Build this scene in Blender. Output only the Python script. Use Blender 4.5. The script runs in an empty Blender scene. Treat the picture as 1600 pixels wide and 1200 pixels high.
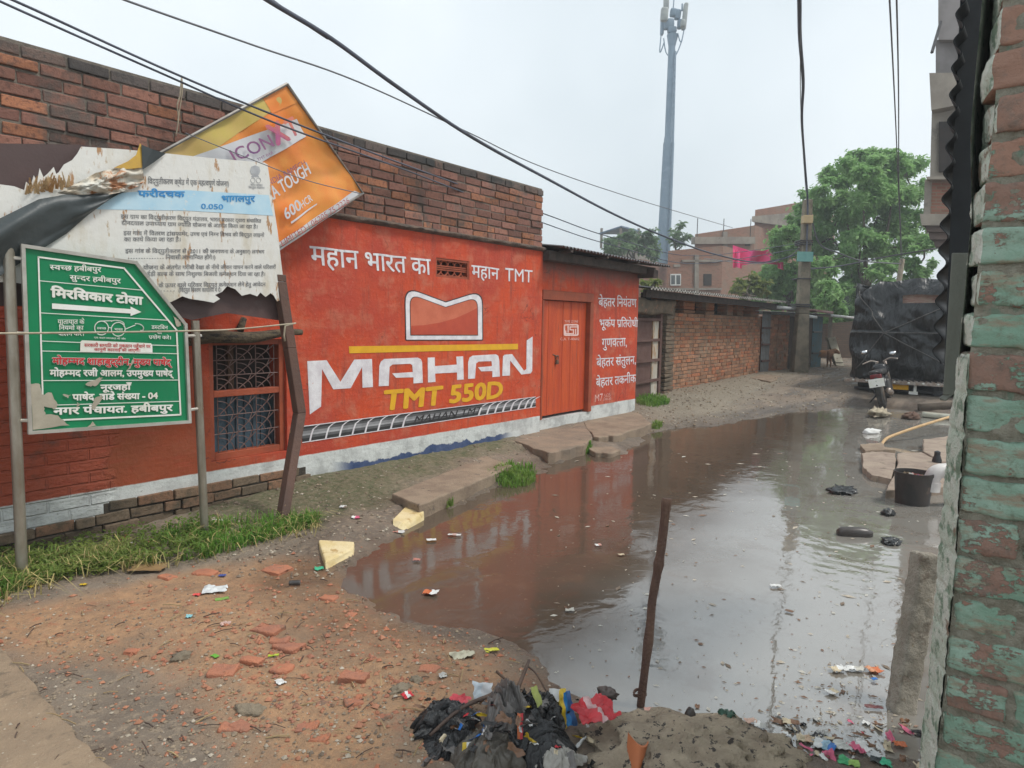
import bpy, bmesh, math, random
import numpy as np
from mathutils import Vector, Matrix, noise as NZ
random.seed(7)
R = math.radians
V = Vector
SC = bpy.context.scene
COL = SC.collection

# ------------------------------------------------------------------ camera
F = 1100.0; HEAD = R(36.9); PITCH = math.atan(97/1100); ROLL = R(.955)
CAM = V((0, 0, 1.5))
fw = V((math.cos(HEAD)*math.cos(PITCH), math.sin(HEAD)*math.cos(PITCH), -math.sin(PITCH)))
r0 = V((math.sin(HEAD), -math.cos(HEAD), 0)); u0 = r0.cross(fw)
ri = math.cos(ROLL)*r0 + math.sin(ROLL)*u0; up = -math.sin(ROLL)*r0 + math.cos(ROLL)*u0
cd = bpy.data.cameras.new('camera'); cam = bpy.data.objects.new('camera', cd); COL.objects.link(cam)
cd.sensor_width = 36; cd.lens = 36*F/1600; cd.clip_start = .05; cd.clip_end = 500
m3 = Matrix((ri, up, -fw)).transposed(); cam.matrix_world = Matrix.Translation(CAM) @ m3.to_4x4()
SC.camera = cam

# ------------------------------------------------------------------ sky and sun
W = bpy.data.worlds.new('World'); SC.world = W; W.use_nodes = True
nt = W.node_tree; nt.nodes.clear()
wo = nt.nodes.new('ShaderNodeOutputWorld'); bg = nt.nodes.new('ShaderNodeBackground')
sk = nt.nodes.new('ShaderNodeTexSky'); sk.sky_type = 'NISHITA'; sk.sun_disc = False
sk.sun_elevation = R(58); sk.sun_rotation = R(150); sk.dust_density = 4; sk.air_density = 1.2
tc = nt.nodes.new('ShaderNodeTexCoord'); cn = nt.nodes.new('ShaderNodeTexNoise')
cn.inputs['Scale'].default_value = 1.6; cn.inputs['Detail'].default_value = 4
cr = nt.nodes.new('ShaderNodeValToRGB')
cr.color_ramp.elements[0].position = .3; cr.color_ramp.elements[0].color = (.55, .62, .66, 1)
cr.color_ramp.elements[1].position = .75; cr.color_ramp.elements[1].color = (.85, .90, .93, 1)
sc_ = nt.nodes.new('ShaderNodeVectorMath'); sc_.operation = 'SCALE'; sc_.inputs['Scale'].default_value = 11.0
mx = nt.nodes.new('ShaderNodeMix'); mx.data_type = 'RGBA'; mx.inputs[0].default_value = .9
L = nt.links.new
L(tc.outputs['Generated'], cn.inputs['Vector']); L(cn.outputs['Fac'], cr.inputs['Fac'])
L(cr.outputs['Color'], sc_.inputs[0]); L(sk.outputs['Color'], mx.inputs[6]); L(sc_.outputs['Vector'], mx.inputs[7])
L(mx.outputs[2], bg.inputs['Color']); bg.inputs['Strength'].default_value = .076; L(bg.outputs[0], wo.inputs[0])
sd = bpy.data.lights.new('sun', 'SUN'); sd.energy = 1.5; sd.angle = R(12); sd.color = (1, .96, .9)
sun = bpy.data.objects.new('sun', sd); COL.objects.link(sun)
_sd = V((math.cos(R(58))*math.sin(R(150)), math.cos(R(58))*math.cos(R(150)), math.sin(R(58))))
sun.rotation_euler = _sd.to_track_quat('Z', 'Y').to_euler(); sun.location = (0, 0, 30)
SC.view_settings.view_transform = 'Standard'; SC.view_settings.look = 'None'
SC.view_settings.exposure = 0.78; SC.view_settings.gamma = 1.0

# ------------------------------------------------------------------ picking points from the survey of the photo
def ray(px, py): return fw + ri*((px-800)/F) + up*((600-py)/F)
def onZ(px, py, z=0.0):
    r = ray(px, py); return CAM + r*((z-1.5)/r.z)
def at(px, py, D): return CAM + ray(px, py)*D
class Plane:
    """upright plane through p0 along heading h (degrees)"""
    def __init__(s, p0, h):
        s.p = V(p0); s.u = V((math.cos(R(h)), math.sin(R(h)), 0)); s.n = V((s.u.y, -s.u.x, 0))
        if s.n.dot(CAM - s.p) < 0: s.n = -s.n
    def pt(s, px, py, off=0.0):
        r = ray(px, py); q = s.p + s.n*off
        return CAM + r*((q-CAM).dot(s.n)/r.dot(s.n))
    def uv(s, px, py):
        q = s.pt(px, py) - s.p; return (q.dot(s.u), q.z)
    def at(s, a, z, off=0.0): return s.p + s.u*a + V((0, 0, z)) + s.n*off

# ------------------------------------------------------------------ materials
MATS = {}
def nd(nt, typ, **kw):
    n = nt.nodes.new(typ)
    for k, v in kw.items():
        if k[0].isupper(): n.inputs[k.replace('_', ' ')].default_value = v
        else: setattr(n, k, v)
    return n
def mixc(nt, fac, a, b, mode='MIX'):
    m = nt.nodes.new('ShaderNodeMix'); m.data_type = 'RGBA'; m.blend_type = mode
    for i, x in ((0, fac), (6, a), (7, b)):
        if isinstance(x, (int, float)): m.inputs[i].default_value = x
        elif isinstance(x, tuple): m.inputs[i].default_value = (*x[:3], 1)
        else: nt.links.new(x, m.inputs[i])
    return m.outputs[2]
def ramp(nt, fac, a, b):
    r = nt.nodes.new('ShaderNodeMapRange'); r.inputs[1].default_value = a; r.inputs[2].default_value = b
    r.interpolation_type = 'SMOOTHSTEP'; nt.links.new(fac, r.inputs[0]); return r.outputs[0]
def noise(nt, co, scale, detail=5, rough=.6, dist=0.0):
    n = nd(nt, 'ShaderNodeTexNoise', Scale=scale, Detail=detail, Roughness=rough, Distortion=dist)
    nt.links.new(co, n.inputs['Vector']); return n.outputs['Fac']
def mathn(nt, op, a, b=0.0):
    n = nt.nodes.new('ShaderNodeMath'); n.operation = op
    for i, x in ((0, a), (1, b)):
        if isinstance(x, (int, float)): n.inputs[i].default_value = x
        else: nt.links.new(x, n.inputs[i])
    return n.outputs[0]
def stretch(nt, co, s):
    n = nt.nodes.new('ShaderNodeVectorMath'); n.operation = 'MULTIPLY'; nt.links.new(co, n.inputs[0]); n.inputs[1].default_value = s
    return n.outputs[0]
def bumpn(nt, bs, h, strength, dist=.02):
    b = nd(nt, 'ShaderNodeBump', Strength=strength, Distance=dist); nt.links.new(h, b.inputs['Height'])
    nt.links.new(b.outputs[0], bs.inputs['Normal']); return b
def base(name):
    m = bpy.data.materials.new(name); m.use_nodes = True; t = m.node_tree
    return m, t, t.nodes['Principled BSDF']
def mat(name, c1, c2=None, scale=4, rough=.8, bump=0.0, bscale=40, metal=0.0, spots=None, island=0.0, str_=None, spec=.5, lo=.35, hi=.65, trans=0.0):
    if name in MATS: return MATS[name]
    m, t, bs = base(name)
    g = nd(t, 'ShaderNodeNewGeometry'); co = g.outputs['Position']
    if str_: co = stretch(t, co, str_)
    if c2 is None: c2 = tuple(x*.7 for x in c1)
    f = ramp(t, noise(t, co, scale), lo, hi); c = mixc(t, f, c1, c2)
    for (sc, ss, a, b) in (spots or []):
        c = mixc(t, ramp(t, noise(t, co, ss, 6, .65), a, b), c, sc)
    if island:
        h = nd(t, 'ShaderNodeHueSaturation'); t.links.new(c, h.inputs['Color'])
        r = nt_map(t, g.outputs['Random Per Island'], 1-island, 1+island); t.links.new(r, h.inputs['Value'])
        r2 = nt_map(t, mathn(t, 'FRACT', mathn(t, 'MULTIPLY', g.outputs['Random Per Island'], 17.3)), .5-island*.03, .5+island*.03)
        t.links.new(r2, h.inputs['Hue']); c = h.outputs[0]
    t.links.new(c, bs.inputs['Base Color'])
    bs.inputs['Metallic'].default_value = metal; bs.inputs['Specular IOR Level'].default_value = spec
    rr = nt_map(t, noise(t, g.outputs['Position'], scale*2.3), max(.02, rough-.12), min(1, rough+.12)); t.links.new(rr, bs.inputs['Roughness'])
    if bump: bumpn(t, bs, noise(t, g.outputs['Position'], bscale, 6, .65), bump)
    if trans: bs.inputs['Transmission Weight'].default_value = trans
    MATS[name] = m; return m
def nt_map(t, fac, a, b):
    r = t.nodes.new('ShaderNodeMapRange'); r.inputs[3].default_value = a; r.inputs[4].default_value = b
    t.links.new(fac, r.inputs[0]); return r.outputs[0]

# ------------------------------------------------------------------ scene tree helpers
ROOT = {}
def tag(o, label=None, cat=None, group=None, kind=None):
    for k, v in (('label', label), ('category', cat), ('group', group), ('kind', kind)):
        if v: o[k] = v
    return o
def thing(name, label, cat, loc, group=None):
    o = bpy.data.objects.new(name, None); COL.objects.link(o); o.location = loc; o.empty_display_size = .1
    ROOT[o] = V(loc); return tag(o, label, cat, group)
class MB:
    def __init__(s): s.v = []; s.f = []; s.mi = []; s.cols = None
    def add(s, vs, fs, mi=0):
        k = len(s.v); s.v += [tuple(v) for v in vs]; s.f += [tuple(i+k for i in f) for f in fs]; s.mi += [mi]*len(fs); return k
    def hexa(s, p, mi=0):  # p: 4 bottom ccw, 4 top
        s.add(p, [(3, 2, 1, 0), (4, 5, 6, 7), (0, 1, 5, 4), (1, 2, 6, 5), (2, 3, 7, 6), (3, 0, 4, 7)], mi)
    def box(s, c, d, M=None, mi=0, jit=0.0):
        c = V(c); h = V(d)/2; p = []
        for z in (-1, 1):
            for x, y in ((-1, -1), (1, -1), (1, 1), (-1, 1)):
                q = V((x*h.x, y*h.y, z*h.z))
                if jit: q += V([random.uniform(-jit, jit) for _ in range(3)])
                p.append(c + (M @ q if M else q))
        s.hexa(p, mi)
    def tube(s, pts, r, n=8, mi=0, cap=True):
        pts = [V(p) for p in pts]; m = len(pts); rs = r if isinstance(r, (list, tuple)) else [r]*m
        k = len(s.v); prev = None
        for i, p in enumerate(pts):
            d = (pts[min(i+1, m-1)] - pts[max(i-1, 0)]).normalized()
            if prev is None: a = d.orthogonal().normalized()
            else:
                a = prev - d*prev.dot(d)
                a = a.normalized() if a.length > 1e-6 else d.orthogonal().normalized()
            prev = a; b = d.cross(a)
            for j in range(n):
                t = 2*math.pi*j/n; s.v.append(tuple(p + (a*math.cos(t) + b*math.sin(t))*rs[i]))
        for i in range(m-1):
            for j in range(n):
                a, b = k+i*n+j, k+i*n+(j+1) % n; s.f.append((a, b, b+n, a+n)); s.mi.append(mi)
        if cap:
            s.f.append(tuple(k+j for j in reversed(range(n)))); s.f.append(tuple(k+(m-1)*n+j for j in range(n))); s.mi += [mi, mi]
    def prism(s, poly, off, mi=0):  # poly 3D list, extruded by off
        poly = [V(p) for p in poly]; off = V(off); n = len(poly)
        k = len(s.v); s.v += [tuple(p) for p in poly] + [tuple(p+off) for p in poly]
        s.f.append(tuple(k+i for i in range(n))); s.f.append(tuple(k+n+i for i in reversed(range(n)))); s.mi += [mi, mi]
        for i in range(n):
            j = (i+1) % n; s.f.append((k+i, k+n+i, k+n+j, k+j)); s.mi.append(mi)
    def flat(s, poly, mi=0):
        k = len(s.v); s.v += [tuple(p) for p in poly]; s.f.append(tuple(range(k, k+len(poly)))); s.mi.append(mi)
    def lathe(s, c, prof, n=24, M=None, mi=0, cap=True):
        c = V(c); k = len(s.v); m = len(prof)
        for (r, z) in prof:
            for j in range(n):
                t = 2*math.pi*j/n; q = V((r*math.cos(t), r*math.sin(t), z)); s.v.append(tuple(c + (M @ q if M else q)))
        for i in range(m-1):
            for j in range(n):
                a, b = k+i*n+j, k+i*n+(j+1) % n; s.f.append((a, b, b+n, a+n)); s.mi.append(mi)
        if cap:
            s.f.append(tuple(k+j for j in reversed(range(n)))); s.f.append(tuple(k+(m-1)*n+j for j in range(n))); s.mi += [mi, mi]
    def grid(s, fn, nu, nv, mi=0):
        k = len(s.v)
        for i in range(nu+1):
            for j in range(nv+1): s.v.append(tuple(fn(i/nu, j/nv)))
        for i in range(nu):
            for j in range(nv):
                a = k+i*(nv+1)+j; s.f.append((a, a+nv+1, a+nv+2, a+1)); s.mi.append(mi)
    def blob(s, c, r, amp=.15, fr=2.0, nu=14, nv=10, seed=0, M=None, mi=0, flat=None, ridge=False):
        c = V(c); r = V(r); k = len(s.v)
        for i in range(nv+1):
            th = math.pi*i/nv
            for j in range(nu):
                ph = 2*math.pi*j/nu
                d = V((math.sin(th)*math.cos(ph), math.sin(th)*math.sin(ph), math.cos(th)))
                nn = NZ.fractal(d*fr + V((seed*7.1, seed*3.3, seed)), .6, 2.0, 4)
                if ridge: nn = .5-abs(nn)*2
                q = V((d.x*r.x, d.y*r.y, d.z*r.z))*(1+amp*nn)
                if flat is not None and q.z < flat: q.z = flat + (q.z-flat)*.1
                s.v.append(tuple(c + (M @ q if M else q)))
        for i in range(nv):
            for j in range(nu):
                a, b = k+i*nu+j, k+i*nu+(j+1) % nu; s.f.append((a, a+nu, b+nu, b)); s.mi.append(mi)
    def rbox(s, c, d, r, M=None, seg=4, amp=0.0, fr=8.0, seed=0, mi=0, fn=None, mf=None):
        """rounded, subdivided box with noise"""
        c = V(c); h = V(d)/2; ax = []
        segs = seg if isinstance(seg, (tuple, list)) else (seg,)*3
        for i in range(3):
            hh = h[i]; rr = min(r, hh*.95); inner = [-(hh-rr) + 2*(hh-rr)*t/segs[i] for t in range(segs[i]+1)]
            ax.append([-hh, -hh+rr*.4] + inner + [hh-rr*.4, hh])
        idx = {}; 
        def vert(p):
            key = tuple(round(x, 6) for x in p)
            if key in idx: return idx[key]
            q = V([max(-h[i]+r, min(h[i]-r, p[i])) if h[i] > r else 0 for i in range(3)]); e = V(p)-q
            if e.length > 1e-9: e = e.normalized()*min(r, e.length*1.0) if False else e.normalized()*r
            w = q+e
            if amp:
                nv = NZ.fractal(w*fr + V((seed*5.7, seed*1.9, seed*.7)), .6, 2, 4); w += e.normalized()*amp*nv if e.length > 0 else V((0, 0, 0))
            if fn: w = fn(w)
            s.v.append(tuple(c + (M @ w if M else w))); idx[key] = len(s.v)-1; return idx[key]
        for a in range(3):
            b, e = (a+1) % 3, (a+2) % 3
            for sg in (-1, 1):
                for i in range(len(ax[b])-1):
                    for j in range(len(ax[e])-1):
                        q = []
                        for (ii, jj) in ((i, j), (i+1, j), (i+1, j+1), (i, j+1)):
                            p = [0, 0, 0]; p[a] = sg*h[a]; p[b] = ax[b][ii]; p[e] = ax[e][jj]; q.append(vert(p))
                        s.f.append(tuple(q if sg > 0 else reversed(q))); s.mi.append((mf or {}).get((a, sg), mi))
    def build(s, name, mats, parent=None, loc=None, smooth=False, bevel=0.0, weld=False, label=None, sharp=None):
        o0 = ROOT.get(parent, V((0, 0, 0))) if parent else V(loc or (0, 0, 0))
        me = bpy.data.meshes.new(name)
        me.from_pydata([(v[0]-o0.x, v[1]-o0.y, v[2]-o0.z) for v in s.v], [], s.f)
        for m in (mats if isinstance(mats, (list, tuple)) else [mats]): me.materials.append(m)
        me.polygons.foreach_set('material_index', s.mi)
        if smooth: me.polygons.foreach_set('use_smooth', [True]*len(me.polygons))
        if weld:
            bm = bmesh.new(); bm.from_mesh(me); bmesh.ops.remove_doubles(bm, verts=bm.verts, dist=1e-5); bm.to_mesh(me); bm.free()
        if sharp and smooth: me.set_sharp_from_angle(angle=R(sharp))
        me.update()
        o = bpy.data.objects.new(name, me); COL.objects.link(o)
        if parent: o.parent = parent
        else: o.location = o0
        ROOT[o] = o0
        if bevel:
            b = o.modifiers.new('bevel', 'BEVEL'); b.width = bevel; b.segments = 2; b.limit_method = 'ANGLE'
        if label: o['label'] = label
        return o
def rotz(a): return Matrix.Rotation(a, 3, 'Z')
def catmull(pts, n=8):
    pts = [V(p) for p in pts]; out = []
    for i in range(len(pts)-1):
        a, b, c, d = pts[max(i-1, 0)], pts[i], pts[i+1], pts[min(i+2, len(pts)-1)]
        for k in range(n):
            t = k/n; out.append(.5*((2*b) + (c-a)*t + (2*a-5*b+4*c-d)*t*t + (3*b-a-3*c+d)*t**3))
    out.append(pts[-1]); return out

# ------------------------------------------------------------------ lettering: glyph outlines, laid out by hand for Devanagari
_GC = {}
def _raw(ch, bold):
    c = bpy.data.curves.new('g', 'FONT'); c.body = ch; c.resolution_u = 3; c.offset = bold
    o = bpy.data.objects.new('g', c); COL.objects.link(o); bpy.context.view_layer.update()
    me = bpy.data.meshes.new_from_object(o.evaluated_get(bpy.context.evaluated_depsgraph_get()))
    vs = [(v.co.x, v.co.y) for v in me.vertices]; fs = [tuple(p.vertices) for p in me.polygons]
    bpy.data.objects.remove(o); bpy.data.curves.remove(c); bpy.data.meshes.remove(me); return vs, fs
def glyph(ch, bold=0.0):
    k = (ch, bold)
    if k not in _GC:
        if ch == ' ': _GC[k] = ([], [], .27)
        else:
            vs, fs = _raw(ch, bold); ref = max(x for x, y in _raw('\u0915', 0)[0])
            adv = max(x for x, y in _raw(ch+'\u0915', 0)[0]) - ref
            _GC[k] = (vs, fs, adv)
    return _GC[k]
def half(ch, bold):
    k = ('half'+ch, bold)
    if k not in _GC:
        vs, fs, adv = glyph(ch, bold); cut = adv-.17
        bm = bmesh.new(); bv = [bm.verts.new((x, y, 0)) for x, y in vs]
        for f in fs:
            try: bm.faces.new([bv[i] for i in f])
            except ValueError: pass
        bmesh.ops.bisect_plane(bm, geom=bm.verts[:]+bm.edges[:]+bm.faces[:], plane_co=(cut, 0, 0), plane_no=(1, 0, 0), clear_outer=True)
        bm.verts.index_update(); _GC[k] = ([(v.co.x, v.co.y) for v in bm.verts], [tuple(v.index for v in f.verts) for f in bm.faces], cut); bm.free()
    return _GC[k]
STEM = set('खगघचजझञणतथधनपफबभमयलवशषस')
def isC(c): return '\u0915' <= c <= '\u0939'
def layout(s, bold=0.0):
    vs, fs = [], []; x = 0.0; i = 0
    def put(g, dx=0.0, dy=0.0):
        nonlocal x
        k = len(vs); vs.extend([(a+x+dx, b+dy) for a, b in g[0]]); fs.extend([tuple(j+k for j in f) for f in g[1]]); return g[2]
    def stroke(a, b, w=.075):
        d = V((b[0]-a[0], b[1]-a[1])); n = V((-d.y, d.x)).normalized()*(w/2+bold); k = len(vs)
        for p, sg in ((a, 1), (a, -1), (b, -1), (b, 1)): vs.append((x+p[0]+n.x*sg, p[1]+n.y*sg))
        fs.append((k, k+1, k+2, k+3))
    while i < len(s):
        c = s[i]
        if not isC(c):
            x += put(glyph(c, bold)); i += 1; continue
        cons = [c]; i += 1
        while i+1 < len(s) and s[i] == '\u094d' and isC(s[i+1]): cons.append(s[i+1]); i += 2
        fin = ''
        while i < len(s) and ('\u093e' <= s[i] <= '\u094d' or s[i] in '\u0901\u0902\u0903\u093c'): fin += s[i]; i += 1
        reph = len(cons) > 1 and cons[0] == 'र'
        if reph: cons = cons[1:]
        rak = len(cons) > 1 and cons[-1] == 'र'
        if rak: cons = cons[:-1]
        if 'ि' in fin: x += put(glyph('ि', bold)); fin = fin.replace('ि', '')
        for c2 in cons[:-1]:
            if c2 in STEM: x += put(half(c2, bold))
            else: put(glyph('\u094d', bold), glyph(c2, bold)[2]); x += put(glyph(c2, bold))
        g = glyph(cons[-1], bold); w = put(g)
        if rak: stroke((w-.13, .16), (w-.36, -.01))
        x += w
        for m in fin: x += put(glyph(m, bold))
        if reph: put(glyph('े', bold), .06)
    return vs, fs, x
def put_text(mb, s, pl, Lp, Rp, Hp, bold=0.0, off=.003, mi=0, cap=.622, shear=0.0, fixh=None):
    """baseline from pixel Lp to Rp on plane pl; Hp is the pixel of the cap line above Lp"""
    vs, fs, w = layout(s, min(bold, 0.0))
    a, b, h = pl.pt(*Lp, off), pl.pt(*Rp, off), pl.pt(*Hp, off)
    ex = (b-a)/w; ey = (h-a)/cap; k = bold
    if pl in (globals().get('PW'), globals().get('PD')):
        sd_ = len(s)*3.1; vs = [(x+.022*NZ.noise(V((x*2.1, y*2.1, sd_)))+.008*NZ.noise(V((x*7, y*7, sd_))), y+.026*NZ.noise(V((x*1.9, y*1.9, sd_+9)))+.008*NZ.noise(V((x*7, y*7, sd_+5)))) for x, y in vs]
    sh = [(0, 0)] if bold <= .003 else [(k, k*.5), (-k, -k*.5), (k, -k*.5), (-k, k*.5)] if bold < .022 else [(0, 0), (k, k*.6), (-k, -k*.6), (k, -k*.6), (-k, k*.6), (0, k), (0, -k)]
    for i, (dx, dy) in enumerate(sh):
        o = (pl.n if hasattr(pl, 'n') else V())*(.00022*i)
        mb.add([a + o + ex*(x+dx+shear*y) + ey*(y+dy) for x, y in vs], fs, mi)
def px_poly(pl, pts, off=.003): return [pl.pt(x, y, off) for x, y in pts]

# ================================================================== GROUND AND WATER
PUD = [onZ(*p) for p in [(526,888),(585,850),(652,810),(720,785),(790,760),(835,750),(870,724),(915,710),(965,707),(1000,690),(1020,673),(1080,668),(1140,661),(1200,650),(1250,642),(1330,634),(1400,640),(1480,650),(1600,690),(1700,900),(1640,1200),(1440,1198),(1330,1172),(1230,1152),(1130,1138),(1060,1128),(960,1118),(890,1088),(845,1052),(818,1018),(760,1002),(690,985),(622,980),(568,955),(532,920)]]
def sdist(X, Y, poly):
    n = len(poly); d = np.full(X.shape, 1e9); ins = np.zeros(X.shape, bool)
    for i in range(n):
        a, b = poly[i], poly[(i+1) % n]; ex, ey = b[0]-a[0], b[1]-a[1]
        wx, wy = X-a[0], Y-a[1]; t = np.clip((wx*ex+wy*ey)/(ex*ex+ey*ey+1e-12), 0, 1)
        d = np.minimum(d, np.hypot(wx-ex*t, wy-ey*t))
        c = ((a[1] > Y) != (b[1] > Y)) & (X < (b[0]-a[0])*(Y-a[1])/((b[1]-a[1]) or 1e-12)+a[0]); ins ^= c
    return np.where(ins, -d, d)
def pz(pts): return [onZ(*p, .03) for p in pts]
Z_RED = pz([(-150,985),(60,945),(250,905),(420,875),(520,878),(575,915),(660,985),(800,1020),(850,1075),(760,1090),(660,1130),(620,1320),(330,1320),(395,1160),(345,1055),(190,1003),(60,1035)])
Z_MOSS = pz([(300,800),(480,738),(640,702),(815,684),(800,712),(757,718),(640,765),(600,800),(490,822),(380,835)])
Z_GRAV = pz([(985,640),(1030,622),(1190,592),(1260,585),(1200,622),(1140,650),(1020,668)])
def nfield(X, Y, s, oc=4, off=0.0):
    return np.array([NZ.fractal(V((x*s+off, y*s-off, off)), .8, 2.0, oc) for x, y in zip(X.ravel(), Y.ravel())]).reshape(X.shape)
def hbase(X, Y, D):
    left = np.clip((Y-2.2)/2.4, 0, 1)
    bank = .03 + .10*np.clip((X-2.2)/1.6, 0, 1)*left + .02*(1-left)
    far = np.clip((X-9)/12, 0, 1)*.13
    h = np.where(D > 0, (bank+far)*(1-np.exp(-np.maximum(D, 0)/.42)) + .004, np.maximum(D*.12, -.16))
    return h
def hz(x, y):
    i = min(max(int(np.searchsorted(xs, x))-1, 0), len(xs)-2); j = min(max(int(np.searchsorted(ys, y))-1, 0), len(ys)-2)
    u = min(max((x-xs[i])/(xs[i+1]-xs[i]), 0), 1); v = min(max((y-ys[j])/(ys[j+1]-ys[j]), 0), 1)
    return float(GH[i, j]*(1-u)*(1-v)+GH[i+1, j]*u*(1-v)+GH[i+1, j+1]*u*v+GH[i, j+1]*(1-u)*v)
def gnd(px, py, dz=0.0):
    """point where the ray of a surveyed pixel meets the ground"""
    z = .03
    for _ in range(4): p = onZ(px, py, z); z = max(hz(p.x, p.y), 0.0)
    p.z = z+dz; return p
xs = np.concatenate([np.linspace(-3, .6, 14)[:-1], np.arange(.6, 5, .024), np.arange(5, 10, .055), np.arange(10, 26, .16), np.geomspace(26, 255, 26)])
ys = np.concatenate([-np.geomspace(120, 1.6, 22), np.arange(-1.5, 0, .08), np.arange(0, 5.3, .026), np.arange(5.4, 9, .15), np.geomspace(9.2, 160, 22)])
GX, GY = np.meshgrid(xs, ys, indexing='ij')
GD = sdist(GX, GY, PUD)
n1 = nfield(GX, GY, 1.3); n2 = nfield(GX, GY, 7.0, 5, 3.3)
GD2 = GD + n1*.16 + n2*.035
GH = hbase(GX, GY, GD2) + np.where(GD2 > 0, (n1*.022+n2*.012)*np.clip(GD2/.5, .12, 1), 0)
GH = np.where(GD2 > .02, np.maximum(GH, .003), GH)
GH = np.where((GX > 28), GH*1.0, GH)
def zone(poly, w, k=.2): return np.clip(.5-(sdist(GX, GY, poly)+n1*k+n2*.06)/w, 0, 1)
zr, zm, zg = zone(Z_RED, .22), zone(Z_MOSS, .3), zone(Z_GRAV, .6)
wet = np.clip(1-(GD2+n1*.25)/.55, 0, 1)
nu, nv = GX.shape
me = bpy.data.meshes.new('ground')
idx = np.arange(nu*nv).reshape(nu, nv)
fa = np.stack([idx[:-1, :-1], idx[1:, :-1], idx[1:, 1:], idx[:-1, 1:]], -1).reshape(-1, 4)
me.from_pydata(np.stack([GX, GY, GH], -1).reshape(-1, 3).tolist(), [], fa.tolist())
ca = me.color_attributes.new('zone', 'FLOAT_COLOR', 'POINT')
ca.data.foreach_set('color', np.stack([zr, zm, zg, wet], -1).reshape(-1).astype(np.float32))
me.polygons.foreach_set('use_smooth', [True]*len(me.polygons))
m, t, bs = base('earth')
g = nd(t, 'ShaderNodeNewGeometry'); P = g.outputs['Position']
at_ = nd(t, 'ShaderNodeAttribute', attribute_name='zone'); sp = nd(t, 'ShaderNodeSeparateColor'); t.links.new(at_.outputs['Color'], sp.inputs[0])
nA = noise(t, P, 3, 6); nB = noise(t, P, 22, 6, .7); nC = noise(t, P, 90, 4, .7)
c = mixc(t, ramp(t, nA, .3, .7), (.255, .205, .155), (.175, .14, .108))
c = mixc(t, ramp(t, nB, .5, .62), c, (.30, .235, .17))
red = mixc(t, ramp(t, nB, .35, .65), (.45, .265, .145), (.32, .20, .118))
red = mixc(t, ramp(t, noise(t, P, 9, 5, .7), .55, .68), red, (.44, .20, .105))
sx_ = nd(t, 'ShaderNodeSeparateXYZ'); t.links.new(P, sx_.inputs[0]); trk = noise(t, stretch(t, P, (.35, 1.6, 1)), 2.2, 6, .65)
road = mixc(t, ramp(t, trk, .38, .62), (.23, .18, .135), (.125, .10, .08)); far_ = ramp(t, sx_.outputs[0], 8.5, 12); c = mixc(t, far_, c, road)
damp = mathn(t, 'MULTIPLY', ramp(t, trk, .5, .64), far_)
c = mixc(t, sp.outputs[0], c, red); c = mixc(t, mathn(t, 'MULTIPLY', ramp(t, noise(t, P, 1.7, 5, .6), .5, .68), .4), c, (.17, .12, .085))
moss = mixc(t, ramp(t, nB, .35, .65), (.085, .095, .042), (.19, .16, .10))
c = mixc(t, sp.outputs[1], c, moss)
grav = mixc(t, ramp(t, nC, .4, .6), (.34, .29, .22), (.16, .135, .10))
c = mixc(t, sp.outputs[2], c, grav)
c = mixc(t, ramp(t, nC, .66, .72), c, (.5, .44, .36))
wetc = mixc(t, 1.0, c, (.5, .47, .45), 'MULTIPLY'); c = mixc(t, mathn(t, 'MULTIPLY', at_.outputs['Alpha'], .85), c, wetc)
t.links.new(c, bs.inputs['Base Color'])
t.links.new(nt_map(t, mathn(t, 'MAXIMUM', at_.outputs['Alpha'], damp), .9, .30), bs.inputs['Roughness'])
hh = mathn(t, 'ADD', mathn(t, 'MULTIPLY', nB, 1.0), mathn(t, 'MULTIPLY', nC, .45))
bumpn(t, bs, hh, .75, .03)
me.materials.append(m); M_EARTH = m
go = bpy.data.objects.new('ground', me); COL.objects.link(go); go['kind'] = 'structure'

m, t, bs = base('puddle_water')
g = nd(t, 'ShaderNodeNewGeometry'); P = g.outputs['Position']
s = nd(t, 'ShaderNodeSeparateXYZ'); t.links.new(P, s.inputs[0]); big = noise(t, P, .8, 4)
sky_to_silt = ramp(t, mathn(t, 'ADD', mathn(t, 'SUBTRACT', s.outputs[1], mathn(t, 'MULTIPLY', s.outputs[0], .12)), mathn(t, 'MULTIPLY', big, 1.2)), 1.1, 2.3)
c = mixc(t, sky_to_silt, (.225, .21, .185), (.09, .066, .048)); c = mixc(t, mathn(t, 'MULTIPLY', ramp(t, noise(t, P, 3, 5, .65), .5, .7), .5), c, (.13, .09, .06))  # pale side has sky reflection put into the colour; brown side is murk
t.links.new(nt_map(t, mathn(t, 'MULTIPLY', sky_to_silt, noise(t, P, 1.7, 4, .6)), .015, .13), bs.inputs['Roughness'])
c = mixc(t, ramp(t, noise(t, P, 30, 5, .7), .62, .68), c, (.17, .14, .10))
t.links.new(c, bs.inputs['Base Color']); t.links.new(nt_map(t, sky_to_silt, 3.1, 1.4), bs.inputs['IOR'])
w1 = noise(t, stretch(t, P, (1, 1.4, 1)), 3.4, 2, .5, .8); w2 = noise(t, P, 14, 3, .55, .8)
amp = nd(t, 'ShaderNodeVectorMath', operation='DISTANCE'); t.links.new(P, amp.inputs[0]); amp.inputs[1].default_value = (5.2, .9, 0)
wv = nd(t, 'ShaderNodeTexWave', wave_type='RINGS', rings_direction='SPHERICAL', Scale=2.6, Distortion=3.5, Detail=2.0)
sub = nd(t, 'ShaderNodeVectorMath', operation='SUBTRACT'); t.links.new(P, sub.inputs[0]); sub.inputs[1].default_value = (6.0, .9, 0); t.links.new(sub.outputs[0], wv.inputs['Vector'])
near = ramp(t, amp.outputs['Value'], 2.3, .4)
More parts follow.
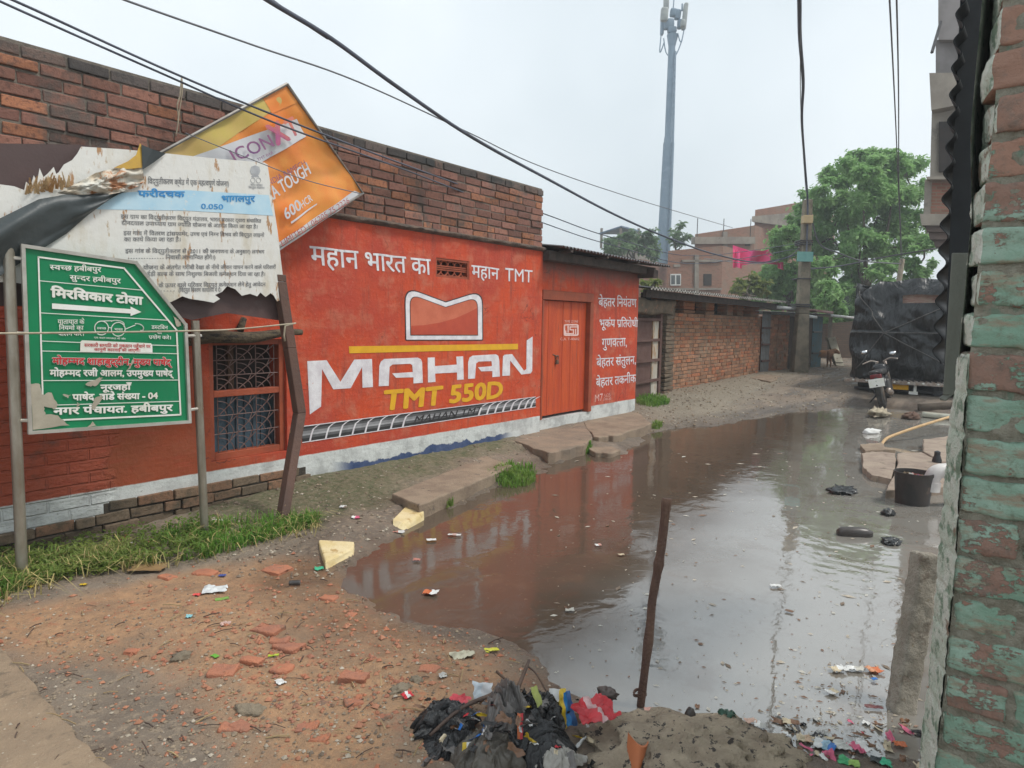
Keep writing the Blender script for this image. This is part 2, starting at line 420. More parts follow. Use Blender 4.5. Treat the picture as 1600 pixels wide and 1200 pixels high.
hw = mathn(t, 'ADD', mathn(t, 'ADD', mathn(t, 'MULTIPLY', w1, .55), mathn(t, 'MULTIPLY', w2, .15)), mathn(t, 'MULTIPLY', mathn(t, 'MULTIPLY', wv.outputs['Fac'], near), .06))
calm = nt_map(t, ramp(t, noise(t, P, .75, 3, .5), .42, .62), .18, 1.0); wig = ramp(t, mathn(t, 'ABSOLUTE', mathn(t, 'SUBTRACT', noise(t, P, 2.6, 2, .4, 1.6), .5)), .012, .0)
bumpn(t, bs, mathn(t, 'ADD', mathn(t, 'MULTIPLY', hw, calm), mathn(t, 'MULTIPLY', wig, .012)), .22, .03)
wb = MB(); wb.add([(1.2, -2.5, 0), (16.5, -2.5, 0), (16.5, 4.62, 0), (1.2, 4.62, 0)], [(0, 1, 2, 3)])
wo_ = wb.build('puddle_water', m); wo_['kind'] = 'structure'

# concrete path at the near left corner
M_TAN = mat('tan_concrete', (.34, .25, .165), (.25, .185, .125), 2.5, .9, .6, 60, spots=[((.17, .13, .09), 9, .55, .68), ((.42, .34, .25), 55, .62, .7)])
edge = [(-60,975),(0,1005),(12,1022),(24,1032),(40,1052),(58,1068),(66,1085),(84,1102),(95,1118),(113,1132),(122,1150),(143,1163),(152,1180),(178,1200),(195,1225),(240,1300)]
pb = MB(); poly = [onZ(x+random.uniform(-3, 3), y, .06) for x, y in edge] + [V((-3, .2, .06)), V((-3, 3.6, .06))]
pb.prism(poly, (0, 0, -.2)); o = pb.build('concrete_path', M_TAN, bevel=.012); o['kind'] = 'structure'

# ================================================================== BRICK MATERIALS
def brick_mat(name, c1, c2, c3, soot, isl=.35, bump=.5):
    m, t, bs = base(name); g = nd(t, 'ShaderNodeNewGeometry'); P = g.outputs['Position']; ri_ = g.outputs['Random Per Island']
    c = mixc(t, ramp(t, ri_, .2, .8), c1, c2)
    c = mixc(t, ramp(t, mathn(t, 'FRACT', mathn(t, 'MULTIPLY', ri_, 37.7)), .72, .8), c, c3)
    c = mixc(t, ramp(t, noise(t, P, 26, 5, .7), .45, .7), c, tuple(x*.62 for x in c1))
    c = mixc(t, ramp(t, noise(t, P, 3.1, 5, .65), .5, .68), c, soot)
    h = nd(t, 'ShaderNodeHueSaturation'); t.links.new(c, h.inputs['Color']); t.links.new(nt_map(t, mathn(t, 'FRACT', mathn(t, 'MULTIPLY', ri_, 91.3)), 1-isl, 1+isl), h.inputs['Value'])
    t.links.new(h.outputs[0], bs.inputs['Base Color']); bs.inputs['Roughness'].default_value = .88
    bumpn(t, bs, noise(t, P, 70, 6, .7), bump, .02); return m
M_BRICK = brick_mat('old_brick', (.20, .092, .068), (.25, .115, .08), (.34, .14, .072), (.10, .078, .066))
M_BRICK2 = brick_mat('mid_brick', (.34, .18, .105), (.40, .20, .11), (.44, .16, .075), (.26, .18, .12), .25)
M_BRICKD = brick_mat('dirty_brick', (.15, .11, .072), (.19, .135, .088), (.24, .13, .075), (.095, .075, .05), .22)
M_SOOT = brick_mat('mossy_brick', (.085, .072, .066), (.11, .085, .075), (.15, .10, .08), (.05, .05, .048), .3)
M_MORT = mat('old_mortar', (.20, .17, .135), (.13, .11, .09), 14, .95, .6, 80)
M_MORTD = mat('dark_mortar', (.07, .057, .042), (.045, .037, .028), 14, .95, .6, 80)
def brickrow(mb, o, u, z, L, H, D, a0, a1, nrm, jit=.006, gap=.012, shift=0.0, missing=0.0, mi=0):
    a = a0+shift
    while a < a1:
        l = L*random.uniform(.93, 1.06) if random.random() > .16 else L*.5
        s, e = max(a, a0), min(a+l-gap, a1); a += l
        if e-s < .03 or random.random() < missing: continue
        c = o + u*((s+e)/2) + V((0, 0, z)) - nrm*(D/2-random.uniform(-jit, jit*1.3))
        M = Matrix((u, -nrm, V((0, 0, 1)))).transposed() @ Matrix.Rotation(random.uniform(-.012, .012), 3, 'Y')
        mb.box(c, (e-s, D, H-gap+random.uniform(-.003, .003)), M, mi=mi, jit=.004)

# ================================================================== ORANGE HOUSE
PW = Plane((0, 5, 0), 0); PD = Plane((0, 5.07, 0), 0)
house = thing('brick_house', 'low brick house with an orange mural wall, grilled window and orange double door', 'house', (4, 5, 0))
def wall_holes(mb, pl, x0, x1, z0, z1, holes, th):
    X = sorted({x0, x1, *[v for h in holes for v in h[:2]]}); Z = sorted({z0, z1, *[v for h in holes for v in h[2:]]})
    def solid(i, j):
        if not (0 <= i < len(X)-1 and 0 <= j < len(Z)-1): return False
        cx, cz = (X[i]+X[i+1])/2, (Z[j]+Z[j+1])/2
        return not any(h[0] < cx < h[1] and h[2] < cz < h[3] for h in holes)
    for i in range(len(X)-1):
        for j in range(len(Z)-1):
            if not solid(i, j): continue
            a, b, c, d = X[i], X[i+1], Z[j], Z[j+1]
            mb.add([pl.at(a, c), pl.at(b, c), pl.at(b, d), pl.at(a, d)], [(0, 1, 2, 3)])
            for (di, dj, p, q) in ((-1, 0, (a, d), (a, c)), (1, 0, (b, c), (b, d)), (0, -1, (a, c), (b, c)), (0, 1, (b, d), (a, d))):
                if not solid(i+di, j+dj): mb.add([pl.at(*p), pl.at(*q), pl.at(*q, -th), pl.at(*p, -th)], [(0, 1, 2, 3)])
def wall_mat():
    m, t, bs = base('mural_plaster'); g = nd(t, 'ShaderNodeNewGeometry'); P = g.outputs['Position']
    s = nd(t, 'ShaderNodeSeparateXYZ'); t.links.new(P, s.inputs[0]); X, Z = s.outputs[0], s.outputs[2]
    big = noise(t, P, 1.1, 5, .6); mid = noise(t, P, 5, 6, .65); fine = noise(t, P, 34, 5, .7)
    c = mixc(t, ramp(t, big, .35, .65), (.60, .068, .013), (.45, .05, .022))
    c = mixc(t, mathn(t, 'MULTIPLY', ramp(t, mid, .46, .7), .75), c, (.52, .16, .09))
    c = mixc(t, mathn(t, 'MULTIPLY', ramp(t, noise(t, stretch(t, P, (3, 3, .35)), 4, 5, .7), .50, .70), .7), c, (.27, .048, .026))
    c = mixc(t, mathn(t, 'MULTIPLY', ramp(t, fine, .56, .72), .4), c, (.6, .27, .18))
    c = mixc(t, mathn(t, 'MULTIPLY', mathn(t, 'MULTIPLY', ramp(t, X, 3.7, 2.7), ramp(t, Z, 1.5, .6)), mathn(t, 'ADD', mathn(t, 'MULTIPLY', big, .9), .4)), c, (.25, .062, .02))  # lower left darkening: grime together with shade put into the colour
    vo = nd(t, 'ShaderNodeTexVoronoi', feature='DISTANCE_TO_EDGE', Scale=.75); dn_ = nd(t, 'ShaderNodeVectorMath', operation='ADD'); nv_ = nd(t, 'ShaderNodeTexNoise', Scale=3.0, Detail=6.0); t.links.new(P, nv_.inputs['Vector']); t.links.new(P, dn_.inputs[0])
    sv_ = nd(t, 'ShaderNodeVectorMath', operation='SCALE'); sv_.inputs['Scale'].default_value = .8; t.links.new(nv_.outputs['Color'], sv_.inputs[0]); t.links.new(sv_.outputs[0], dn_.inputs[1]); t.links.new(dn_.outputs[0], vo.inputs['Vector'])
    crack = mathn(t, 'MULTIPLY', ramp(t, vo.outputs['Distance'], .006, .001), ramp(t, noise(t, P, 1.6, 3), .52, .6)); c = mixc(t, mathn(t, 'MULTIPLY', crack, .8), c, (.10, .025, .015))
    # unplastered painted brick at the left end
    lf = ramp(t, mathn(t, 'ADD', X, mathn(t, 'MULTIPLY', mid, .35)), 2.36, 2.26)
    cx = nd(t, 'ShaderNodeCombineXYZ'); t.links.new(X, cx.inputs[0]); t.links.new(Z, cx.inputs[1])
    bt = nd(t, 'ShaderNodeTexBrick', Scale=1.0, Mortar_Size=.009, Mortar_Smooth=.6, Bias=0.0, Brick_Width=.25, Row_Height=.077)
    t.links.new(cx.outputs[0], bt.inputs['Vector'])
    gro = mathn(t, 'MULTIPLY', bt.outputs['Fac'], lf)
    c = mixc(t, mathn(t, 'MULTIPLY', lf, .55), c, (.38, .075, .04))
    c = mixc(t, mathn(t, 'MULTIPLY', mathn(t, 'MULTIPLY', ramp(t, mid, .55, .7), lf), .8), c, (.10, .055, .04))
    zz = mathn(t, 'ADD', Z, mathn(t, 'MULTIPLY', mathn(t, 'SUBTRACT', mid, .5), .02))
    white = mixc(t, ramp(t, mid, .42, .66), (.62, .64, .62), (.42, .43, .42))
    white = mixc(t, ramp(t, fine, .58, .72), white, (.25, .23, .21))
    c = mixc(t, ramp(t, zz, .332, .322), c, white)
    zb = mathn(t, 'ADD', Z, mathn(t, 'MULTIPLY', mathn(t, 'SUBTRACT', noise(t, P, 2.2, 6, .6), .5), .34))
    xb = mathn(t, 'MULTIPLY', ramp(t, X, 3.95, 4.25), ramp(t, X, 6.75, 6.4))
    blue = mixc(t, ramp(t, mid, .4, .65), (.035, .065, .16), (.07, .10, .20))
    c = mixc(t, mathn(t, 'MULTIPLY', ramp(t, zb, .205, .19), xb), c, blue)
    c = mixc(t, ramp(t, zb, .10, .075), c, (.085, .065, .045))
    c = mixc(t, mathn(t, 'MULTIPLY', mathn(t, 'MULTIPLY', ramp(t, noise(t, stretch(t, P, (1, 1, 6)), 4, 5, .65), .5, .68), ramp(t, Z, .34, .36)), .4), c, (.38, .05, .022))
    # door bay wall darkens towards its top, below the roof
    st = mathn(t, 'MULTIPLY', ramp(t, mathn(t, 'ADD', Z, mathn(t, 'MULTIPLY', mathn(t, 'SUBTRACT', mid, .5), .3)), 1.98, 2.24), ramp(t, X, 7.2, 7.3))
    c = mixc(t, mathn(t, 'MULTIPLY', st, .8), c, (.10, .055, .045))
    t.links.new(c, bs.inputs['Base Color']); bs.inputs['Roughness'].default_value = .75
    h = mathn(t, 'SUBTRACT', mathn(t, 'ADD', mathn(t, 'MULTIPLY', mid, .5), mathn(t, 'MULTIPLY', fine, .25)), mathn(t, 'MULTIPLY', gro, .9))
    brush = noise(t, stretch(t, P, (1, 1, 7)), 5, 5, .6)
    h = mathn(t, 'ADD', mathn(t, 'ADD', h, mathn(t, 'ADD', mathn(t, 'MULTIPLY', big, 1.6), mathn(t, 'MULTIPLY', brush, .12))), mathn(t, 'MULTIPLY', mathn(t, 'MULTIPLY', noise(t, stretch(t, P, (1, 1, 2)), 6, 4, .6), lf), 1.4))
    bumpn(t, bs, h, .7, .03); return m
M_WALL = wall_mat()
def rect(pl, a, b):
    x0, z1 = pl.uv(*a); x1, z0 = pl.uv(*b); return (x0, x1, z0, z1)
HWIN = rect(PW, (326, 531), (449, 704)); HVENT = rect(PW, (681, 402), (733, 437))
HDOOR = (PD.uv(846, 470)[0], PD.uv(926, 470)[0], .255, PD.uv(880, 455)[1])
wm = MB(); wall_holes(wm, PW, -2.5, 7.255, -.25, 2.40, [HWIN, HVENT], .28)
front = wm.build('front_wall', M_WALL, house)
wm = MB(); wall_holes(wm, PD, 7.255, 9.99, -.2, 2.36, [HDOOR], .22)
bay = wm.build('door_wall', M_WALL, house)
wm = MB(); wm.box((9.93, 7.2, 1.1), (.12, 3.8, 2.5)); wm.box((-2.4, 7.2, 1.5), (.2, 3.8, 3.3)); wm.box((3.7, 9, 1.5), (12.4, .2, 3.2)); wm.box((7.2, 7.2, 1.6), (.15, 3.8, 3.0))
wm.build('side_wall', M_BRICK2, house)
# parapet courses
pm = MB(); zc = 2.445; row = 0
while row < 9:
    brickrow(pm, V((0, 5, 0)), V((1, 0, 0)), zc+row*.0785, .256, .0785, .11, -2.5, 7.235, V((0, -1, 0)), jit=.007, shift=(row % 2)*-.128, mi=1 if row == 8 or (row == 7 and False) else 0); row += 1
par = pm.build('parapet', [M_BRICK, M_SOOT], house, bevel=.006)
cm = MB(); cm.box((2.365, 5.13, 2.77), (9.72, .236, .71)); cm.build('mortar', M_MORT, par)
lm = MB()
def ledge(u, v):
    x = -2.5+9.77*u; n = NZ.fractal(V((x*5, v*2, 1)), .7, 2, 5); k = v*4
    prof = [(.0, 2.37), (-.045-.03*n, 2.385+.02*n), (-.05-.025*n, 2.41), (-.012, 2.425), (.02, 2.43)]
    i = min(3, int(k)); f = k-i; a, b = prof[i], prof[i+1]; return V((x, 5+a[0]*(1-f)+b[0]*f, a[1]*(1-f)+b[1]*f))
lm.grid(ledge, 240, 8); lm.build('mortar_ledge', mat('ledge_mortar', (.17, .115, .085), (.075, .06, .05), 10, .95, .9, 50), house, smooth=True)
# plinth of dirty brick below the plaster, left half
pm = MB()
for r_ in range(6):
    z = .205-.077*r_ + .0
    brickrow(pm, V((0, 4.975, 0)), V((1, 0, 0)), z, .245, .077, .16, -2.5 if r_ > 0 else 2.12, 3.75 if r_ else 3.62, V((0, -1, 0)), jit=.016, shift=(r_ % 2)*-.12-.05)
pm.box((2.9, 5.047, .0), (1.64, .1, .46), mi=1); pm.box((-.2, 5.047, -.04), (4.55, .1, .37), mi=1); pl_ = pm.build('plinth', [M_BRICKD, M_MORTD], house, bevel=.006)

M_WHITE = mat('white_sign_paint', (.80, .78, .80), (.64, .60, .63), 9, .7, .15, 60, spots=[((.60, .30, .24), 15, .64, .76), ((.58, .24, .17), 42, .64, .74)])
M_YEL = mat('yellow_sign_paint', (.78, .42, .012), (.70, .36, .012), 9, .7, spots=[((.60, .22, .03), 30, .66, .74)])
M_BLK = mat('black_sign_paint', (.018, .016, .018), (.03, .025, .028), 8, .6)
M_ORG = mat('orange_door_paint', (.58, .085, .014), (.46, .055, .014), 2.2, .55, .3, 30, str_=(6, 6, .6), spots=[((.28, .06, .03), 5, .58, .72)])
M_FRAME = mat('orange_frame_paint', (.36, .075, .028), (.26, .055, .022), 4, .6, .3, 40)
# --- mural
def C4(x, y): return (440+x/3.243, 350+y/3.243)
def wallpoly(name, polys, m, off, parent=front, pl=PW, conv=C4):
    b = MB()
    for p in polys: b.flat([pl.pt(*(conv(*q) if conv else q), off) for q in p])
    return b.build(name, m, parent)
MAHAN = [[(130,695),(228,690),(298,800),(368,687),(458,684),(463,826),(410,830),(408,725),(350,832),(262,838),(205,735),(200,925),(143,965)],
 [(492,822),(495,720),(503,697),(520,684),(690,677),(706,685),(712,700),(716,805),(668,808),(668,777),(580,779),(560,757),(665,750),(662,716),(652,708),(562,712),(547,724),(543,820)],
 [(740,677),(776,676),(777,720),(888,712),(885,672),(920,670),(923,788),(889,790),(889,752),(778,758),(780,800),(742,803)],
 [(945,785),(945,700),(952,677),(967,667),(1085,660),(1098,668),(1103,690),(1106,773),(1068,776),(1068,745),(1012,747),(995,726),(1066,720),(1064,695),(1000,697),(986,706),(980,783)],
 [(1118,770),(1122,670),(1130,662),(1168,659),(1228,743),(1240,735),(1242,590),(1272,570),(1270,745),(1262,757),(1215,763),(1158,692),(1157,768)]]
wallpoly('painted_word', MAHAN, M_WHITE, .003)
wallpoly('painted_bar', [[(341,620),(1198,607),(1198,635),(343,655)]], M_YEL, .003)
def logo(pts, n=6):
    out = []
    for i, p in enumerate(pts):
        a, b = pts[i-1], pts[(i+1) % len(pts)]; rr = p[2]
        da = V((a[0]-p[0], a[1]-p[1])); db = V((b[0]-p[0], b[1]-p[1]))
        A = V(p[:2])+da.normalized()*rr; B = V(p[:2])+db.normalized()*rr
        for k in range(n+1):
            t = k/n; out.append(tuple(A*(1-t)**2 + V(p[:2])*2*t*(1-t) + B*t*t))
    return out
LG = [(632,586,4),(627,322,75),(832,398,4),(1015,340,70),(1017,586,4)]
def inset(pts, d):
    n = len(pts); out = []
    for i in range(n):
        a, b, c = V(pts[i-1]), V(pts[i]), V(pts[(i+1) % n]); e1 = (b-a); e2 = (c-b)
        if e1.length < 1e-6: e1 = e2
        if e2.length < 1e-6: e2 = e1
        n1_ = V((-e1.y, e1.x)).normalized(); n2_ = V((-e2.y, e2.x)).normalized(); k = (n1_+n2_)
        out.append(tuple(b+k.normalized()*d/max(.5, math.sqrt((1+n1_.dot(n2_))/2))))
    return out
L0 = logo(LG)
def lin(d):
    q = inset([p[:2] for p in LG], d); return logo([(x, y, max(2, p[2]-d*.8)) for (x, y), p in zip(q, LG)])
wallpoly('logo_outline', [lin(-5)], M_BLK, .003)
wallpoly('logo_border', [L0], M_WHITE, .005)
L2 = lin(24); wallpoly('logo_line', [lin(21)], M_BLK, .007)
M_SAL = mat('salmon_paint', (.60, .16, .085), (.52, .12, .06), 5, .75)
M_RED2 = mat('deep_red_paint', (.50, .075, .035), (.44, .06, .03), 5, .75)
wallpoly('logo_field', [L2], M_SAL, .009)
wallpoly('logo_wave', [[(658,516),(720,513),(800,500),(880,478),(940,452),(992,425),(993,558),(658,561)]], M_RED2, .011)
tb = MB(); put_text(tb, 'महान भारत का', PW, C4(150,205), C4(757,258), C4(143,112), .012, cap=.622); tb.build('painted_slogan', M_WHITE, front)
tb = MB(); put_text(tb, 'महान', PW, C4(963,268), C4(1100,283), C4(963,208), .012); tb.build('painted_slogan', M_WHITE, front)
tb = MB(); put_text(tb, 'TMT', PW, C4(1132,288), C4(1272,297), C4(1132,222), .004, cap=.69); tb.build('painted_slogan', M_WHITE, front)
tb = MB(); put_text(tb, 'TMT 550D', PW, C4(512,944), C4(1118,877), C4(508,846), .035, cap=.70, shear=.12); tb.build('painted_grade', M_YEL, front)
# painted steel bar
def band(t, v):  # t 0..1 along, v 0 top..1 bottom
    x0, y0 = 105+1183*t, 1028+(877-1028)*t; y1 = 1105+(925-1105)*t; return (x0, y0+(y1-y0)*v)
M_G = [mat('steel_paint_%d' % i, (k, k, k*1.04), None, 9, .7) for i, k in enumerate((.03, .10, .28, .42, .12))]
bb = MB(); lv = [0, .14, .30, .48, .6, .78, 1]; cols = [0, 1, 2, 3, 2, 1]
for i in range(6): bb.flat([PW.pt(*C4(*band(a, v)), .003) for a, v in ((0, lv[i]), (1, lv[i]), (1, lv[i+1]), (0, lv[i+1]))], [0, 1, 2, 3, 4, 0][i])
bar = bb.build('painted_steel_bar', M_G, front)
rb = MB()
for v0, v1 in ((-.06, 0.0), (1.0, 1.06)): rb.flat([PW.pt(*C4(*band(a, v)), .005) for a, v in ((0, v0), (1, v0), (1, v1), (0, v1))])
for px in [165,245,315,380,445,510,575,635,1020,1062,1102,1142,1182,1220,1255,1284]:
    t0 = (px-105)/1183; w = .0075; pts = [(t0-.018, 1.0), (t0-.012, .6), (t0-.004, .25), (t0+.012, .06), (t0+.022, .0)]
    for k in range(4):
        a, b = pts[k], pts[k+1]
        rb.flat([PW.pt(*C4(*band(*q)), .006) for q in ((a[0]-w/2, a[1]), (a[0]+w/2, a[1]), (b[0]+w/2, b[1]), (b[0]-w/2, b[1]))])
rb.build('painted_rib', M_WHITE, bar)
tb = MB(); put_text(tb, 'MAHAN TMT', PW, C4(665,1012), C4(1010,957), C4(672,975), .006, off=.006, cap=.69, shear=.15); tb.build('painted_bar_text', M_BLK, bar)
# right-hand slogans in the door bay
def C5(x, y): return (800+x/3.2423, 350+y/3.2423)
for s, L_, R_, H_ in (('बेहतर नियंत्रण', (438,416), (630,420), (438,374)), ('भूकंप प्रतिरोधी', (442,522), (637,522), (442,484)),
        ('गुणवत्ता,', (456,624), (583,618), (456,582)), ('बेहतर संतुलन,', (428,724), (628,708), (428,682)), ('बेहतर तकनीक', (426,825), (627,800), (426,784))):
    tb = MB(); put_text(tb, s, PD, C5(*L_), C5(*R_), C5(*H_), .012); tb.build('painted_slogan', M_WHITE, bay)
tb = MB(); put_text(tb, 'M7', PD, C5(418,902), C5(460,893), C5(418,866), .0, cap=.69)
put_text(tb, '5625:', PD, C5(465,880), C5(503,872), C5(465,862), -.01, cap=.69); put_text(tb, '598620', PD, C5(462,896), C5(502,889), C5(462,884), -.01, cap=.69)
tb.build('painted_number', mat('thin_white_paint', (.78, .55, .52), (.66, .35, .3), 20, .7), bay)
# --- air vent block
vx0, vx1, vz0, vz1 = HVENT; vm = MB()
vm.box(((vx0+vx1)/2, 5.10, (vz0+vz1)/2), (vx1-vx0-.004, .02, vz1-vz0-.004), mi=1)
for a in (vx0+.012, vx1-.012): vm.box((a, 5.04, (vz0+vz1)/2), (.024, .07, vz1-vz0-.002))
for a in (vz0+.012, vz1-.012): vm.box(((vx0+vx1)/2, 5.042, a), (vx1-vx0-.05, .07, .024))
cw = vx1-vx0; ch = vz1-vz0
for i in range(5):
    cx = vx0+cw*(i+.5)/5
    for sg in (-1, 1):
        pts = [V((cx+cw*.1*math.cos(t), 5.03, (vz0+vz1)/2+sg*(ch*.12+ch*.26*math.sin(t)))) for t in np.linspace(0, math.pi, 9)]
        vm.tube(pts, .008, 5)
for sg in (-1, 0, 1): vm.box(((vx0+vx1)/2, 5.035, (vz0+vz1)/2+sg*ch*.1), (cw-.05, .03, .013))
vm.build('air_vent', [M_FRAME, mat('vent_dark', (.10, .03, .018), None, 6, .9)], house)
# --- window
wx0, wx1, wz0, wz1 = HWIN; W_ = wx1-wx0
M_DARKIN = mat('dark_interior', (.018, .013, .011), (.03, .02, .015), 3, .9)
wn = MB(); fwid = .05
wn.box((wx0+fwid/2, 5.07, (wz0+wz1)/2), (fwid, .08, wz1-wz0-.004)); wn.box((wx1-fwid/2, 5.07, (wz0+wz1)/2), (fwid, .08, wz1-wz0-.004))
mz = PW.uv(390, 613)[1]
for z, hgt in ((wz0+.028, .056), (wz1-.022, .044), (mz, .05)): wn.box(((wx0+wx1)/2, 5.068, z), (W_-2*fwid-.002, .074, hgt))
win = wn.build('window', M_FRAME, house, bevel=.004)
sm = MB(); sm.box(((wx0+wx1)/2, 5.19, (mz+wz0)/2), (W_-.01, .02, mz-wz0-.01))
for i in range(9): sm.box((wx0+.04+W_*i/9, 5.173, (mz+wz0)/2), (.05, .012, mz-wz0-.05))
sm.build('lower_shutter', mat('blue_shutter', (.07, .12, .16), (.045, .075, .10), 5, .7, .3, 40), win, label='dusty blue lower shutter behind the grille')
sm = MB(); sm.box(((wx0+wx1)/2, 5.24, (mz+wz1)/2), (W_-.01, .02, wz1-mz-.01)); sm.box((wx0+W_*.43, 5.21, (mz+wz1)/2), (.05, .04, wz1-mz-.02), mi=1)
sm.build('upper_opening', [M_DARKIN, mat('dark_wood', (.10, .05, .022), (.06, .03, .015), 6, .7)], win)
gm = MB(); gx0, gx1 = wx0+fwid+.003, wx1-fwid-.003; n_ = 3; rw = (gx1-gx0-.07)/n_
for (za, zb_) in ((wz0+.058, mz-.027), (mz+.027, wz1-.045)):
    rh = (zb_-za)/3
    for k in (1, 2): gm.tube([V((gx0, 5.045, za+k*rh)), V((gx1, 5.045, za+k*rh))], .0042, 5)
    for k in range(n_+1): gm.tube([V((gx0+.035+k*rw, 5.048, za)), V((gx0+.035+k*rw, 5.048, zb_))], .0042, 5)
    for i in range(n_):
        for j in range(3):
            ox, oz = gx0+.035+i*rw, za+j*rh
            for q in (.42, .8): gm.tube([V((ox+rw*q*math.cos(t)*.98, 5.043, oz+rh*q*math.sin(t))) for t in np.linspace(0, math.pi/2, 7)], .0036, 4)
            gm.tube([V((ox, 5.041, oz)), V((ox+rw*.95, 5.041, oz+rh*.95))], .0036, 4); gm.tube([V((ox+rw*.56, 5.040, oz+rh*.56)), V((ox+rw*.72, 5.040, oz+rh*.98))], .0036, 4)
gm.build('grille', mat('grille_rust', (.19, .12, .105), (.14, .075, .065), 20, .6), win)
# --- door
dx0, dx1, dz0, dz1 = HDOOR; dm = MB()
lint = PD.uv(880, 470)[1]
dm.box(((dx0+dx1)/2, 5.09, (lint+dz1)/2), (dx1-dx0-.004, .09, dz1-lint-.004)); dm.box((dx1-.045, 5.095, (dz0+lint)/2), (.088, .1, lint-dz0-.004)); dm.box((dx0+.02, 5.1, (dz0+lint)/2), (.038, .1, lint-dz0-.004))
door = dm.build('door', M_FRAME, house, bevel=.005, label='orange timber double door with a hasp')
xs_ = PD.uv(869, 560)[0]
def leaf(a, b, nm, yo):
    lf = MB(); lf.box(((a+b)/2, yo, (dz0+.03+lint)/2), (b-a-.006, .03, lint-dz0-.04))
    npl = 2 if b-a < .4 else 4
    for i in range(npl): lf.box((a+(b-a)*(i+.5)/npl, yo-.017, (dz0+.03+lint)/2), ((b-a)/npl-.007, .012, lint-dz0-.05), jit=.0015)
    return lf.build('door_leaf', M_ORG, door, bevel=.002, label=nm)
leaf(dx0+.042, xs_, 'narrow left door leaf', 5.12); L2_ = leaf(xs_+.004, dx1-.092, 'wide door leaf with a painted quality mark', 5.135)
PL = Plane((0, 5.111, 0), 0)
hm = MB(); hp = PL.pt(868, 556, .012); hm.tube([hp+V((-.07, 0, .02)), hp, hp+V((.07, 0, -.005))], .009, 6); hm.tube([hp+V((0.02+.03*math.cos(t), -.012, -.03+.035*math.sin(t))) for t in np.linspace(0, 6.28, 12)], .007, 5)
hm.box(hp+V((.02, -.014, -.085)), (.055, .022, .05)); hm.build('hasp', mat('rusty_iron', (.10, .05, .03), (.20, .13, .09), 20, .6, .3, 60, metal=.4), door)
def C6(x, y): return (850+x/15, 480+y/15)
tb = MB()
def frame_rect(x0, y0, x1, y1, w, r):
    o_ = logo([(x0, y1, r), (x0, y0, r), (x1, y0, r), (x1, y1, r)], 4); i_ = logo([(x0+w, y1-w, r*.6), (x0+w, y0+w, r*.6), (x1-w, y0+w, r*.6), (x1-w, y1-w, r*.6)], 4)
    n = len(o_); A = [PL.pt(*C6(*p), .003) for p in o_]; B = [PL.pt(*C6(*p), .003) for p in i_]
    tb.add(A+B, [(k, (k+1) % n, n+(k+1) % n, n+k) for k in range(n)])
frame_rect(462, 395, 812, 672, 34, 45)
def bars(pts, w=26):
    for a, b in zip(pts, pts[1:]):
        d = (V(b)-V(a)).normalized()*w/2; n = V((-d.y, d.x)); tb.flat([PL.pt(*C6(*q), .003+.0004*random.random()) for q in (V(a)-d+n, V(b)+d+n, V(b)+d-n, V(a)-d-n)])
bars([(565, 450), (565, 580)]); bars([(510, 560), (510, 620), (690, 620), (690, 530), (612, 530), (612, 462), (770, 462)]); bars([(742, 520), (742, 620)])
put_text(tb, 'TIME ZONE', PL, C6(480, 362), C6(805, 362), C6(480, 305), -.01, cap=.69); put_text(tb, 'C.A. T-40602', PL, C6(380, 775), C6(830, 772), C6(380, 715), -.005, cap=.69)
tb.build('painted_mark', mat('pale_pink_paint', (.86, .64, .60), (.78, .48, .42), 15, .7), L2_)
# --- tin roof of the door bay, timber under it
M_TIN = mat('grey_tin', (.20, .20, .20), (.12, .115, .115), 3, .5, .15, 30, metal=.55, spots=[((.14, .075, .05), 4, .55, .7)])
M_TIND = mat('dark_tin', (.075, .075, .078), (.05, .045, .045), 3, .55, .15, 30, metal=.4, spots=[((.10, .055, .04), 4, .58, .7)])
def corrugated(mb, o, ex, ey, nx, amp, per, th=.004, ny=6, mi=0):
    """sheet from o spanned by ex (across the ribs) and ey; ribs run along ey"""
    o, ex, ey = V(o), V(ex), V(ey); nrm = ex.cross(ey).normalized(); w = ex.length
    for sg in (0, 1):
        mb.grid(lambda u, v: o + ex*u + ey*v + nrm*(amp*math.sin(u*w/per*2*math.pi) + sg*th), nx, ny, mi)
rf = MB(); corrugated(rf, (7.27, 4.72, 2.42), (3.1, 0, -.02), (0, 4.0, .45), 300, .013, .082)
rf.build('tin_roof', M_TIN, house, smooth=True)
bm_ = MB(); bm_.box((8.75, 4.965, 2.325), (2.98, .1, .12), jit=.006); bm_.box((10.02, 5.2, 2.27), (.16, .8, .13), jit=.01)
for x in (7.5, 8.4, 9.3): bm_.box((x, 4.9, 2.385), (.06, .34, .035))
bm_.build('roof_timber', mat('weathered_timber', (.075, .055, .045), (.045, .034, .03), 8, .85, .4, 40), house, bevel=.006)
mr = MB(); mr.box((2.4, 7.1, 2.9), (9.5, 3.9, .1)); mr.build('flat_roof', M_MORT, house)

# ================================================================== LOG AND CORD
PLg = Plane((0, 4.93, 0), 0)
lg = MB(); a, b = PLg.pt(292, 531), PLg.pt(471, 520)
lg.tube([a.lerp(b, t)+V((0, 0, .012*math.sin(t*9))) for t in np.linspace(0, 1, 12)], [.047, .05, .048, .05, .046, .045, .044, .04, .036, .03, .026, .024], 10)
lg.tube([PLg.pt(375, 516), PLg.pt(381, 498, -.03)], [.03, .025], 7)
M_LOG = mat('dark_bark', (.075, .055, .035), (.13, .10, .06), 9, .9, .8, 35, str_=(1, 4, 4), spots=[((.03, .024, .018), 12, .5, .6)])
o = lg.build('log', M_LOG, None, a, smooth=True); tag(o, 'dark weathered log lodged across the wall above the grilled window', 'log')

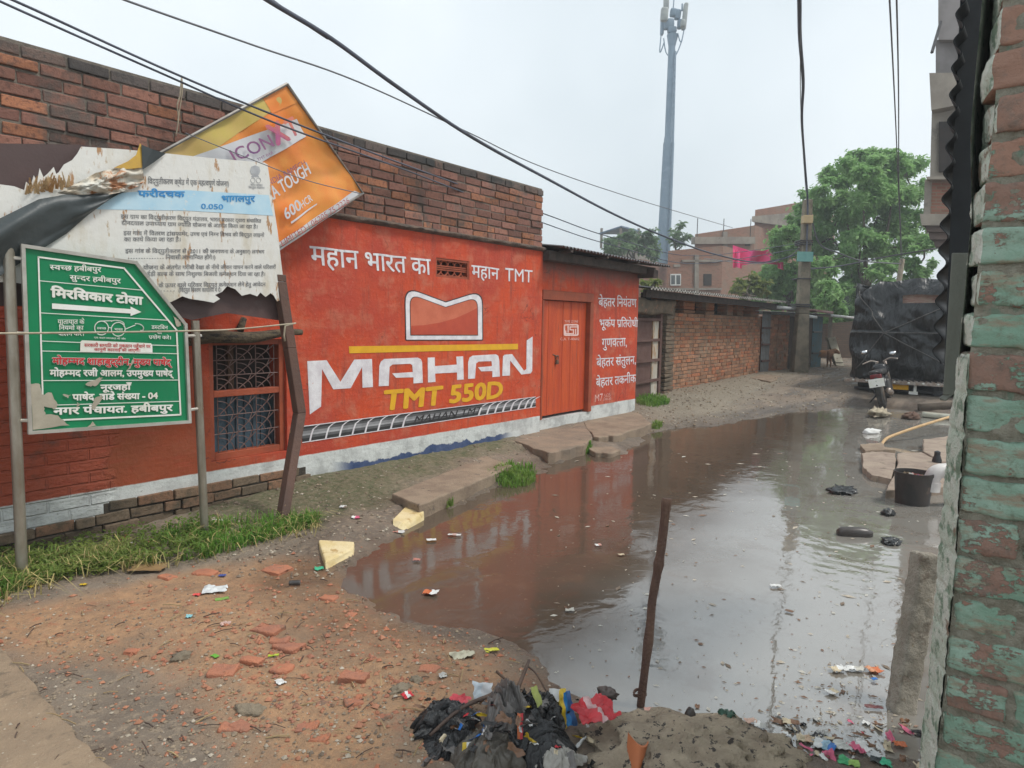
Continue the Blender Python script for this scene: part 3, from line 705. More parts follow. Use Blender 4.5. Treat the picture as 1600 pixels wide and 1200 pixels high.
# ================================================================== STEPS AND SLABS
def slab(name, label, pts, ztop, th, m, group=None, bevel=.012, tilt=None, cat='slab', jag=2.0):
    poly = []
    for i, p in enumerate(pts):
        q = pts[(i+1) % len(pts)]
        for k in range(5):
            t = k/5; x, y = p[0]+(q[0]-p[0])*t, p[1]+(q[1]-p[1])*t
            j = jag if k else 0; poly.append(onZ(x+random.uniform(-j, j)*.6, y+random.uniform(-j, j)*.35, ztop + (tilt(t, i) if tilt else 0)))
    b = MB(); b.prism(poly, (0, 0, -th)); c = sum(poly, V())/len(poly); c.z = ztop-th
    o = b.build(name, m, None, c, bevel=bevel); return tag(o, label, cat, group)
M_SLAB = mat('worn_concrete', (.29, .22, .155), (.21, .155, .11), 5, .9, .5, 45, spots=[((.13, .10, .075), 11, .58, .7), ((.36, .30, .23), 30, .66, .74)])
M_SLABR = mat('rusty_concrete', (.28, .205, .145), (.20, .155, .115), 4, .9, .5, 45, spots=[((.15, .11, .08), 11, .58, .7)])
slab('concrete_slab', 'long low broken concrete slab on mossy ground before the mural', [(612, 771), (655, 789), (735, 757), (801, 727), (757, 711), (690, 740)], .115, .2, M_SLAB)
slab('door_step', 'wide cracked concrete doorstep before the orange double door', [(802, 688), (856, 707), (912, 695), (926, 682), (905, 652), (846, 664)], .125, .14, M_SLABR, cat='step', jag=4)
slab('door_step', 'thick concrete slab right of the doorstep with its corner over the water', [(927, 682), (958, 681), (1018, 661), (992, 641), (908, 651)], .13, .2, M_SLAB, cat='step', jag=4)
slab('concrete_slab', 'small broken piece of concrete sliding from the doorstep into the puddle', [(915, 697), (936, 689), (970, 703), (955, 708), (930, 707)], .055, .07, M_SLAB, jag=3)
# ================================================================== NOTICE BOARD, BANNER, PROP
M_RUSTB = mat('rusty_white_sheet', (.69, .68, .64), (.58, .53, .43), 2.2, .55, .2, 25, str_=(2.6, 1, .7), lo=.48, hi=.72, spots=[((.40, .22, .10), 5.5, .60, .66), ((.46, .36, .24), 13, .62, .70)])
M_BROWN = mat('brown_primer', (.10, .055, .05), (.075, .045, .042), 3, .6, .15, 30)
M_RUST = mat('rust_flake', (.42, .22, .08), (.56, .40, .22), 12, .8, .5, 40, spots=[((.20, .09, .035), 18, .55, .65)])
M_TARPD = mat('dark_sheet_back', (.035, .045, .048), (.055, .065, .066), 3, .45, .2, 16)
PB = Plane((0, 4.47, 0), 0); PB2 = Plane((0, 4.53, 0), 0)
board = thing('notice_board', 'large rusty torn white notice board with printed Hindi text on brown posts', 'notice board', PB.at(2.2, .05))
def C7(x, y): return (x/4.617, 200+y/4.617)
def sheet(name, pl, pts, m, th=.004, parent=board, label=None, off=0.0):
    b = MB(); b.prism([pl.pt(*p, off) for p in pts], -pl.n*th); return b.build(name, m, parent, label=label)
sheet('back_sheet', PB2, [(-120, 222), (126, 226), (250, 244), (412, 262), (441, 474), (447, 502), (355, 489), (300, 500), (262, 490), (180, 478), (-120, 478)], M_BROWN, .01)
fs = sheet('front_sheet', PB, [(127, 229), (190, 233), (254, 239), (330, 247), (413, 254), (418, 257), (426, 310), (434, 363), (440, 415), (446, 461), (440, 468), (433, 471), (428, 462), (423, 458), (415, 464), (407, 457), (402, 463), (391, 459), (378, 462), (368, 452), (355, 447), (347, 456), (336, 461), (344, 467), (334, 473), (318, 470), (297, 467), (285, 463), (267, 472), (200, 470), (20, 441), (-120, 441), (-120, 291), (0, 288), (22, 291), (38, 297), (41, 284), (48, 291), (53, 274), (58, 285), (62, 263), (68, 277), (75, 271), (84, 261), (88, 272), (92, 269), (100, 257), (113, 250), (121, 240)], M_RUSTB)
M_CYAN = mat('faded_blue_ink', (.38, .60, .74), (.48, .66, .76), 6, .6, spots=[((.60, .66, .68), 20, .6, .7)])
M_INK = mat('grey_print', (.14, .14, .15), (.26, .26, .26), 12, .7)
M_BLUE = mat('blue_marker', (.03, .22, .52), (.06, .30, .60), 20, .6)
b = MB(); b.flat([PB.pt(*p, .002) for p in [(160, 303), (225, 299), (290, 297), (420, 305), (427, 337), (290, 329), (150, 327)]]); b.build('blue_band', M_CYAN, fs)
for s, L_, R_, H_ in (
    ('विद्युतीकरण क्षेत्र में एक महत्वपूर्ण योजना)', (231, 287), (358, 291), (231, 279)),
    ('इस ग्राम का विद्युतीकरण विद्युत मंत्रालय, भारत सरकार द्वारा संचालित', (189, 341), (408, 348), (189, 335)),
    ('दीनदयाल उपाध्याय ग्राम ज्योति योजना के अंतर्गत किया जा रहा है।', (190, 351), (403, 357), (190, 345)),
    ('इस गांव में वितरण ट्रांसफार्मर, उच्च एवं निम्न विभव की विद्युत लाइनों', (193, 367), (413, 370), (193, 361)),
    ('का कार्य किया जा रहा है।', (194, 377), (283, 377), (194, 371)),
    ('इस गांव के विद्युतीकरण से (2011 की जनगणना के अनुसार) लगभग', (196, 395), (413, 396), (196, 389)),
    ('निवासी लाभान्वित होंगे।)', (259, 405), (337, 405), (259, 399)),
    ('योजना के अंतर्गत गरीबी रेखा के नीचे जीवन यापन करने वाले परिवारों', (224, 421), (431, 420), (224, 415)),
    ('ईडी बल्ब के साथ निशुल्क बिजली कनेक्शन दिया जा रहा है।', (230, 431), (415, 431), (230, 425)),
    ('के ऊपर वाले परिवार विद्युत कनेक्शन लेने हेतु आवेदन', (248, 449), (415, 447), (248, 443)),
    ('(विद्युत विवरण कार्यालय में दें।', (279, 456), (346, 456), (279, 450))):
    tb = MB(); put_text(tb, s, PB, L_, R_, H_, .008, .002); tb.build('printed_text', M_INK, fs)
tb = MB()
for x0, x1, y in ((200, 258, 404), (205, 276, 455)):
    for k in range(14): 
        q = PB.pt(x0+(x1-x0)*k/14, y, .002); tb.flat([q, q+V((.008, 0, 0)), q+V((.008, 0, .004)), q+V((0, 0, .004))])
tb.build('dotted_line', M_INK, fs)
tb = MB()
put_text(tb, 'फरीदचक', PB, (216, 307), (288, 308), (216, 298), .03, .004); put_text(tb, 'भागलपुर', PB, (346, 315), (398, 315), (346, 306), .03, .004)
put_text(tb, '0.050', PB, (314, 326), (349, 327), (314, 318), .02, .004, cap=.7); tb.build('handwritten_text', M_BLUE, fs)
tb = MB()
def E3(x, y): return (180+x/3.4286, 130+y/3.4286)
for pts in ([(722, 470), (728, 448), (750, 440), (772, 448), (778, 470), (770, 490), (730, 490)], [(735, 492), (765, 492), (772, 502), (728, 502)]): tb.flat([PB.pt(*E3(*q), .002) for q in pts])
for cx in (738, 768):
    tb.tube([PB.pt(*E3(cx+12*math.cos(a), 520+14*math.sin(a)), .002) for a in np.linspace(0, 6.28, 12)], .0015, 4)
put_text(tb, 'भारत सरकार', PB, E3(725, 548), E3(790, 552), E3(725, 538), .01, .002); put_text(tb, 'विद्युत मंत्रालय', PB, E3(715, 562), E3(800, 566), E3(715, 552), .01, .002)
tb.build('crest', mat('pale_grey_print', (.34, .35, .37), (.42, .43, .44), 20, .7), fs)
# curled flap, dark side out
up_e = [(-60, 372), (0, 341), (61, 311), (102, 304), (171, 303), (198, 298)]; lo_e = [(-60, 470), (10, 425), (69, 387), (104, 365), (139, 335), (176, 308)]
def lerp_px(e, u):
    k = min(len(e)-2, int(u*(len(e)-1))); f = u*(len(e)-1)-k; return (e[k][0]*(1-f)+e[k+1][0]*f, e[k][1]*(1-f)+e[k+1][1]*f)
fl = MB()
def flapf(u, v):
    a, b_ = lerp_px(up_e, u), lerp_px(lo_e, u); x, y = a[0]*(1-v)+b_[0]*v, a[1]*(1-v)+b_[1]*v
    return PB.pt(x, y, .012+.085*math.sin(math.pi*min(1, v*1.15+.05))*(1-u*.55)+.016*math.sin(v*8+u*2.2)+.012*NZ.noise(V((u*7, v*2.4, 3))))
fl.grid(flapf, 40, 24); fl.build('curled_flap', M_TARPD, board, smooth=True, label='dark underside of the peeled sheet')
fl = MB(); CR = [(178, 263), (222, 261), (226, 284), (214, 292), (199, 298), (171, 304), (106, 304), (87, 302), (112, 290), (150, 270)]
cc = V((155, 287))
def crf(u, v):
    k = u*len(CR); i = int(k) % len(CR); f = k-int(k); a, b_ = V(CR[i]), V(CR[(i+1) % len(CR)]); p = a*(1-f)+b_*f; q = cc*(1-v)+p*v
    return PB.pt(q.x, q.y, .03+.05*(1-v)+.05*NZ.fractal(V((q.x*.05, q.y*.08, 1)), .7, 2, 4))
fl.grid(crf, 60, 10); fl.build('crumpled_fold', mat('pale_crumpled_sheet', (.62, .60, .53), (.55, .47, .36), 7, .6, .4, 30, spots=[((.45, .20, .09), 9, .54, .62)]), board, smooth=True)
fl = MB(); fl.prism([PB.pt(*p, .05) for p in [(219, 224), (224, 231), (222, 262), (200, 264), (178, 262), (200, 252), (213, 242)]], (0, .003, 0))
fl.build('yellow_fold', mat('yellow_sheet', (.62, .38, .05), (.50, .30, .06), 8, .6), board)
fl = MB(); fl.prism([PB.pt(*p, o_) for p, o_ in [((221, 226), .06), ((238, 233), .05), ((259, 240), .012), ((240, 254), .03), ((223, 265), .055)]], (0, .003, 0)); fl.build('dark_fold', M_TARPD, board)
fl = MB()
for k in range(46):
    x = random.uniform(36, 106); y = 303-random.uniform(0, 14)-(x-36)*.14; a = PB.pt(x, y+4, .004); l = random.uniform(6, 17); b_ = PB.pt(x+random.uniform(-4, 9), y-l, random.uniform(.01, .06))
    w = V((random.uniform(.008, .02), 0, 0)); fl.flat([a, a+w, b_+w*.4, b_]); 
fl.build('rust_flakes', M_RUST, board)
PP = Plane((0, 4.42, 0), 0)
tp, kp = PB.pt(437, 440, -.03), PP.pt(468, 645, -.01); bp = gnd(436, 818)
b = MB(); q = [tp+V((-.005, 0, .05)), tp, tp.lerp(kp, .5), kp, bp+V((0, 0, -.1))]
for i in range(len(q)-1):
    w0, w1 = V((.038, 0, 0)), V((.038 if i < 3 else .034, 0, 0)); d = V((0, .034, 0))
    b.hexa([q[i+1]-w1-d, q[i+1]+w1-d, q[i+1]+w1+d, q[i+1]-w1+d, q[i]-w0-d, q[i]+w0-d, q[i]+w0+d, q[i]-w0+d])
b.build('post', mat('brown_painted_wood', (.115, .06, .042), (.085, .048, .036), 4, .7, .3, 40, spots=[((.34, .22, .12), 16, .66, .72)]), board, bevel=.006, label='bent brown post of the notice board')
b = MB(); c0 = onZ(-4, 900, .05); c0 = V((c0.x, 4.58, 0)); b.box((c0.x-.02, 4.58, 1.0), (.07, .07, 2.3)); b.build('post', M_BROWN, board)
# cord from the sign to the board post
cp = [Plane((0, 4.3, 0), 0).pt(-30, 521), Plane((0, 4.3, 0), 0).pt(100, 520), Plane((0, 4.2, 0), 0).pt(300, 517), Plane((0, 4.33, 0), 0).pt(372, 514), Plane((0, 4.35, 0), 0).pt(462, 505)]
b = MB(); b.tube(catmull(cp, 6), .006, 5); e = cp[-1]; b.tube([e, e+V((-.05, 0, -.01)), e+V((-.09, 0, -.02)), e+V((-.1, 0, -.09)), e+V((-.092, 0, -.13))], .007, 5)
o = b.build('cord', mat('pale_cord', (.46, .40, .30), (.34, .29, .21), 20, .9), None, cp[1], smooth=True); tag(o, 'pale cord tied from the green sign to the bent brown post', 'cord')

# orange advertising banner leaning on the parapet
PBN = Plane((0, 4.80, 0), 0)
ban = thing('banner', 'orange and yellow printed flex banner hanging crooked from the brick parapet', 'banner', PBN.pt(440, 392))
A_, B_, C_, D_ = V((445, 132)), V((566, 302)), V((436, 394)), V((215, 258)); C2 = V((330, 452))
def banpt(x, y, off=0.0):
    p = PBN.pt(x, y, 0); f = .022*NZ.fractal(V((p.x*2.1, p.z*2.7, 0)), .8, 2, 3)+.012*math.sin(p.x*9+p.z*12)
    return p + PBN.n*(f+off)
M_BO = mat('orange_flex', (.80, .21, .03), (.78, .33, .06), 1.3, .42, spots=[((.70, .17, .03), 1.6, .5, .7)])
M_BY = mat('yellow_flex', (.56, .44, .09), (.62, .42, .14), 2, .42); M_BW = mat('white_flex', (.70, .70, .70), (.60, .60, .62), 3, .42)
b = MB()
def bq(u, v, offs=0.0):
    p = D_*(1-u)*(1-v)+A_*u*(1-v)+B_*u*v+C2*(1-u)*v; return banpt(p.x, p.y, offs)
b.grid(lambda u, v: bq(u, v), 60, 40); b.grid(lambda u, v: bq(u, v, -.003), 60, 40); sheet_ = b.build('banner_sheet', M_BO, ban, smooth=True)
def banpoly(name, pts, m, off, n=14):
    b = MB()   # four-cornered patch following the folds
    p = [V(q) for q in pts]
    b.grid(lambda u, v: banpt(*(p[0]*(1-u)*(1-v)+p[1]*u*(1-v)+p[2]*u*v+p[3]*(1-u)*v), off), n, n); return b.build(name, m, sheet_, smooth=True)
banpoly('yellow_strip', [(215, 258), (438, 136), (444, 160), (250, 290)], M_BY, .004)
banpoly('orange_corner', [(408, 153), (444, 133), (464, 160), (424, 178)], M_BO, .006)
banpoly('white_panel', [(300, 245), (463, 186), (479, 213), (330, 300)], M_BW, .008)
banpoly('white_strip', [(390, 410), (553, 298), (566, 303), (380, 431)], M_BW, .004)
class BanPlane:
    n = PBN.n
    def pt(s, x, y, off=0.0): return banpt(x, y, off)
def bantext(name, items, m, off=.012):
    b = MB(); PBN2 = Plane((0, 4.8-.03-off, 0), 0)
    for s, L_, R_, H_, bo, cap in items: put_text(b, s, PBN2, L_, R_, H_, bo, 0.0, cap=cap)
    return b.build(name, m, sheet_)
M_PUR = mat('purple_print', (.20, .08, .22), (.32, .12, .24), 6, .5); M_RDP = mat('red_print', (.42, .07, .05), (.36, .05, .05), 6, .5)
M_OPK = mat('pink_orange_print', (.72, .22, .10), (.45, .10, .30), 2.2, .5)
bantext('banner_name', [('ICON', (366, 254), (431, 227), (355, 236), .01, .69)], M_PUR); bantext('banner_name', [('X', (433, 226), (453, 217), (415, 198), .05, .69), ('T', (455, 215), (469, 207), (443, 190), .03, .69)], M_OPK)
bantext('banner_slogan', [('TMT BAR -', (403, 252), (431, 238), (401, 248), 0, .69), ('INDIA RAMECH', (418, 292), (479, 257), (414, 284), -.008, .69)], M_PUR)
bantext('banner_slogan', [('ULTRA TOUGH', (396, 334), (487, 270), (387, 316), .02, .69), ('600', (447, 344), (472, 326), (441, 328), .02, .69), ('HCR', (472, 326), (489, 313), (467, 316), .01, .69)], M_BW)
banpoly('white_rule', [(452, 347), (493, 318), (493, 320), (453, 350)], M_BW, .014, 6)
bantext('banner_contact', [('PVT. LIMITED | 06205 75 2226', (416, 402), (547, 316), (412, 393), -.004, .69)], M_RDP)
b = MB(); b.tube([banpt(*A_, .01), banpt(*B_, .01), banpt(*C2, .01), banpt(*D_, .01), banpt(*A_, .01)], .013, 6); b.build('banner_frame', mat('dull_steel', (.32, .31, .29), (.22, .2, .18), 8, .5, metal=.6), ban)
# loose strip of cloth on the parapet
PC = Plane((0, 4.9, 0), 0); b = MB()
b.tube(catmull([PC.pt(284, 122), PC.pt(281, 150), PC.pt(277, 165), PC.pt(279, 185), PC.pt(275, 213)], 5), .006, 5); b.tube(catmull([PC.pt(284, 122), PC.pt(285, 140), PC.pt(281, 170), PC.pt(278, 190)], 5), .005, 5)
o = b.build('cloth_strip', mat('dirty_cloth', (.34, .28, .20), (.24, .19, .14), 15, .95), None, PC.pt(280, 170), smooth=True); tag(o, 'thin dirty cloth strip dangling down the brick parapet', 'cloth')

# ================================================================== GREEN STREET SIGN
pL = gnd(35, 905); pR = gnd(321, 838); PS = Plane((pL.x, pL.y-.035, 0), math.degrees(math.atan2(pR.y-pL.y, pR.x-pL.x)))
sign = thing('street_sign', 'green Hindi direction sign with a white arrow on two steel poles', 'sign', (pL+pR)/2)
def C2x(x, y): return (x/3.529, 360+y/3.529)
M_STEEL = mat('dull_galvanised', (.40, .37, .31), (.26, .23, .18), 7, .42, .15, 50, metal=.65, str_=(1, 1, .3), spots=[((.25, .17, .10), 9, .6, .7)])
M_ALU = mat('frame_aluminium', (.62, .60, .55), (.48, .45, .40), 8, .38, metal=.6)
M_GREEN = mat('green_vinyl', (.004, .22, .085), (.004, .19, .075), 3, .35, spots=[((.03, .17, .08), 5, .62, .7)])
def spt(p, off=0.0): return PS.pt(*C2x(*p), off)
OUT = [(125, 85), (748, 178), (1022, 520), (1045, 1055), (165, 1115)]
b = MB(); b.prism([spt(p, -.004) for p in OUT], -PS.n*.01); panel = b.build('sign_panel', M_GREEN, sign)
b = MB()
for i in range(5): 
    a, c = spt(OUT[i], .002), spt(OUT[(i+1) % 5], .002); d = (c-a).normalized()*.008; b.tube([a-d, c+d], .0135, 4)
b.build('sign_frame', M_ALU, sign)
b = MB()
for (pp, pr, tpx) in ((pL, .029, (12, 368)), (pR, .026, (305, 501))):
    pl2 = Plane((pp.x, pp.y, 0), 0); top = pl2.pt(*tpx); pb_ = MB(); pb_.tube([pp+V((0, 0, -.15)), V((top.x, pp.y, top.z))], pr, 14)
    pb_.build('pole', M_STEEL, sign, smooth=True, sharp=40)
for y, side in ((155, 0), (568, 0), (1048, 0), (582, 1), (990, 1)):
    xe = {155: 132, 568: 145, 1048: 162, 582: 1026, 990: 1042}[y]; e = spt((xe, y), .002); pp = pL if side == 0 else pR
    q = V((pp.x, pp.y, e.z)); b.tube([e, q], .010, 6)
b.build('bracket', M_ALU, sign)
M_SW = mat('sign_white', (.80, .80, .76), (.72, .72, .64), 10, .45); M_SR = mat('sign_red', (.62, .03, .03), (.52, .03, .035), 10, .45); M_SB = mat('bare_sign_sheet', (.34, .31, .24), (.42, .38, .30), 9, .6)
b = MB()
def line(p, q, w=4.0, off=.001):
    d = (V(q)-V(p)).normalized()*w/2; n = V((-d.y, d.x)); b.flat([spt(r_, off) for r_ in (V(p)-d+n, V(q)+d+n, V(q)+d-n, V(p)-d-n)])
INN = [(212, 147), (684, 208), (974, 550), (996, 1016), (240, 1050)]
for i in range(5): line(INN[i], INN[(i+1) % 5], 9)
for p, q in (((222, 278), (790, 330)), ((228, 455), (918, 495)), ((232, 610), (446, 618)), ((838, 632), (982, 636)), ((235, 665), (984, 680)), ((240, 828), (986, 825)), ((240, 965), (990, 942))): line(p, q, 4, .0015)
b.flat([spt(p, .002) for p in [(287, 402), (720, 434), (720, 420), (780, 450), (720, 472), (720, 458), (287, 432)]])
b.flat([spt(p, .002) for p in [(452, 606), (832, 622), (840, 632), (841, 674), (442, 669), (444, 614)]])
def arc(cx, cy, rx, ry, a0, a1, w=5):
    P_ = [(cx+rx*math.cos(t), cy+ry*math.sin(t)) for t in np.linspace(a0, a1, 22)]
    for p, q in zip(P_, P_[1:]): line(p, q, w, .0022)
for cx, cy in ((560, 538), (652, 545)): arc(cx, cy, 38, 38, 0, 2*math.pi)
line((598, 535), (614, 538)); arc(640, 520, 45, 24, -2.2, .3); line((560, 500), (615, 498)); line((690, 545), (745, 522)); arc(752, 540, 40, 26, -1.7, .5); arc(778, 540, 12, 12, .2, 1.7)
b.build('sign_lines', M_SW, panel)
def T_(s, L_, R_, H_, bo=.02, off=.0025, m=None):
    b = MB(); put_text(b, s, PS, C2x(*L_), C2x(*R_), C2x(*H_), bo, off); b.build('sign_text', m or M_SW, panel)
T_('स्वच्छ हबीबपुर', (275, 216), (557, 229), (275, 190)); T_('सुन्दर हबीबपुर', (385, 272), (665, 291), (385, 247)); T_('मिरसिकार टोला', (283, 366), (785, 409), (283, 323), .045)
for s, L_, R_, H_ in (('यातायात के', (318, 516), (465, 516), (318, 492)), ('नियमो का', (325, 549), (460, 549), (325, 526)), ('पालन करे।', (320, 581), (465, 581), (320, 560)),
    ('डस्टबिन', (835, 543), (925, 546), (835, 524)), ('का', (866, 571), (892, 572), (866, 552)), ('प्रयोग करे।', (820, 598), (945, 601), (820, 580)), ('स्वच्छ', (535, 545), (585, 546), (535, 534)), ('भारत', (630, 551), (676, 553), (630, 539)),
    ('एक कदम स्वच्छता की ओर', (518, 595), (692, 602), (518, 587))): T_(s, L_, R_, H_, .012)
T_('मोहम्मद शाहाबुद्दीन, मुख्य पार्षद्', (290, 737), (940, 744), (290, 703), .065)
T_('मोहम्मद रजी आलम, उपमुख्य पार्षद्', (275, 803), (950, 804), (275, 770), .035); T_('नूरजहाँ', (555, 881), (720, 878), (555, 852), .035)
T_('पार्षद, वार्ड संख्या - 04', (400, 937), (870, 927), (400, 905), .035); T_('नगर पंचायत. हबीबपुर', (295, 1016), (950, 994), (295, 980), .035)
T_('मोहम्मद शाहाबुद्दीन, मुख्य पार्षद्', (290, 737), (940, 744), (290, 703), .028, .0045, M_SR)
T_('सरकारी सम्पति को नुकसान पहुँचाने पर', (465, 641), (830, 648), (465, 624), .01, .0035, M_SR); T_('कानूनी कारवाई की जाएगी।', (520, 664), (775, 669), (520, 649), .01, .0035, M_SR)
b = MB()
def patch(pts, off=.0045):
    out = []
    for i, p in enumerate(pts):
        q = pts[(i+1) % len(pts)]
        for k in range(4):
            t = k/4; j = 5 if k else 0; out.append(spt((p[0]+(q[0]-p[0])*t+random.uniform(-j, j), p[1]+(q[1]-p[1])*t+random.uniform(-j, j)), off))
    b.flat(out)
patch([(165, 845), (222, 850), (232, 905), (285, 895), (318, 960), (300, 985), (240, 970), (250, 1015), (320, 1020), (385, 1075), (180, 1100)])
for pts in ([(470, 848), (545, 812), (568, 812), (540, 850), (500, 862)], [(505, 985), (520, 930), (560, 905), (565, 925), (525, 985)], [(345, 905), (390, 905), (375, 925)], [(690, 782), (720, 740), (735, 700), (745, 705), (720, 760)], [(955, 470), (985, 490), (1000, 525), (975, 530)], [(200, 905), (222, 900), (215, 935)], [(480, 1085), (510, 1052), (535, 1080)], [(430, 945), (440, 960), (425, 975)]): patch(pts, .005)
b.build('peeled_patch', M_SB, panel, label='bare sheet where the green film has peeled')

# ================================================================== MIDDLE BRICK SHED WITH RUSTY GATE
a0 = onZ(1037, 616, .12); a1 = onZ(1185, 586, .17); hd = math.degrees(math.atan2(a1.y-a0.y, a1.x-a0.x)); PM = Plane((a0.x, a0.y, 0), hd)
shed = thing('brick_shed', 'low brown brick shed with small openings under a corrugated tin roof', 'shed', a0)
Ls = (a1-a0); Ls.z = 0; Ls = Ls.length; zt = PM.uv(1110, 488)[1]; zr_ = PM.uv(1110, 466)[1]
b = MB(); nrow = int((zt+.1)/.08)
for r_ in range(nrow): brickrow(b, PM.p, PM.u, -.06+.08*r_, .25, .08, .11, 0, Ls, PM.n, jit=.008, shift=(r_ % 2)*-.125)
w_ = b.build('wall', M_BRICK2, shed, bevel=.005)
zt2 = -.06+.08*nrow-.03
b = MB(); b.hexa([PM.at(s_, z_, o_) for z_ in (-.2, zt2-.01) for s_, o_ in ((-.0, -.012), (Ls, -.012), (Ls, -2.6), (0, -2.6))]); b.build('mortar', M_MORT, w_)
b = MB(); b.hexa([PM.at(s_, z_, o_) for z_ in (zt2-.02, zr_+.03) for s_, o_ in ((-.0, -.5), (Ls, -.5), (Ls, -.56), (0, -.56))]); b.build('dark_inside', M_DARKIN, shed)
pxs = [(1035, 1052), (1069, 1086), (1103, 1116), (1136, 1146), (1152, 1162), (1174, 1186)]
for (p0, p1) in pxs:
    s0, s1 = PM.uv(p0, 480)[0], PM.uv(p1, 480)[0]; b = MB(); z = zt2+.03
    while z < zr_+.02: b.box(PM.at((s0+s1)/2, z, -.12), (s1-s0, .24, .072), Matrix((PM.u, -PM.n, V((0, 0, 1)))).transposed(), jit=.012); z += .078
    b.build('pier', M_BRICK2, shed, bevel=.006)
b = MB(); e0, e1 = PM.at(-2.0, zr_+.0, .55), PM.at(Ls+.3, zr_-.02, .55); e0.z = PM.pt(1035, 452, .55).z; e1.z = PM.pt(1188, 467, .55).z
corrugated(b, e0, e1-e0, -PM.n*3.2+V((0, 0, .35)), 420, .02, .13); b.build('tin_roof', M_TIND, shed, smooth=True)
b = MB(); exn = (e1-e0).normalized(); up_ = V((0, 0, 1))
b.grid(lambda u, v: e0+(e1-e0)*u+PM.n*.006+up_*(.02*math.sin(u*(e1-e0).length/.13*2*math.pi)*-1-.016+.032*v), 420, 1); b.build('lip_highlight', mat('eave_highlight', (.42, .40, .36), (.22, .2, .17), 9, .6), shed)  # added pale strip: highlight on the eave tips put into its colour
b = MB(); b.box((e0+e1)/2+V((0, 0, -.10))-PM.n*.18, ((e1-e0).length-.3, .06, .13), Matrix((PM.u, -PM.n, V((0, 0, 1)))).transposed()); b.build('roof_timber', mat('weathered_timber', (.1, .1, .1)), shed)
# corner column and gate between house and shed
b = MB()
for r_ in range(26): b.box(PM.at(-.22, -.05+.08*r_, .02), (.4+random.uniform(-.02, .03), .34, .07), Matrix((PM.u, -PM.n, V((0, 0, 1)))).transposed() @ Matrix.Rotation(random.uniform(-.03, .03), 3, 'Z'), jit=.012)
b.build('pier', mat('plastered_brick', (.17, .125, .085), (.10, .08, .055), 5, .95, .8, 30, spots=[((.26, .13, .08), 9, .56, .66)]), shed, bevel=.01)
g0, g1 = V((9.95, 5.62, 0)), PM.at(-.42, 0, .1); PG = Plane((g0.x, g0.y, 0), math.degrees(math.atan2(g1.y-g0.y, g1.x-g0.x))); gl = (g1-g0).xy.length
gate = thing('metal_gate', 'rusty sheet metal gate with a pale panel beside the orange house', 'gate', g0)
zg = PG.uv(1015, 498)[1]; s1 = PG.uv(1017, 560)[0]; s2 = PG.uv(1026, 560)[0]
M_RGATE = mat('rusted_gate', (.11, .055, .045), (.15, .085, .07), 4, .75, .3, 40, metal=.2)
b = MB(); b.hexa([PG.at(s_, z_, o_) for z_ in (.0, zg) for s_, o_ in ((0, 0), (s1, 0), (s1, -.03), (0, -.03))]); b.build('gate_leaf', M_RGATE, gate)
b = MB(); b.hexa([PG.at(s_, z_, o_) for z_ in (.18, zg) for s_, o_ in ((s1+.01, .02), (s2, .02), (s2, -.02), (s1+.01, -.02))]); b.build('gate_leaf', mat('rust_streaked_white', (.50, .47, .40), (.42, .38, .32), 4, .7, .2, 40, str_=(3, 3, .7), spots=[((.34, .17, .06), 3.2, .5, .62)]), gate, label='pale rust streaked gate leaf')
b = MB()
for k in range(5): z = .06+(zg-.1)*k/4; b.hexa([PG.at(s_, z_, o_) for z_ in (z, z+.05) for s_, o_ in ((0, .05), (s2+.02, .05), (s2+.02, .021), (0, .021))])
b.hexa([PG.at(s_, z_, o_) for z_ in (.0, zg+.1) for s_, o_ in ((s2+.02, .05), (s2+.12, .05), (s2+.12, -.05), (s2+.02, -.05))])
b.build('gate_frame', M_RGATE, gate)
b = MB(); b.rbox(PG.at(gl*.5, zg+.22, 0), (gl+.5, .3, .26), .05, rotz(math.atan2(PG.u.y, PG.u.x)), (10, 2, 2), .05, 5, 3); b.rbox(PG.at(gl*.25, zg+.42, 0), (.55, .3, .16), .06, None, 4, .05, 6, 8)
b.build('lintel', mat('plastered_brick', (.2, .2, .2)), gate, smooth=True)

# ================================================================== ROW OF TIN HUTS
h0 = onZ(1186, 585, .18); h1 = onZ(1311, 573, .2); PH = Plane((h0.x, h0.y, 0), math.degrees(math.atan2(h1.y-h0.y, h1.x-h0.x)))
hut = thing('tin_hut', 'row of low huts patched from brick and tin sheets behind the pole', 'hut', h0)
def hs(px): return PH.uv(px, 540)[0]
MH = Matrix((PH.u, -PH.n, V((0, 0, 1)))).transposed()
def hz_(px, py): return PH.uv(px, py)[1]
zh = hz_(1190, 486)
M_TINB = mat('blue_tin', (.09, .17, .20), (.12, .16, .17), 3, .55, .1, 30, metal=.2, spots=[((.14, .09, .06), 6, .58, .68)])
M_TING = mat('pale_tin', (.24, .25, .25), (.17, .165, .16), 3, .55, .1, 30, metal=.2, spots=[((.17, .08, .05), 4, .55, .65)])
b = MB()
for (p0, p1) in ((1201, 1214), (1215, 1232)):
    for r_ in range(int(zh/.085)): brickrow(b, PH.p, PH.u, -.0+.085*r_, .25, .085, .12, hs(p0), hs(p1), PH.n, shift=(r_ % 2)*-.12, jit=.01)
b.hexa([PH.at(s_, z_, o_) for z_ in (-.2, zh-.15) for s_, o_ in ((hs(1200), -.03), (hs(1233), -.03), (hs(1233), -2), (hs(1200), -2))]); b.build('brick_panel', M_BRICK2, hut)
def tin(px0, px1, z0, z1, m, name='tin_panel', off=0.02, parent=hut):
    b = MB(); s0, s1 = hs(px0), hs(px1); corrugated(b, PH.at(s0, z0, off), PH.u*(s1-s0), V((0, 0, z1-z0)), max(20, int((s1-s0)/.012)), .014, .09); return b.build(name, m, parent, smooth=True)
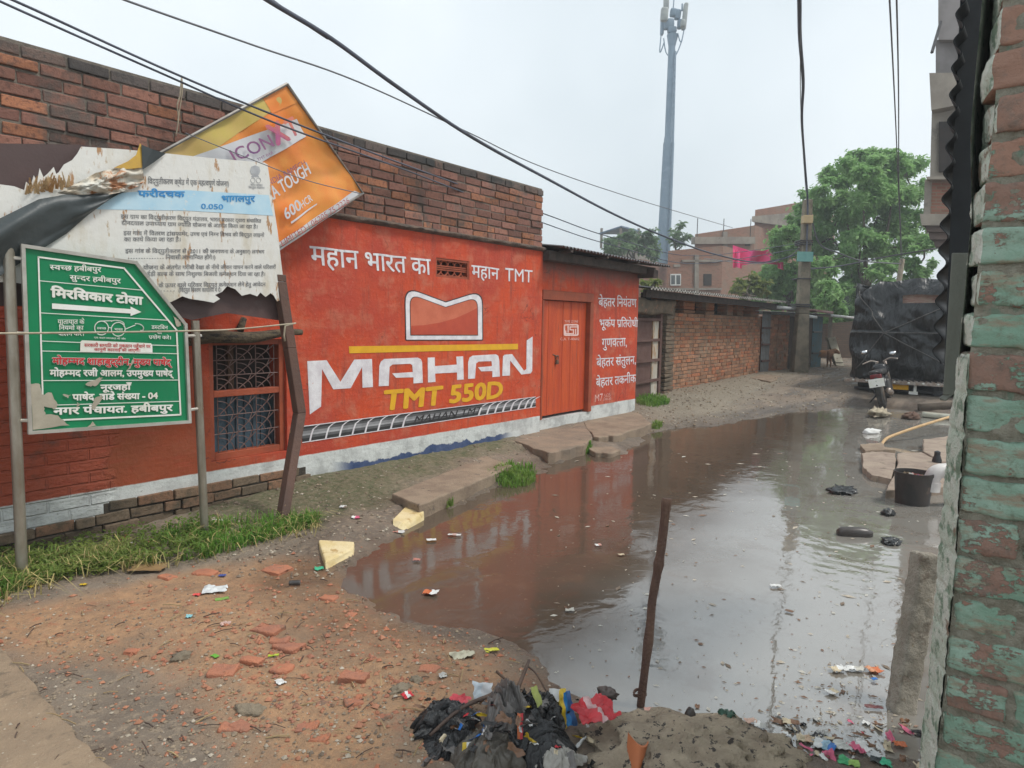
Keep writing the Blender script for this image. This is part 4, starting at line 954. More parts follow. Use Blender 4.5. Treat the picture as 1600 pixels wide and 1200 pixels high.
dr = tin(1187, 1200, .12, zh, M_TING, 'door', .04); b = MB()
for z in (.55, 1.0, 1.45): b.box(PH.at((hs(1187)+hs(1200))/2, z, .07), (hs(1200)-hs(1187), .03, .05), MH)
b.build('door_bar', M_RGATE, dr)
tin(1232, 1258, .05, zh-.12, mat('brown_tin', (.14, .11, .085), (.10, .07, .055), 4, .7, metal=.2)); tin(1259, 1262, .05, zh-.1, M_TIND)
d2 = tin(1263, 1278, .05, zh-.08, M_TINB, 'door', .10); b = MB()
for z in (.7, 1.35): b.box(PH.at((hs(1263)+hs(1278))/2, z, .13), (hs(1278)-hs(1263), .03, .05), MH)
b.build('door_bar', M_TIND, d2)
b = MB(); b.hexa([PH.at(s_, z_, o_) for z_ in (-.2, zh-.1) for s_, o_ in ((hs(1233), -1.6), (hs(1322), -1.6), (hs(1322), -1.7), (hs(1233), -1.7))]); b.box(PH.at(hs(1281), .95, -.2), (.1, .1, 2), MH); b.box(PH.at(hs(1298), .9, -.8), (1.0, .1, 1.9), MH)
b.build('back_wall', mat('dark_hut_wall', (.06, .045, .035), (.10, .065, .045), 3, .9), hut)
b = MB()
for (p0, p1, zo, m_) in ((1185, 1236, .05, 0), (1231, 1250, -.12, 0), (1248, 1275, .06, 1), (1272, 1322, -.03, 0)):
    s0, s1 = hs(p0), hs(p1); za, zb_ = hz_(p0, 482+(p0-1185)*.1), hz_(p1, 482+(p1-1185)*.1)
    if True: q0, q1 = PH.at(s0, za+zo, .47), PH.at(s1, zb_+zo, .47); b.hexa([q0+V((0, 0, -.05)), q1+V((0, 0, -.05)), q1+V((0, 0, -.05))-PH.n*.015, q0+V((0, 0, -.05))-PH.n*.015, q0+V((0, 0, .03)), q1+V((0, 0, .03)), q1+V((0, 0, .03))-PH.n*.015, q0+V((0, 0, .03))-PH.n*.015], m_)
    corrugated(b, PH.at(s0, za+zo, .45), PH.u*(s1-s0)+V((0, 0, zb_-za)), -PH.n*2.6+V((0, 0, .12)), 60, .015, .1, .02, mi=m_)
b.build('tin_roof', [mat('whitish_tin', (.62, .63, .62), (.45, .45, .44), 3, .5, spots=[((.3, .2, .16), 5, .6, .7)]), mat('pinkish_tin', (.34, .18, .16), (.25, .12, .10), 3, .6)], hut, smooth=True)
# slabs before the hut door
slab('doorstep_slab', 'flat stone slabs over a drain before the grey tin hut door', [(1172, 590), (1200, 583), (1226, 588), (1204, 596)], .24, .14, M_SLAB, cat='slab', jag=1)
# leaning panels and goat
q0 = gnd(1303, 590); b = MB(); M_P = mat('dirty_white_panel', (.60, .57, .46), (.46, .42, .33), 3, .7, .2, 30, spots=[((.2, .15, .1), 6, .6, .7)])
dv = V((ri.x, ri.y, 0)).normalized(); fv = V((fw.x, fw.y, 0)).normalized()
def leaning(xb0, xb1, y, xt0, xt1, yt, D0, D1, th, name, label, m):
    b = MB(); P4 = [at(xb0, y[0], D0), at(xb1, y[1], D0-.1), at(xt1, yt[1], D1), at(xt0, yt[0], D1)]
    for p in P4[:2]: p.z = max(hz(p.x, p.y)-.01, p.z)
    n = (P4[1]-P4[0]).cross(P4[3]-P4[0]).normalized()*th; b.prism(P4, n)
    for k in (.12, .5, .88):
        a = P4[0].lerp(P4[3], k)-n*.02; c = P4[1].lerp(P4[2], k)-n*.02; b.tube([a, c], .03, 5)
    o = b.build(name, m, None, (P4[0]+P4[1])/2, bevel=.005); return tag(o, label, 'panel')
leaning(1307, 1319, (571, 572), 1294, 1305, (528, 526), 22.6, 23.4, -.05, 'leaning_panel', 'dirty white slatted panel leaning against the end of the huts', M_P)
leaning(1302, 1306, (569, 571), 1289, 1293, (525, 528), 22.9, 23.6, -.05, 'leaning_panel', 'narrow olive board leaning behind the dirty white slatted panel', mat('olive_board', (.16, .14, .08), (.1, .09, .06), 5, .8))
def skin_body(name, pts, edges, rad, m, loc, sub=2):
    me = bpy.data.meshes.new(name); me.from_pydata([tuple(V(p)-V(loc)) for p in pts], edges, []); o = bpy.data.objects.new(name, me); COL.objects.link(o); o.location = loc
    s = o.modifiers.new('skin', 'SKIN'); s.use_smooth_shade = True; o.modifiers.new('sub', 'SUBSURF').render_levels = sub
    if not me.skin_vertices: me.skin_vertices.new()
    for i, r_ in enumerate(rad): me.skin_vertices[0].data[i].radius = (r_, r_)
    me.skin_vertices[0].data[0].use_root = True; me.materials.append(m); return o
gb = gnd(1284, 573); gx = dv
def gp(a, z, s=0.0): return gb + gx*a + fv*s + V((0, 0, z))
GP = [gp(-.1, .40), gp(.12, .41), gp(.25, .44), gp(.36, .50), gp(.46, .47), gp(.55, .42), gp(-.24, .42), gp(-.32, .36), gp(-.2, .26, .06), gp(-.23, .13, .06), gp(-.2, 0, .06), gp(-.2, .26, -.07), gp(-.17, .13, -.07), gp(-.2, 0, -.07), gp(.2, .24, .06), gp(.2, .12, .06), gp(.19, 0, .06), gp(.22, .24, -.06), gp(.25, .12, -.06), gp(.24, 0, -.06), gp(.43, .54, .07), gp(.43, .54, -.07)]
GE = [(0, 1), (1, 2), (2, 3), (3, 4), (4, 5), (0, 6), (6, 7), (6, 8), (8, 9), (9, 10), (6, 11), (11, 12), (12, 13), (2, 14), (14, 15), (15, 16), (2, 17), (17, 18), (18, 19), (3, 20), (3, 21)]
GR = [.125, .12, .11, .065, .06, .035, .11, .02, .055, .03, .022, .055, .03, .022, .045, .026, .022, .045, .026, .022, .022, .022]
o = skin_body('goat', GP, GE, GR, mat('brown_fur', (.30, .15, .07), (.22, .11, .055), 6, .9), gb); tag(o, 'small brown goat standing by the blue tin door', 'goat')

# ================================================================== UTILITY POLES, TOWER
def aspx(px, py, D): return at(px, py, D)
M_CONC = mat('pole_concrete', (.25, .21, .15), (.15, .125, .092), 3, .9, .4, 40, spots=[((.13, .12, .08), 4, .56, .66)])
pb0 = gnd(1248, 581); PD_ = (pb0-CAM).dot(fw)
pole = thing('utility_pole', 'weathered concrete utility pole with boxes before the tin huts', 'utility pole', pb0)
pt_ = at(1262, 312, PD_); s_ = PD_/F
b = MB()
def sq(c, w, d): return [c-dv*w-fv*d, c+dv*w-fv*d, c+dv*w+fv*d, c-dv*w+fv*d]
q1, q2 = pb0+V((0, 0, -.2)), pt_
qm = at(1253.5, 490, PD_); b.hexa(sq(q1, 12*s_, .2)+sq(qm, 8.6*s_, .14)); b.hexa(sq(qm, 8.6*s_, .14)+sq(q2, 6.2*s_, .11)); b.build('pole', M_CONC, pole, bevel=.03)
bx = at(1261, 343, PD_-.25); b = MB(); b.box(bx, (14*s_, .22, 12*s_), Matrix((dv, fv, V((0, 0, 1)))).transposed()); b.build('meter_box', mat('cream_box', (.52, .38, .20), (.45, .33, .18), 6, .6), pole, bevel=.01)
bx = at(1258, 401, PD_-.25); b = MB(); b.box(bx, (24*s_, .05, 15*s_), Matrix((dv, fv, V((0, 0, 1)))).transposed()); b.build('plate', mat('teal_plate', (.16, .36, .32), (.12, .30, .27), 6, .5), pole)
b = MB()
for py, w in ((377, 9), (380, 9.2), (383, 9), (476, 11), (479, 11), (436, 10.5)):
    c = at(1258.5-(py-312)*.052+.5, py, PD_); b.tube([c+dv*(w*s_)*x_+fv*y_ for x_, y_ in ((-1, -.2), (1, -.2), (1, .2), (-1, .2), (-1, -.2))], .02, 5)
b.build('wire_band', M_TIND, pole)
p2 = gnd(1396, 560); p2 = at(1388, 520, 27); p2.z = .2; p2t = at(1410, 405, 27)
b = MB(); b.tube([p2, p2t], [.13, .09], 8); o = b.build('utility_pole', M_CONC, None, p2, smooth=True); tag(o, 'thin leaning pole before the big tree behind the tarped truck', 'utility pole')

TD = 55.0; ts = TD/F
tow = thing('telecom_tower', 'tall blue grey telecom monopole with antennas at its top', 'tower', V((at(1034, 480, TD).x, at(1034, 480, TD).y, 0)))
M_TOW = mat('tower_paint', (.23, .31, .385), (.19, .265, .34), 1.2, .6, spots=[((.28, .36, .44), 2, .55, .7)])
seg = [(1031, 522, 11.2), (1035, 425, 10.8), (1040, 330, 9.8), (1045, 224, 8.6)]; b = MB(); b.tube([at(x, y, TD) for x, y, w in seg], [w*ts for x, y, w in seg], 18); b.tube([at(1034.7, 432, TD), at(1035, 420, TD)], [11.8*ts, 11.8*ts], 18); b.build('lower_mast', M_TOW, tow, smooth=True, sharp=40)
seg = [(1044.8, 230, 6.9), (1047, 160, 6.2), (1050, 64, 5.2)]; b = MB(); b.tube([at(x, y, TD) for x, y, w in seg], [w*ts for x, y, w in seg], 16); b.tube([at(1045.0, 228, TD), at(1045.2, 215, TD)], [8.2*ts, 7.2*ts], 16); b.tube([at(1049.8, 74, TD), at(1051, 55, TD)], [5.2*ts, 9*ts], 12); b.build('upper_mast', M_TOW, tow, smooth=True, sharp=40)
b = MB(); b.tube([at(1044, 420, TD-.6), at(1052, 225, TD-.5), at(1055.5, 80, TD-.3)], .07, 5)
for k in range(34): y = 90+k*9.6; x = 1055-(y-80)*.0325; b.tube([at(x-1.2, y, TD-.5), at(x+1.4, y, TD-.5)], .05, 4)
b.build('ladder', M_TOW, tow)
M_ANT = mat('antenna_grey', (.36, .38, .36), (.28, .30, .30), 3, .6); MT = Matrix((dv, fv, V((0, 0, 1)))).transposed()
def ant(x, y, w, h, dd, tilt, m, name='antenna'):
    b = MB(); b.rbox(at(x, y, TD+dd), (w*ts, .5, h*ts), .12, MT @ Matrix.Rotation(R(tilt), 3, 'Y'), 2); return b.build(name, m, tow, smooth=True)
ant(1041, 4, 8, 22, -.4, 0, M_ANT); ant(1038, 23, 11, 20, -.5, 2, M_ANT); ant(1070, 26, 6.5, 40, -.2, 4, M_ANT); ant(1034.5, 42, 5, 26, .5, 0, M_TOW); ant(1067, 37, 7, 11, -.5, 0, M_ANT, 'radio_unit')
for x, y, w, h in ((1052, 20, 10, 12), (1045, 38, 16, 16), (1059, 23, 9, 15), (1050, 47, 14, 9), (1062, 38, 7, 14)): ant(x, y, w, h, .2, random.uniform(-6, 6), M_TOW, 'radio_unit')
b = MB()
for x0, y0, x1, y1, x2, y2 in ((1033, 54, 1031, 82, 1038, 66), (1037, 60, 1040, 80, 1045, 88), (1069, 46, 1064, 66, 1059, 52), (1066, 62, 1060, 78, 1056, 86)): b.tube(catmull([at(x0, y0, TD-.3), at(x1, y1, TD-.3), at(x2, y2, TD-.3)], 6), .045, 4)
b.tube([at(1052, 14, TD), at(1053.5, -6, TD)], .05, 5); b.tube([at(1066, 17, TD), at(1066, 6, TD)], .07, 5); b.build('cables', M_TOW, tow)

# ================================================================== BUILDINGS BEHIND
def block(px0, px1, pyt, D, dep, z0=0.0, hdg=None):
    a, c = at(px0, pyt[0], D), at(px1, pyt[1], D if hdg is None else D+hdg); return a, c
M_FBRICK = mat('far_brick', (.32, .16, .11), (.26, .13, .09), .8, .9, .3, 6, spots=[((.38, .22, .16), 1.6, .55, .7), ((.2, .12, .09), 1.1, .6, .7)])
def brick_tex(name, c1, c2, mo, h):
    m, t, bs = base(name); g = nd(t, 'ShaderNodeNewGeometry'); P = g.outputs['Position']; s = nd(t, 'ShaderNodeSeparateXYZ'); t.links.new(P, s.inputs[0])
    cx = nd(t, 'ShaderNodeCombineXYZ'); t.links.new(mathn(t, 'SUBTRACT', mathn(t, 'MULTIPLY', s.outputs[0], .6), mathn(t, 'MULTIPLY', s.outputs[1], .8)), cx.inputs[0]); t.links.new(s.outputs[2], cx.inputs[1])
    bt = nd(t, 'ShaderNodeTexBrick', Scale=1.0, Mortar_Size=.012, Bias=0.0, Brick_Width=.25, Row_Height=.085); bt.inputs['Color1'].default_value = (*c1, 1); bt.inputs['Color2'].default_value = (*c2, 1); bt.inputs['Mortar'].default_value = (*mo, 1)
    t.links.new(cx.outputs[0], bt.inputs['Vector'])
    c = mixc(t, mathn(t, 'MULTIPLY', ramp(t, noise(t, P, .7, 5, .65), .45, .7), .7), bt.outputs['Color'], mo); t.links.new(c, bs.inputs['Base Color']); bs.inputs['Roughness'].default_value = .92; return m
M_FB = brick_tex('far_brickwork', (.31, .13, .085), (.22, .095, .06), (.22, .165, .12), .085)
M_FCON = mat('far_concrete', (.30, .265, .22), (.22, .19, .16), 1.4, .92, spots=[((.17, .15, .13), 2, .55, .7)])
M_GLASS = mat('dark_pane', (.06, .07, .075), (.09, .1, .1), 2, .2)
def facade(name, label, cat, x0, x1, y0, y1, D0, D1, dep, mats=M_FB, parent=None, part='wall', zb=0.0):
    """upright wall: left top corner pixel (x0,y0) at depth D0, right (x1,y1) at D1, box going dep metres back"""
    a, c = at(x0, y0, D0), at(x1, y1, D1); bk = V((1, 0, 0))*dep
    lo = lambda p, z=zb: V((p.x, p.y, z)); b = MB(); b.hexa([lo(a), lo(c), lo(c)+bk, lo(a)+bk, a, c, c+bk, a+bk])
    if parent is None: parent = thing(name, label, cat, lo((a+c)/2, 0))
    o = b.build(part, mats, parent); u = (c-a); u.z = 0
    return parent, o, Plane((a.x, a.y, 0), math.degrees(math.atan2(u.y, u.x)))
def rectpart(pl, parent, name, m, x0, y0, x1, y1, off=.04, th=.1):
    p = [pl.pt(x0, y1, off), pl.pt(x1, y1, off), pl.pt(x1, y0, off), pl.pt(x0, y0, off)]; b = MB(); b.prism(p, -pl.n*th); return b.build(name, m, parent)
def window(pl, parent, x0, y0, x1, y1, n=2):
    f = rectpart(pl, parent, 'window', mat('white_window_frame', (.68, .68, .66), (.6, .6, .58), 3, .6), x0, y0, x1, y1, .06, .1)
    for k in range(n):
        w = (x1-x0)/n; rectpart(pl, f, 'pane', M_GLASS, x0+w*k+w*.14, y0+2, x0+w*(k+1)-w*.14, y1-2, .075, .02)
    return f
b1, w1_, p1_ = facade('brick_building', 'unplastered red brick building right of the telecom tower with white windows', 'building', 1044, 1130, 392, 384, 42, 44, 8)
window(p1_, b1, 1048, 428, 1064, 446)
rectpart(p1_, b1, 'lintel_band', M_FCON, 1066, 406, 1128, 409, .1, .2); rectpart(p1_, b1, 'column', M_FCON, 1086, 398, 1092, 470, .1, .2); rectpart(p1_, b1, 'vent', M_FCON, 1053, 413, 1063, 417, .05, .1)
b2, w2_, p2_ = facade('brick_building', 'taller unplastered brick building behind the pink cloth', 'building', 1086, 1180, 366, 352, 47, 49, 10)
rectpart(p2_, b2, 'lintel_band', M_FCON, 1086, 381, 1180, 370, .3, .4)
rectpart(p2_, b2, 'column', M_FCON, 1130, 362, 1137, 470, .1, .2); rectpart(p2_, b2, 'dark_opening', M_DARKIN, 1126, 405, 1146, 424, .05, .1); rectpart(p2_, b2, 'dark_opening', M_DARKIN, 1098, 376, 1128, 380, .05, .1)
for q in ((1150, 400, 1160, 418), (1165, 372, 1172, 384), (1092, 420, 1102, 436)): rectpart(p2_, b2, 'dark_opening', M_DARKIN, *q, .04, .1)
rectpart(p2_, b2, 'lintel_band', M_FCON, 1130, 424, 1180, 428, .15, .3); rectpart(p1_, b1, 'lintel_band', M_FCON, 1046, 450, 1128, 453, .1, .2); rectpart(p1_, b1, 'dark_opening', M_DARKIN, 1100, 428, 1112, 446, .04, .1)
for x in (1130, 1172, 1089):
    b = MB(); q = p2_.pt(x, 372); b.tube([q, q+V((0, 0, 1.3))], .03, 4); b.build('rebar', M_TIND, b2)
b3, w3_, p3_ = facade('brick_building', 'tallest red brick block with a stepped top behind the big tree', 'building', 1180, 1262, 328, 314, 50, 53, 9)
facade('', '', '', 1175, 1262, 338, 330, 49.4, 52.4, .6, M_FCON, b3, 'ledge', zb=at(1175, 346, 49.4).z)
b4, w4_, p4_ = facade('roof_tower', 'distant building with a blue roof canopy left of the telecom tower', 'building', 944, 1000, 372, 368, 60, 62, 6, M_FCON)
b = MB(); cz = at(968, 356, 60).z; cpy = [at(936, 364, 60), at(971, 352.5, 58), at(1003, 361, 62), at(975, 364, 64)]
b.prism(cpy, (0, 0, -.12)); 
b.build('canopy', mat('blue_canopy', (.10, .16, .24), (.08, .13, .2), 2, .5), b4); b = MB()
for px, d in ((940, 60), (970, 58.3), (998, 61.5)): q = at(px, 366, d); b.tube([V((q.x, q.y, q.z-1.2)), q+V((0, 0, .5))], .12, 5)
b.build('canopy_post', M_FCON, b4)
b = MB(); b5, w5_, p5_ = facade('brick_building', 'low brick building with a flat parapet behind the tree left of the telecom tower', 'building', 950, 1001, 405, 405, 48, 49, 5)
# pink cloth on the roof
PK = p1_; kc = at(1148, 388, 41); b = MB()
M_PINK = mat('pink_cloth', (.90, .10, .30), (.86, .08, .26), 2, .8)
PKP = [[(1145, 383), (1170, 391), (1192, 392), (1216, 386), (1218, 408)], [(1145, 419), (1163, 414), (1180, 411), (1198, 412), (1217, 414)]]
def pk(u, v):
    a = lerp_px(PKP[0], u); c = lerp_px(PKP[1], u); return at(a[0]*(1-v)+c[0]*v, a[1]*(1-v)+c[1]*v, 33.5+.3*math.sin(u*14)+.2*v)
b.grid(pk, 40, 12); b.grid(lambda u, v: at(1147+u*12, 390+v*26+u*4, 33.3+.2*math.sin(u*9)), 10, 8); b.grid(lambda u, v: at(1215+u*9, 407+v*12+u*3, 33.6+.2*math.sin(u*9)), 8, 6)
o = b.build('pink_cloth', M_PINK, None, kc, smooth=True); tag(o, 'bright pink cloth hung on a rooftop between the brick building and tree', 'cloth')

# house on the right with a jutting balcony
rb_ = thing('balcony_house', 'grey concrete and brick house with a jutting balcony behind the corrugated sheet', 'house', V((at(1500, 500, 19).x, at(1500, 500, 19).y, 0)))
def rblock(name, pts, D, dep, m):
    b = MB(); p = [at(x, y, D) for x, y in pts]; b.prism(p, V((1, -.02, 0))*dep); return b.build(name, m, rb_)
rblock('wall', [(1466, -60), (1640, -60), (1640, 62), (1466, 62)], 18.4, 3, mat('grey_render', (.24, .22, .215), (.17, .155, .15), 1.5, .9))
rblock('wall', [(1462, 62), (1640, 62), (1640, 116), (1462, 116)], 18.6, 3, mat('grey_render', (.2, .2, .2)))
rblock('balcony', [(1452, 114), (1640, 112), (1640, 136), (1455, 172)], 18.0, 3, M_FCON)
rblock('wall', [(1456, 172), (1640, 136), (1640, 280), (1453, 280)], 18.3, 2.6, M_FCON); rblock('dark_opening', [(1467, 190), (1640, 190), (1640, 268), (1467, 268)], 18.2, .3, M_DARKIN)
rblock('balcony', [(1447, 276), (1640, 270), (1640, 281), (1448, 280)], 17.9, 3, M_FCON)
rblock('brick_panel', [(1450, 281), (1640, 281), (1640, 334), (1446, 334)], 18.2, 2.6, M_FB); rblock('wall', [(1445, 281), (1456, 281), (1453, 334), (1443, 334)], 18.15, 2.6, M_FCON)
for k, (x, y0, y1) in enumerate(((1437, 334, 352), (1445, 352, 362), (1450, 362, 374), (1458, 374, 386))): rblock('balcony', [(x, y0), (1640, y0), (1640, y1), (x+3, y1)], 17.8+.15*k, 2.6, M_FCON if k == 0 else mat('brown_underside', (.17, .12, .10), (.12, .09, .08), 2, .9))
rblock('wall', [(1560, 386), (1640, 386), (1640, 640), (1560, 640)], 18.6, 3, M_FCON)
b = MB(); b.tube([at(1470, 34, 18), at(1456, 82, 17.6)], .04, 5); b.build('rod', M_TIND, rb_)

# ================================================================== TREES
def leaf_mat(name, c1, c2, c3):
    m, t, bs = base(name); g = nd(t, 'ShaderNodeNewGeometry'); P = g.outputs['Position']; r_ = g.outputs['Random Per Island']
    c = mixc(t, ramp(t, r_, .1, .9), c1, c2); c = mixc(t, ramp(t, noise(t, P, .9, 4, .6), .42, .68), c, c3); t.links.new(c, bs.inputs['Base Color']); bs.inputs['Roughness'].default_value = .55; bs.inputs['Specular IOR Level'].default_value = .25
    tr = nd(t, 'ShaderNodeBsdfTranslucent'); t.links.new(c, tr.inputs[0]); ms = nd(t, 'ShaderNodeMixShader'); ms.inputs[0].default_value = .5
    t.links.new(bs.outputs[0], ms.inputs[1]); t.links.new(tr.outputs[0], ms.inputs[2]); t.links.new(ms.outputs[0], t.nodes['Material Output'].inputs[0]); return m
M_LEAF = leaf_mat('neem_leaf', (.20, .38, .13), (.29, .48, .18), (.35, .53, .23)); M_LEAFY = leaf_mat('pale_leaf', (.15, .20, .05), (.22, .26, .08), (.27, .28, .10)); M_LEAFD = leaf_mat('dark_leaf', (.035, .085, .03), (.06, .12, .04), (.08, .15, .05))
M_LEAFF = leaf_mat('far_leaf', (.12, .20, .10), (.16, .25, .13), (.2, .3, .15))
M_BARK = mat('bark', (.12, .095, .07), (.08, .062, .045), 5, .95, .6, 25)
def tree(name, label, basep, clumps, D, spread, leaf, nl, ls, tr, group=None, top=None):
    """clumps: (px, py, radius px); each becomes a leafy mass at its own depth with a limb to it"""
    rnd = random.Random(sum(map(ord, label)) + len(clumps)); bp = V(basep); root = thing(name, label, 'tree', bp, group); tb_, lb = MB(), MB()
    fk = top or bp+V((0, 0, 2.4)); tb_.tube([bp+V((0, 0, -.2)), bp.lerp(fk, .5)+V((rnd.uniform(-.1, .1), 0, 0)), fk], [tr*1.3, tr, tr*.8], 9)
    cen = []
    for (px, py, rp) in sorted(clumps, key=lambda q: -q[2]):
        d = D+rnd.uniform(-spread, spread); c = at(px, py, d); r_ = rp*d/F
        src = fk if len(cen) < 5 else min(cen, key=lambda q: (q-c).length); k0 = .42 if len(cen) < 5 else .17; cen.append(c)
        mid = src.lerp(c, .5)+V((rnd.uniform(-.3, .3), rnd.uniform(-.3, .3), -.1)); tb_.tube(catmull([src, mid, c], 4), [tr*k0*(1-k/9)+.012 for k in range(9)], 5)
        n = int(nl*1.5*(rp/20)**2)+8; sub = [(V((rnd.gauss(0, 1), rnd.gauss(0, 1), rnd.gauss(0, .8))).normalized()*r_*rnd.uniform(.35, 1.0), r_*rnd.uniform(.2, .42)) for _ in range(9)]
        for k in range(n):
            so, sr = rnd.choice(sub); o_ = so + V((rnd.gauss(0, .5), rnd.gauss(0, .5), rnd.gauss(0, .34)))*sr
            p = c+o_; a = V((rnd.gauss(0, 1), rnd.gauss(0, 1), rnd.gauss(-.25, .6))).normalized(); nn = V((rnd.gauss(0, .6), rnd.gauss(0, .6), 1)).normalized(); w = a.cross(nn)
            if w.length < 1e-3: continue
            w = w.normalized(); l = ls*rnd.uniform(.6, 1.5); 
            lb.add([p, p+a*l*.5+w*l*.26, p+a*l-V((0, 0, l*.18)), p+a*l*.5-w*l*.26], [(0, 1, 2, 3)])
    tb_.build('trunk', M_BARK, root, smooth=True); lb.build('crown', leaf, root); return root
rt = random.Random(4)
big = [(1345,262,26),(1380,258,30),(1415,268,28),(1310,282,24),(1350,295,34),(1395,300,36),(1435,300,26),(1290,305,24),(1262,318,18),(1320,330,34),(1370,340,38),(1420,345,32),(1450,330,18),(1280,345,24),(1235,370,20),(1300,372,32),(1345,385,34),(1395,385,30),(1440,380,22),(1255,390,24),(1220,395,20),(1215,372,12),(1285,410,26),(1330,425,24),(1375,425,20),(1425,420,18),(1242,420,24),(1310,455,24),(1262,455,20),(1448,420,14),(1340,460,18),(1245,345,14),(1455,290,12),(1360,245,16),(1400,245,14),(1335,245,10)]
tree('neem_tree', 'large spreading green tree behind the tarped truck', V((at(1350, 520, 33).x, at(1350, 520, 33).y, 0)), [(x, y, r_*1.22) for x, y, r_ in big], 33, 2.4, M_LEAF, 720, .19, .26, top=at(1355, 452, 33))
tree('neem_tree', 'dark leafy tree standing behind the utility pole', V((at(1236, 520, 37).x, at(1236, 520, 37).y, 0)), [(1190,440,20),(1215,432,26),(1240,452,26),(1225,470,24),(1200,465,20),(1262,478,22),(1280,480,24),(1180,470,18),(1200,430,22),(1212,402,18),(1228,440,28),(1170,482,16),(1250,440,24),(1335,490,18),(1310,498,18),(1290,500,18)], 36, 1.5, M_LEAF, 520, .2, .2, top=at(1236, 470, 36))
tree('young_tree', 'bright green bush between the utility pole and the truck', V((at(1298, 540, 28).x, at(1298, 540, 28).y, 0)), [(1290,455,16),(1305,465,18),(1282,475,14),(1312,485,14),(1295,490,16),(1300,448,10)], 28, .8, M_LEAF, 560, .16, .09, top=at(1298, 490, 28))
tree('young_tree', 'yellowish green leafy bush right of the shed roof', V((at(1168, 520, 30).x, at(1168, 520, 30).y, 0)), [(1160,445,14),(1175,440,14),(1190,450,14),(1170,455,14),(1152,452,8)], 30, .8, M_LEAFY, 420, .2, .09, top=at(1170, 462, 30))
tree('far_tree', 'pale umbrella shaped tree left of the telecom tower', V((at(995, 470, 46).x, at(995, 470, 46).y, 0)), [(955,382,14),(972,376,16),(990,372,14),(1005,378,16),(1018,366,11),(1010,392,13),(962,392,12),(985,388,14),(1022,385,10),(1022,402,8),(948,388,8)], 46, 1.2, M_LEAFF, 330, .27, .18, top=at(992, 408, 46))
tree('far_tree', 'thin wispy tree right of the telecom tower', V((at(1056, 470, 52).x, at(1056, 470, 52).y, 0)), [(1054,362,9),(1062,352,7),(1068,372,8),(1058,378,9),(1075,368,6),(1050,372,7)], 52, .8, M_LEAFF, 300, .3, .12, top=at(1056, 392, 52))
tree('young_tree', 'green leaves showing between the house roof and shed roof', V((at(1015, 520, 20).x, at(1015, 520, 20).y, 0)), [(1010,442,9),(1018,450,10),(1025,440,7),(1012,456,8)], 20, .4, M_LEAFY, 420, .13, .07, top=at(1015, 460, 20))
tree('far_tree', 'distant dark treetops behind the row of huts', V((at(1330, 520, 55).x, at(1330, 520, 55).y, 0)), [(x, 470+rt.uniform(-14, 22), 26) for x in range(1150, 1530, 18)], 55, 2, M_LEAFD, 240, .4, .3, top=at(1330, 505, 55))
# rough wall closing the lane
b = MB(); wp = [at(1262, 508, 28), at(1470, 490, 29)]; b.hexa([V((wp[0].x, wp[0].y, 0)), V((wp[1].x, wp[1].y, 0)), V((wp[1].x+.4, wp[1].y, 0)), V((wp[0].x+.4, wp[0].y, 0)), wp[0], wp[1], wp[1]+V((.4, 0, 0)), wp[0]+V((.4, 0, 0))])
o = b.build('boundary_wall', brick_tex('lane_wall', (.16, .10, .07), (.12, .08, .06), (.10, .08, .06), .085), None, (wp[0].x, wp[0].y, 0)); tag(o, 'dim brown boundary wall behind the truck at the end of the lane', 'wall')

# ================================================================== TARPED TRUCK
TX = 16.4; PT = Plane((TX, 2, 0), 90)
def tp_(px, py): q = PT.pt(px, py); return q.y, q.z
yl, ztop = tp_(1336, 440)[0], tp_(1400, 437)[1]; zdk = tp_(1380, 592)[1]; yr = yl-2.35
truck = thing('truck', 'parked cargo truck wrapped in a black tarpaulin seen from behind', 'truck', (TX, (yl+yr)/2, .05))
m, t, bs = base('black_tarpaulin'); g = nd(t, 'ShaderNodeNewGeometry'); P = g.outputs['Position']
c = mixc(t, ramp(t, noise(t, P, 2.2, 5, .65), .4, .7), (.007, .008, .009), (.019, .02, .021)); c = mixc(t, ramp(t, noise(t, stretch(t, P, (1, 1, .4)), 5, 5, .7), .58, .72), c, (.05, .049, .046)); t.links.new(c, bs.inputs['Base Color'])  # paler streaks put the fold highlights into the colour
bs.inputs['Roughness'].default_value = .33
f1 = noise(t, stretch(t, P, (1, 1.0, .55)), 3.2, 3, .5, 1.2); f2 = noise(t, stretch(t, P, (1, 3.4, 1)), 4.5, 3, .5, .6)
bumpn(t, bs, mathn(t, 'ADD', f1, mathn(t, 'MULTIPLY', f2, .35)), .8, .09); M_TARP = m
wy0, wz1 = tp_(1412, 461); wy1, wz0 = tp_(1480, 473)
def tarpx(y, z):  # fold relief of the back face
    v = .20*NZ.fractal(V((y*1.0, z*.9, 4)), .8, 2, 3)+.10*math.sin(min(1, max(0, (z-zdk)/(ztop-zdk)))*math.pi)+.07*abs(NZ.noise(V((y*3.1+z*1.2, z*2.0-y, 7)))); s_ = (z-zdk)-(y-yr)*.55
    v += .035*max(0, 1-abs(s_-.25)/.10)+.03*max(0, 1-abs((z-zdk)+(y-yr)*.75-1.55)/.09)+.022*max(0, 1-abs(s_-.55)/.06)
    if z < tp_(1380, 519)[1]: v += .055
    e = min(1, (ztop-z)/.25); v -= .12*(1-e)**2; e2 = min(1, (yl-y)/.2, (y-yr)/.2); v -= .10*(1-max(0, e2))**2
    return TX-v
def tarpy(y, z):
    q = max(0, (z-ztop+.55)/.55); return y-(.16*q*q)*(1 if y > (yl+yr)/2 else -1)*max(0, 1-min(yl-y, y-yr)/.5)+.11*NZ.noise(V((z*1.9, y, 5)))*(1 if abs(y-yl) < .4 else .2)
b = MB(); NY, NZn = 64, 64
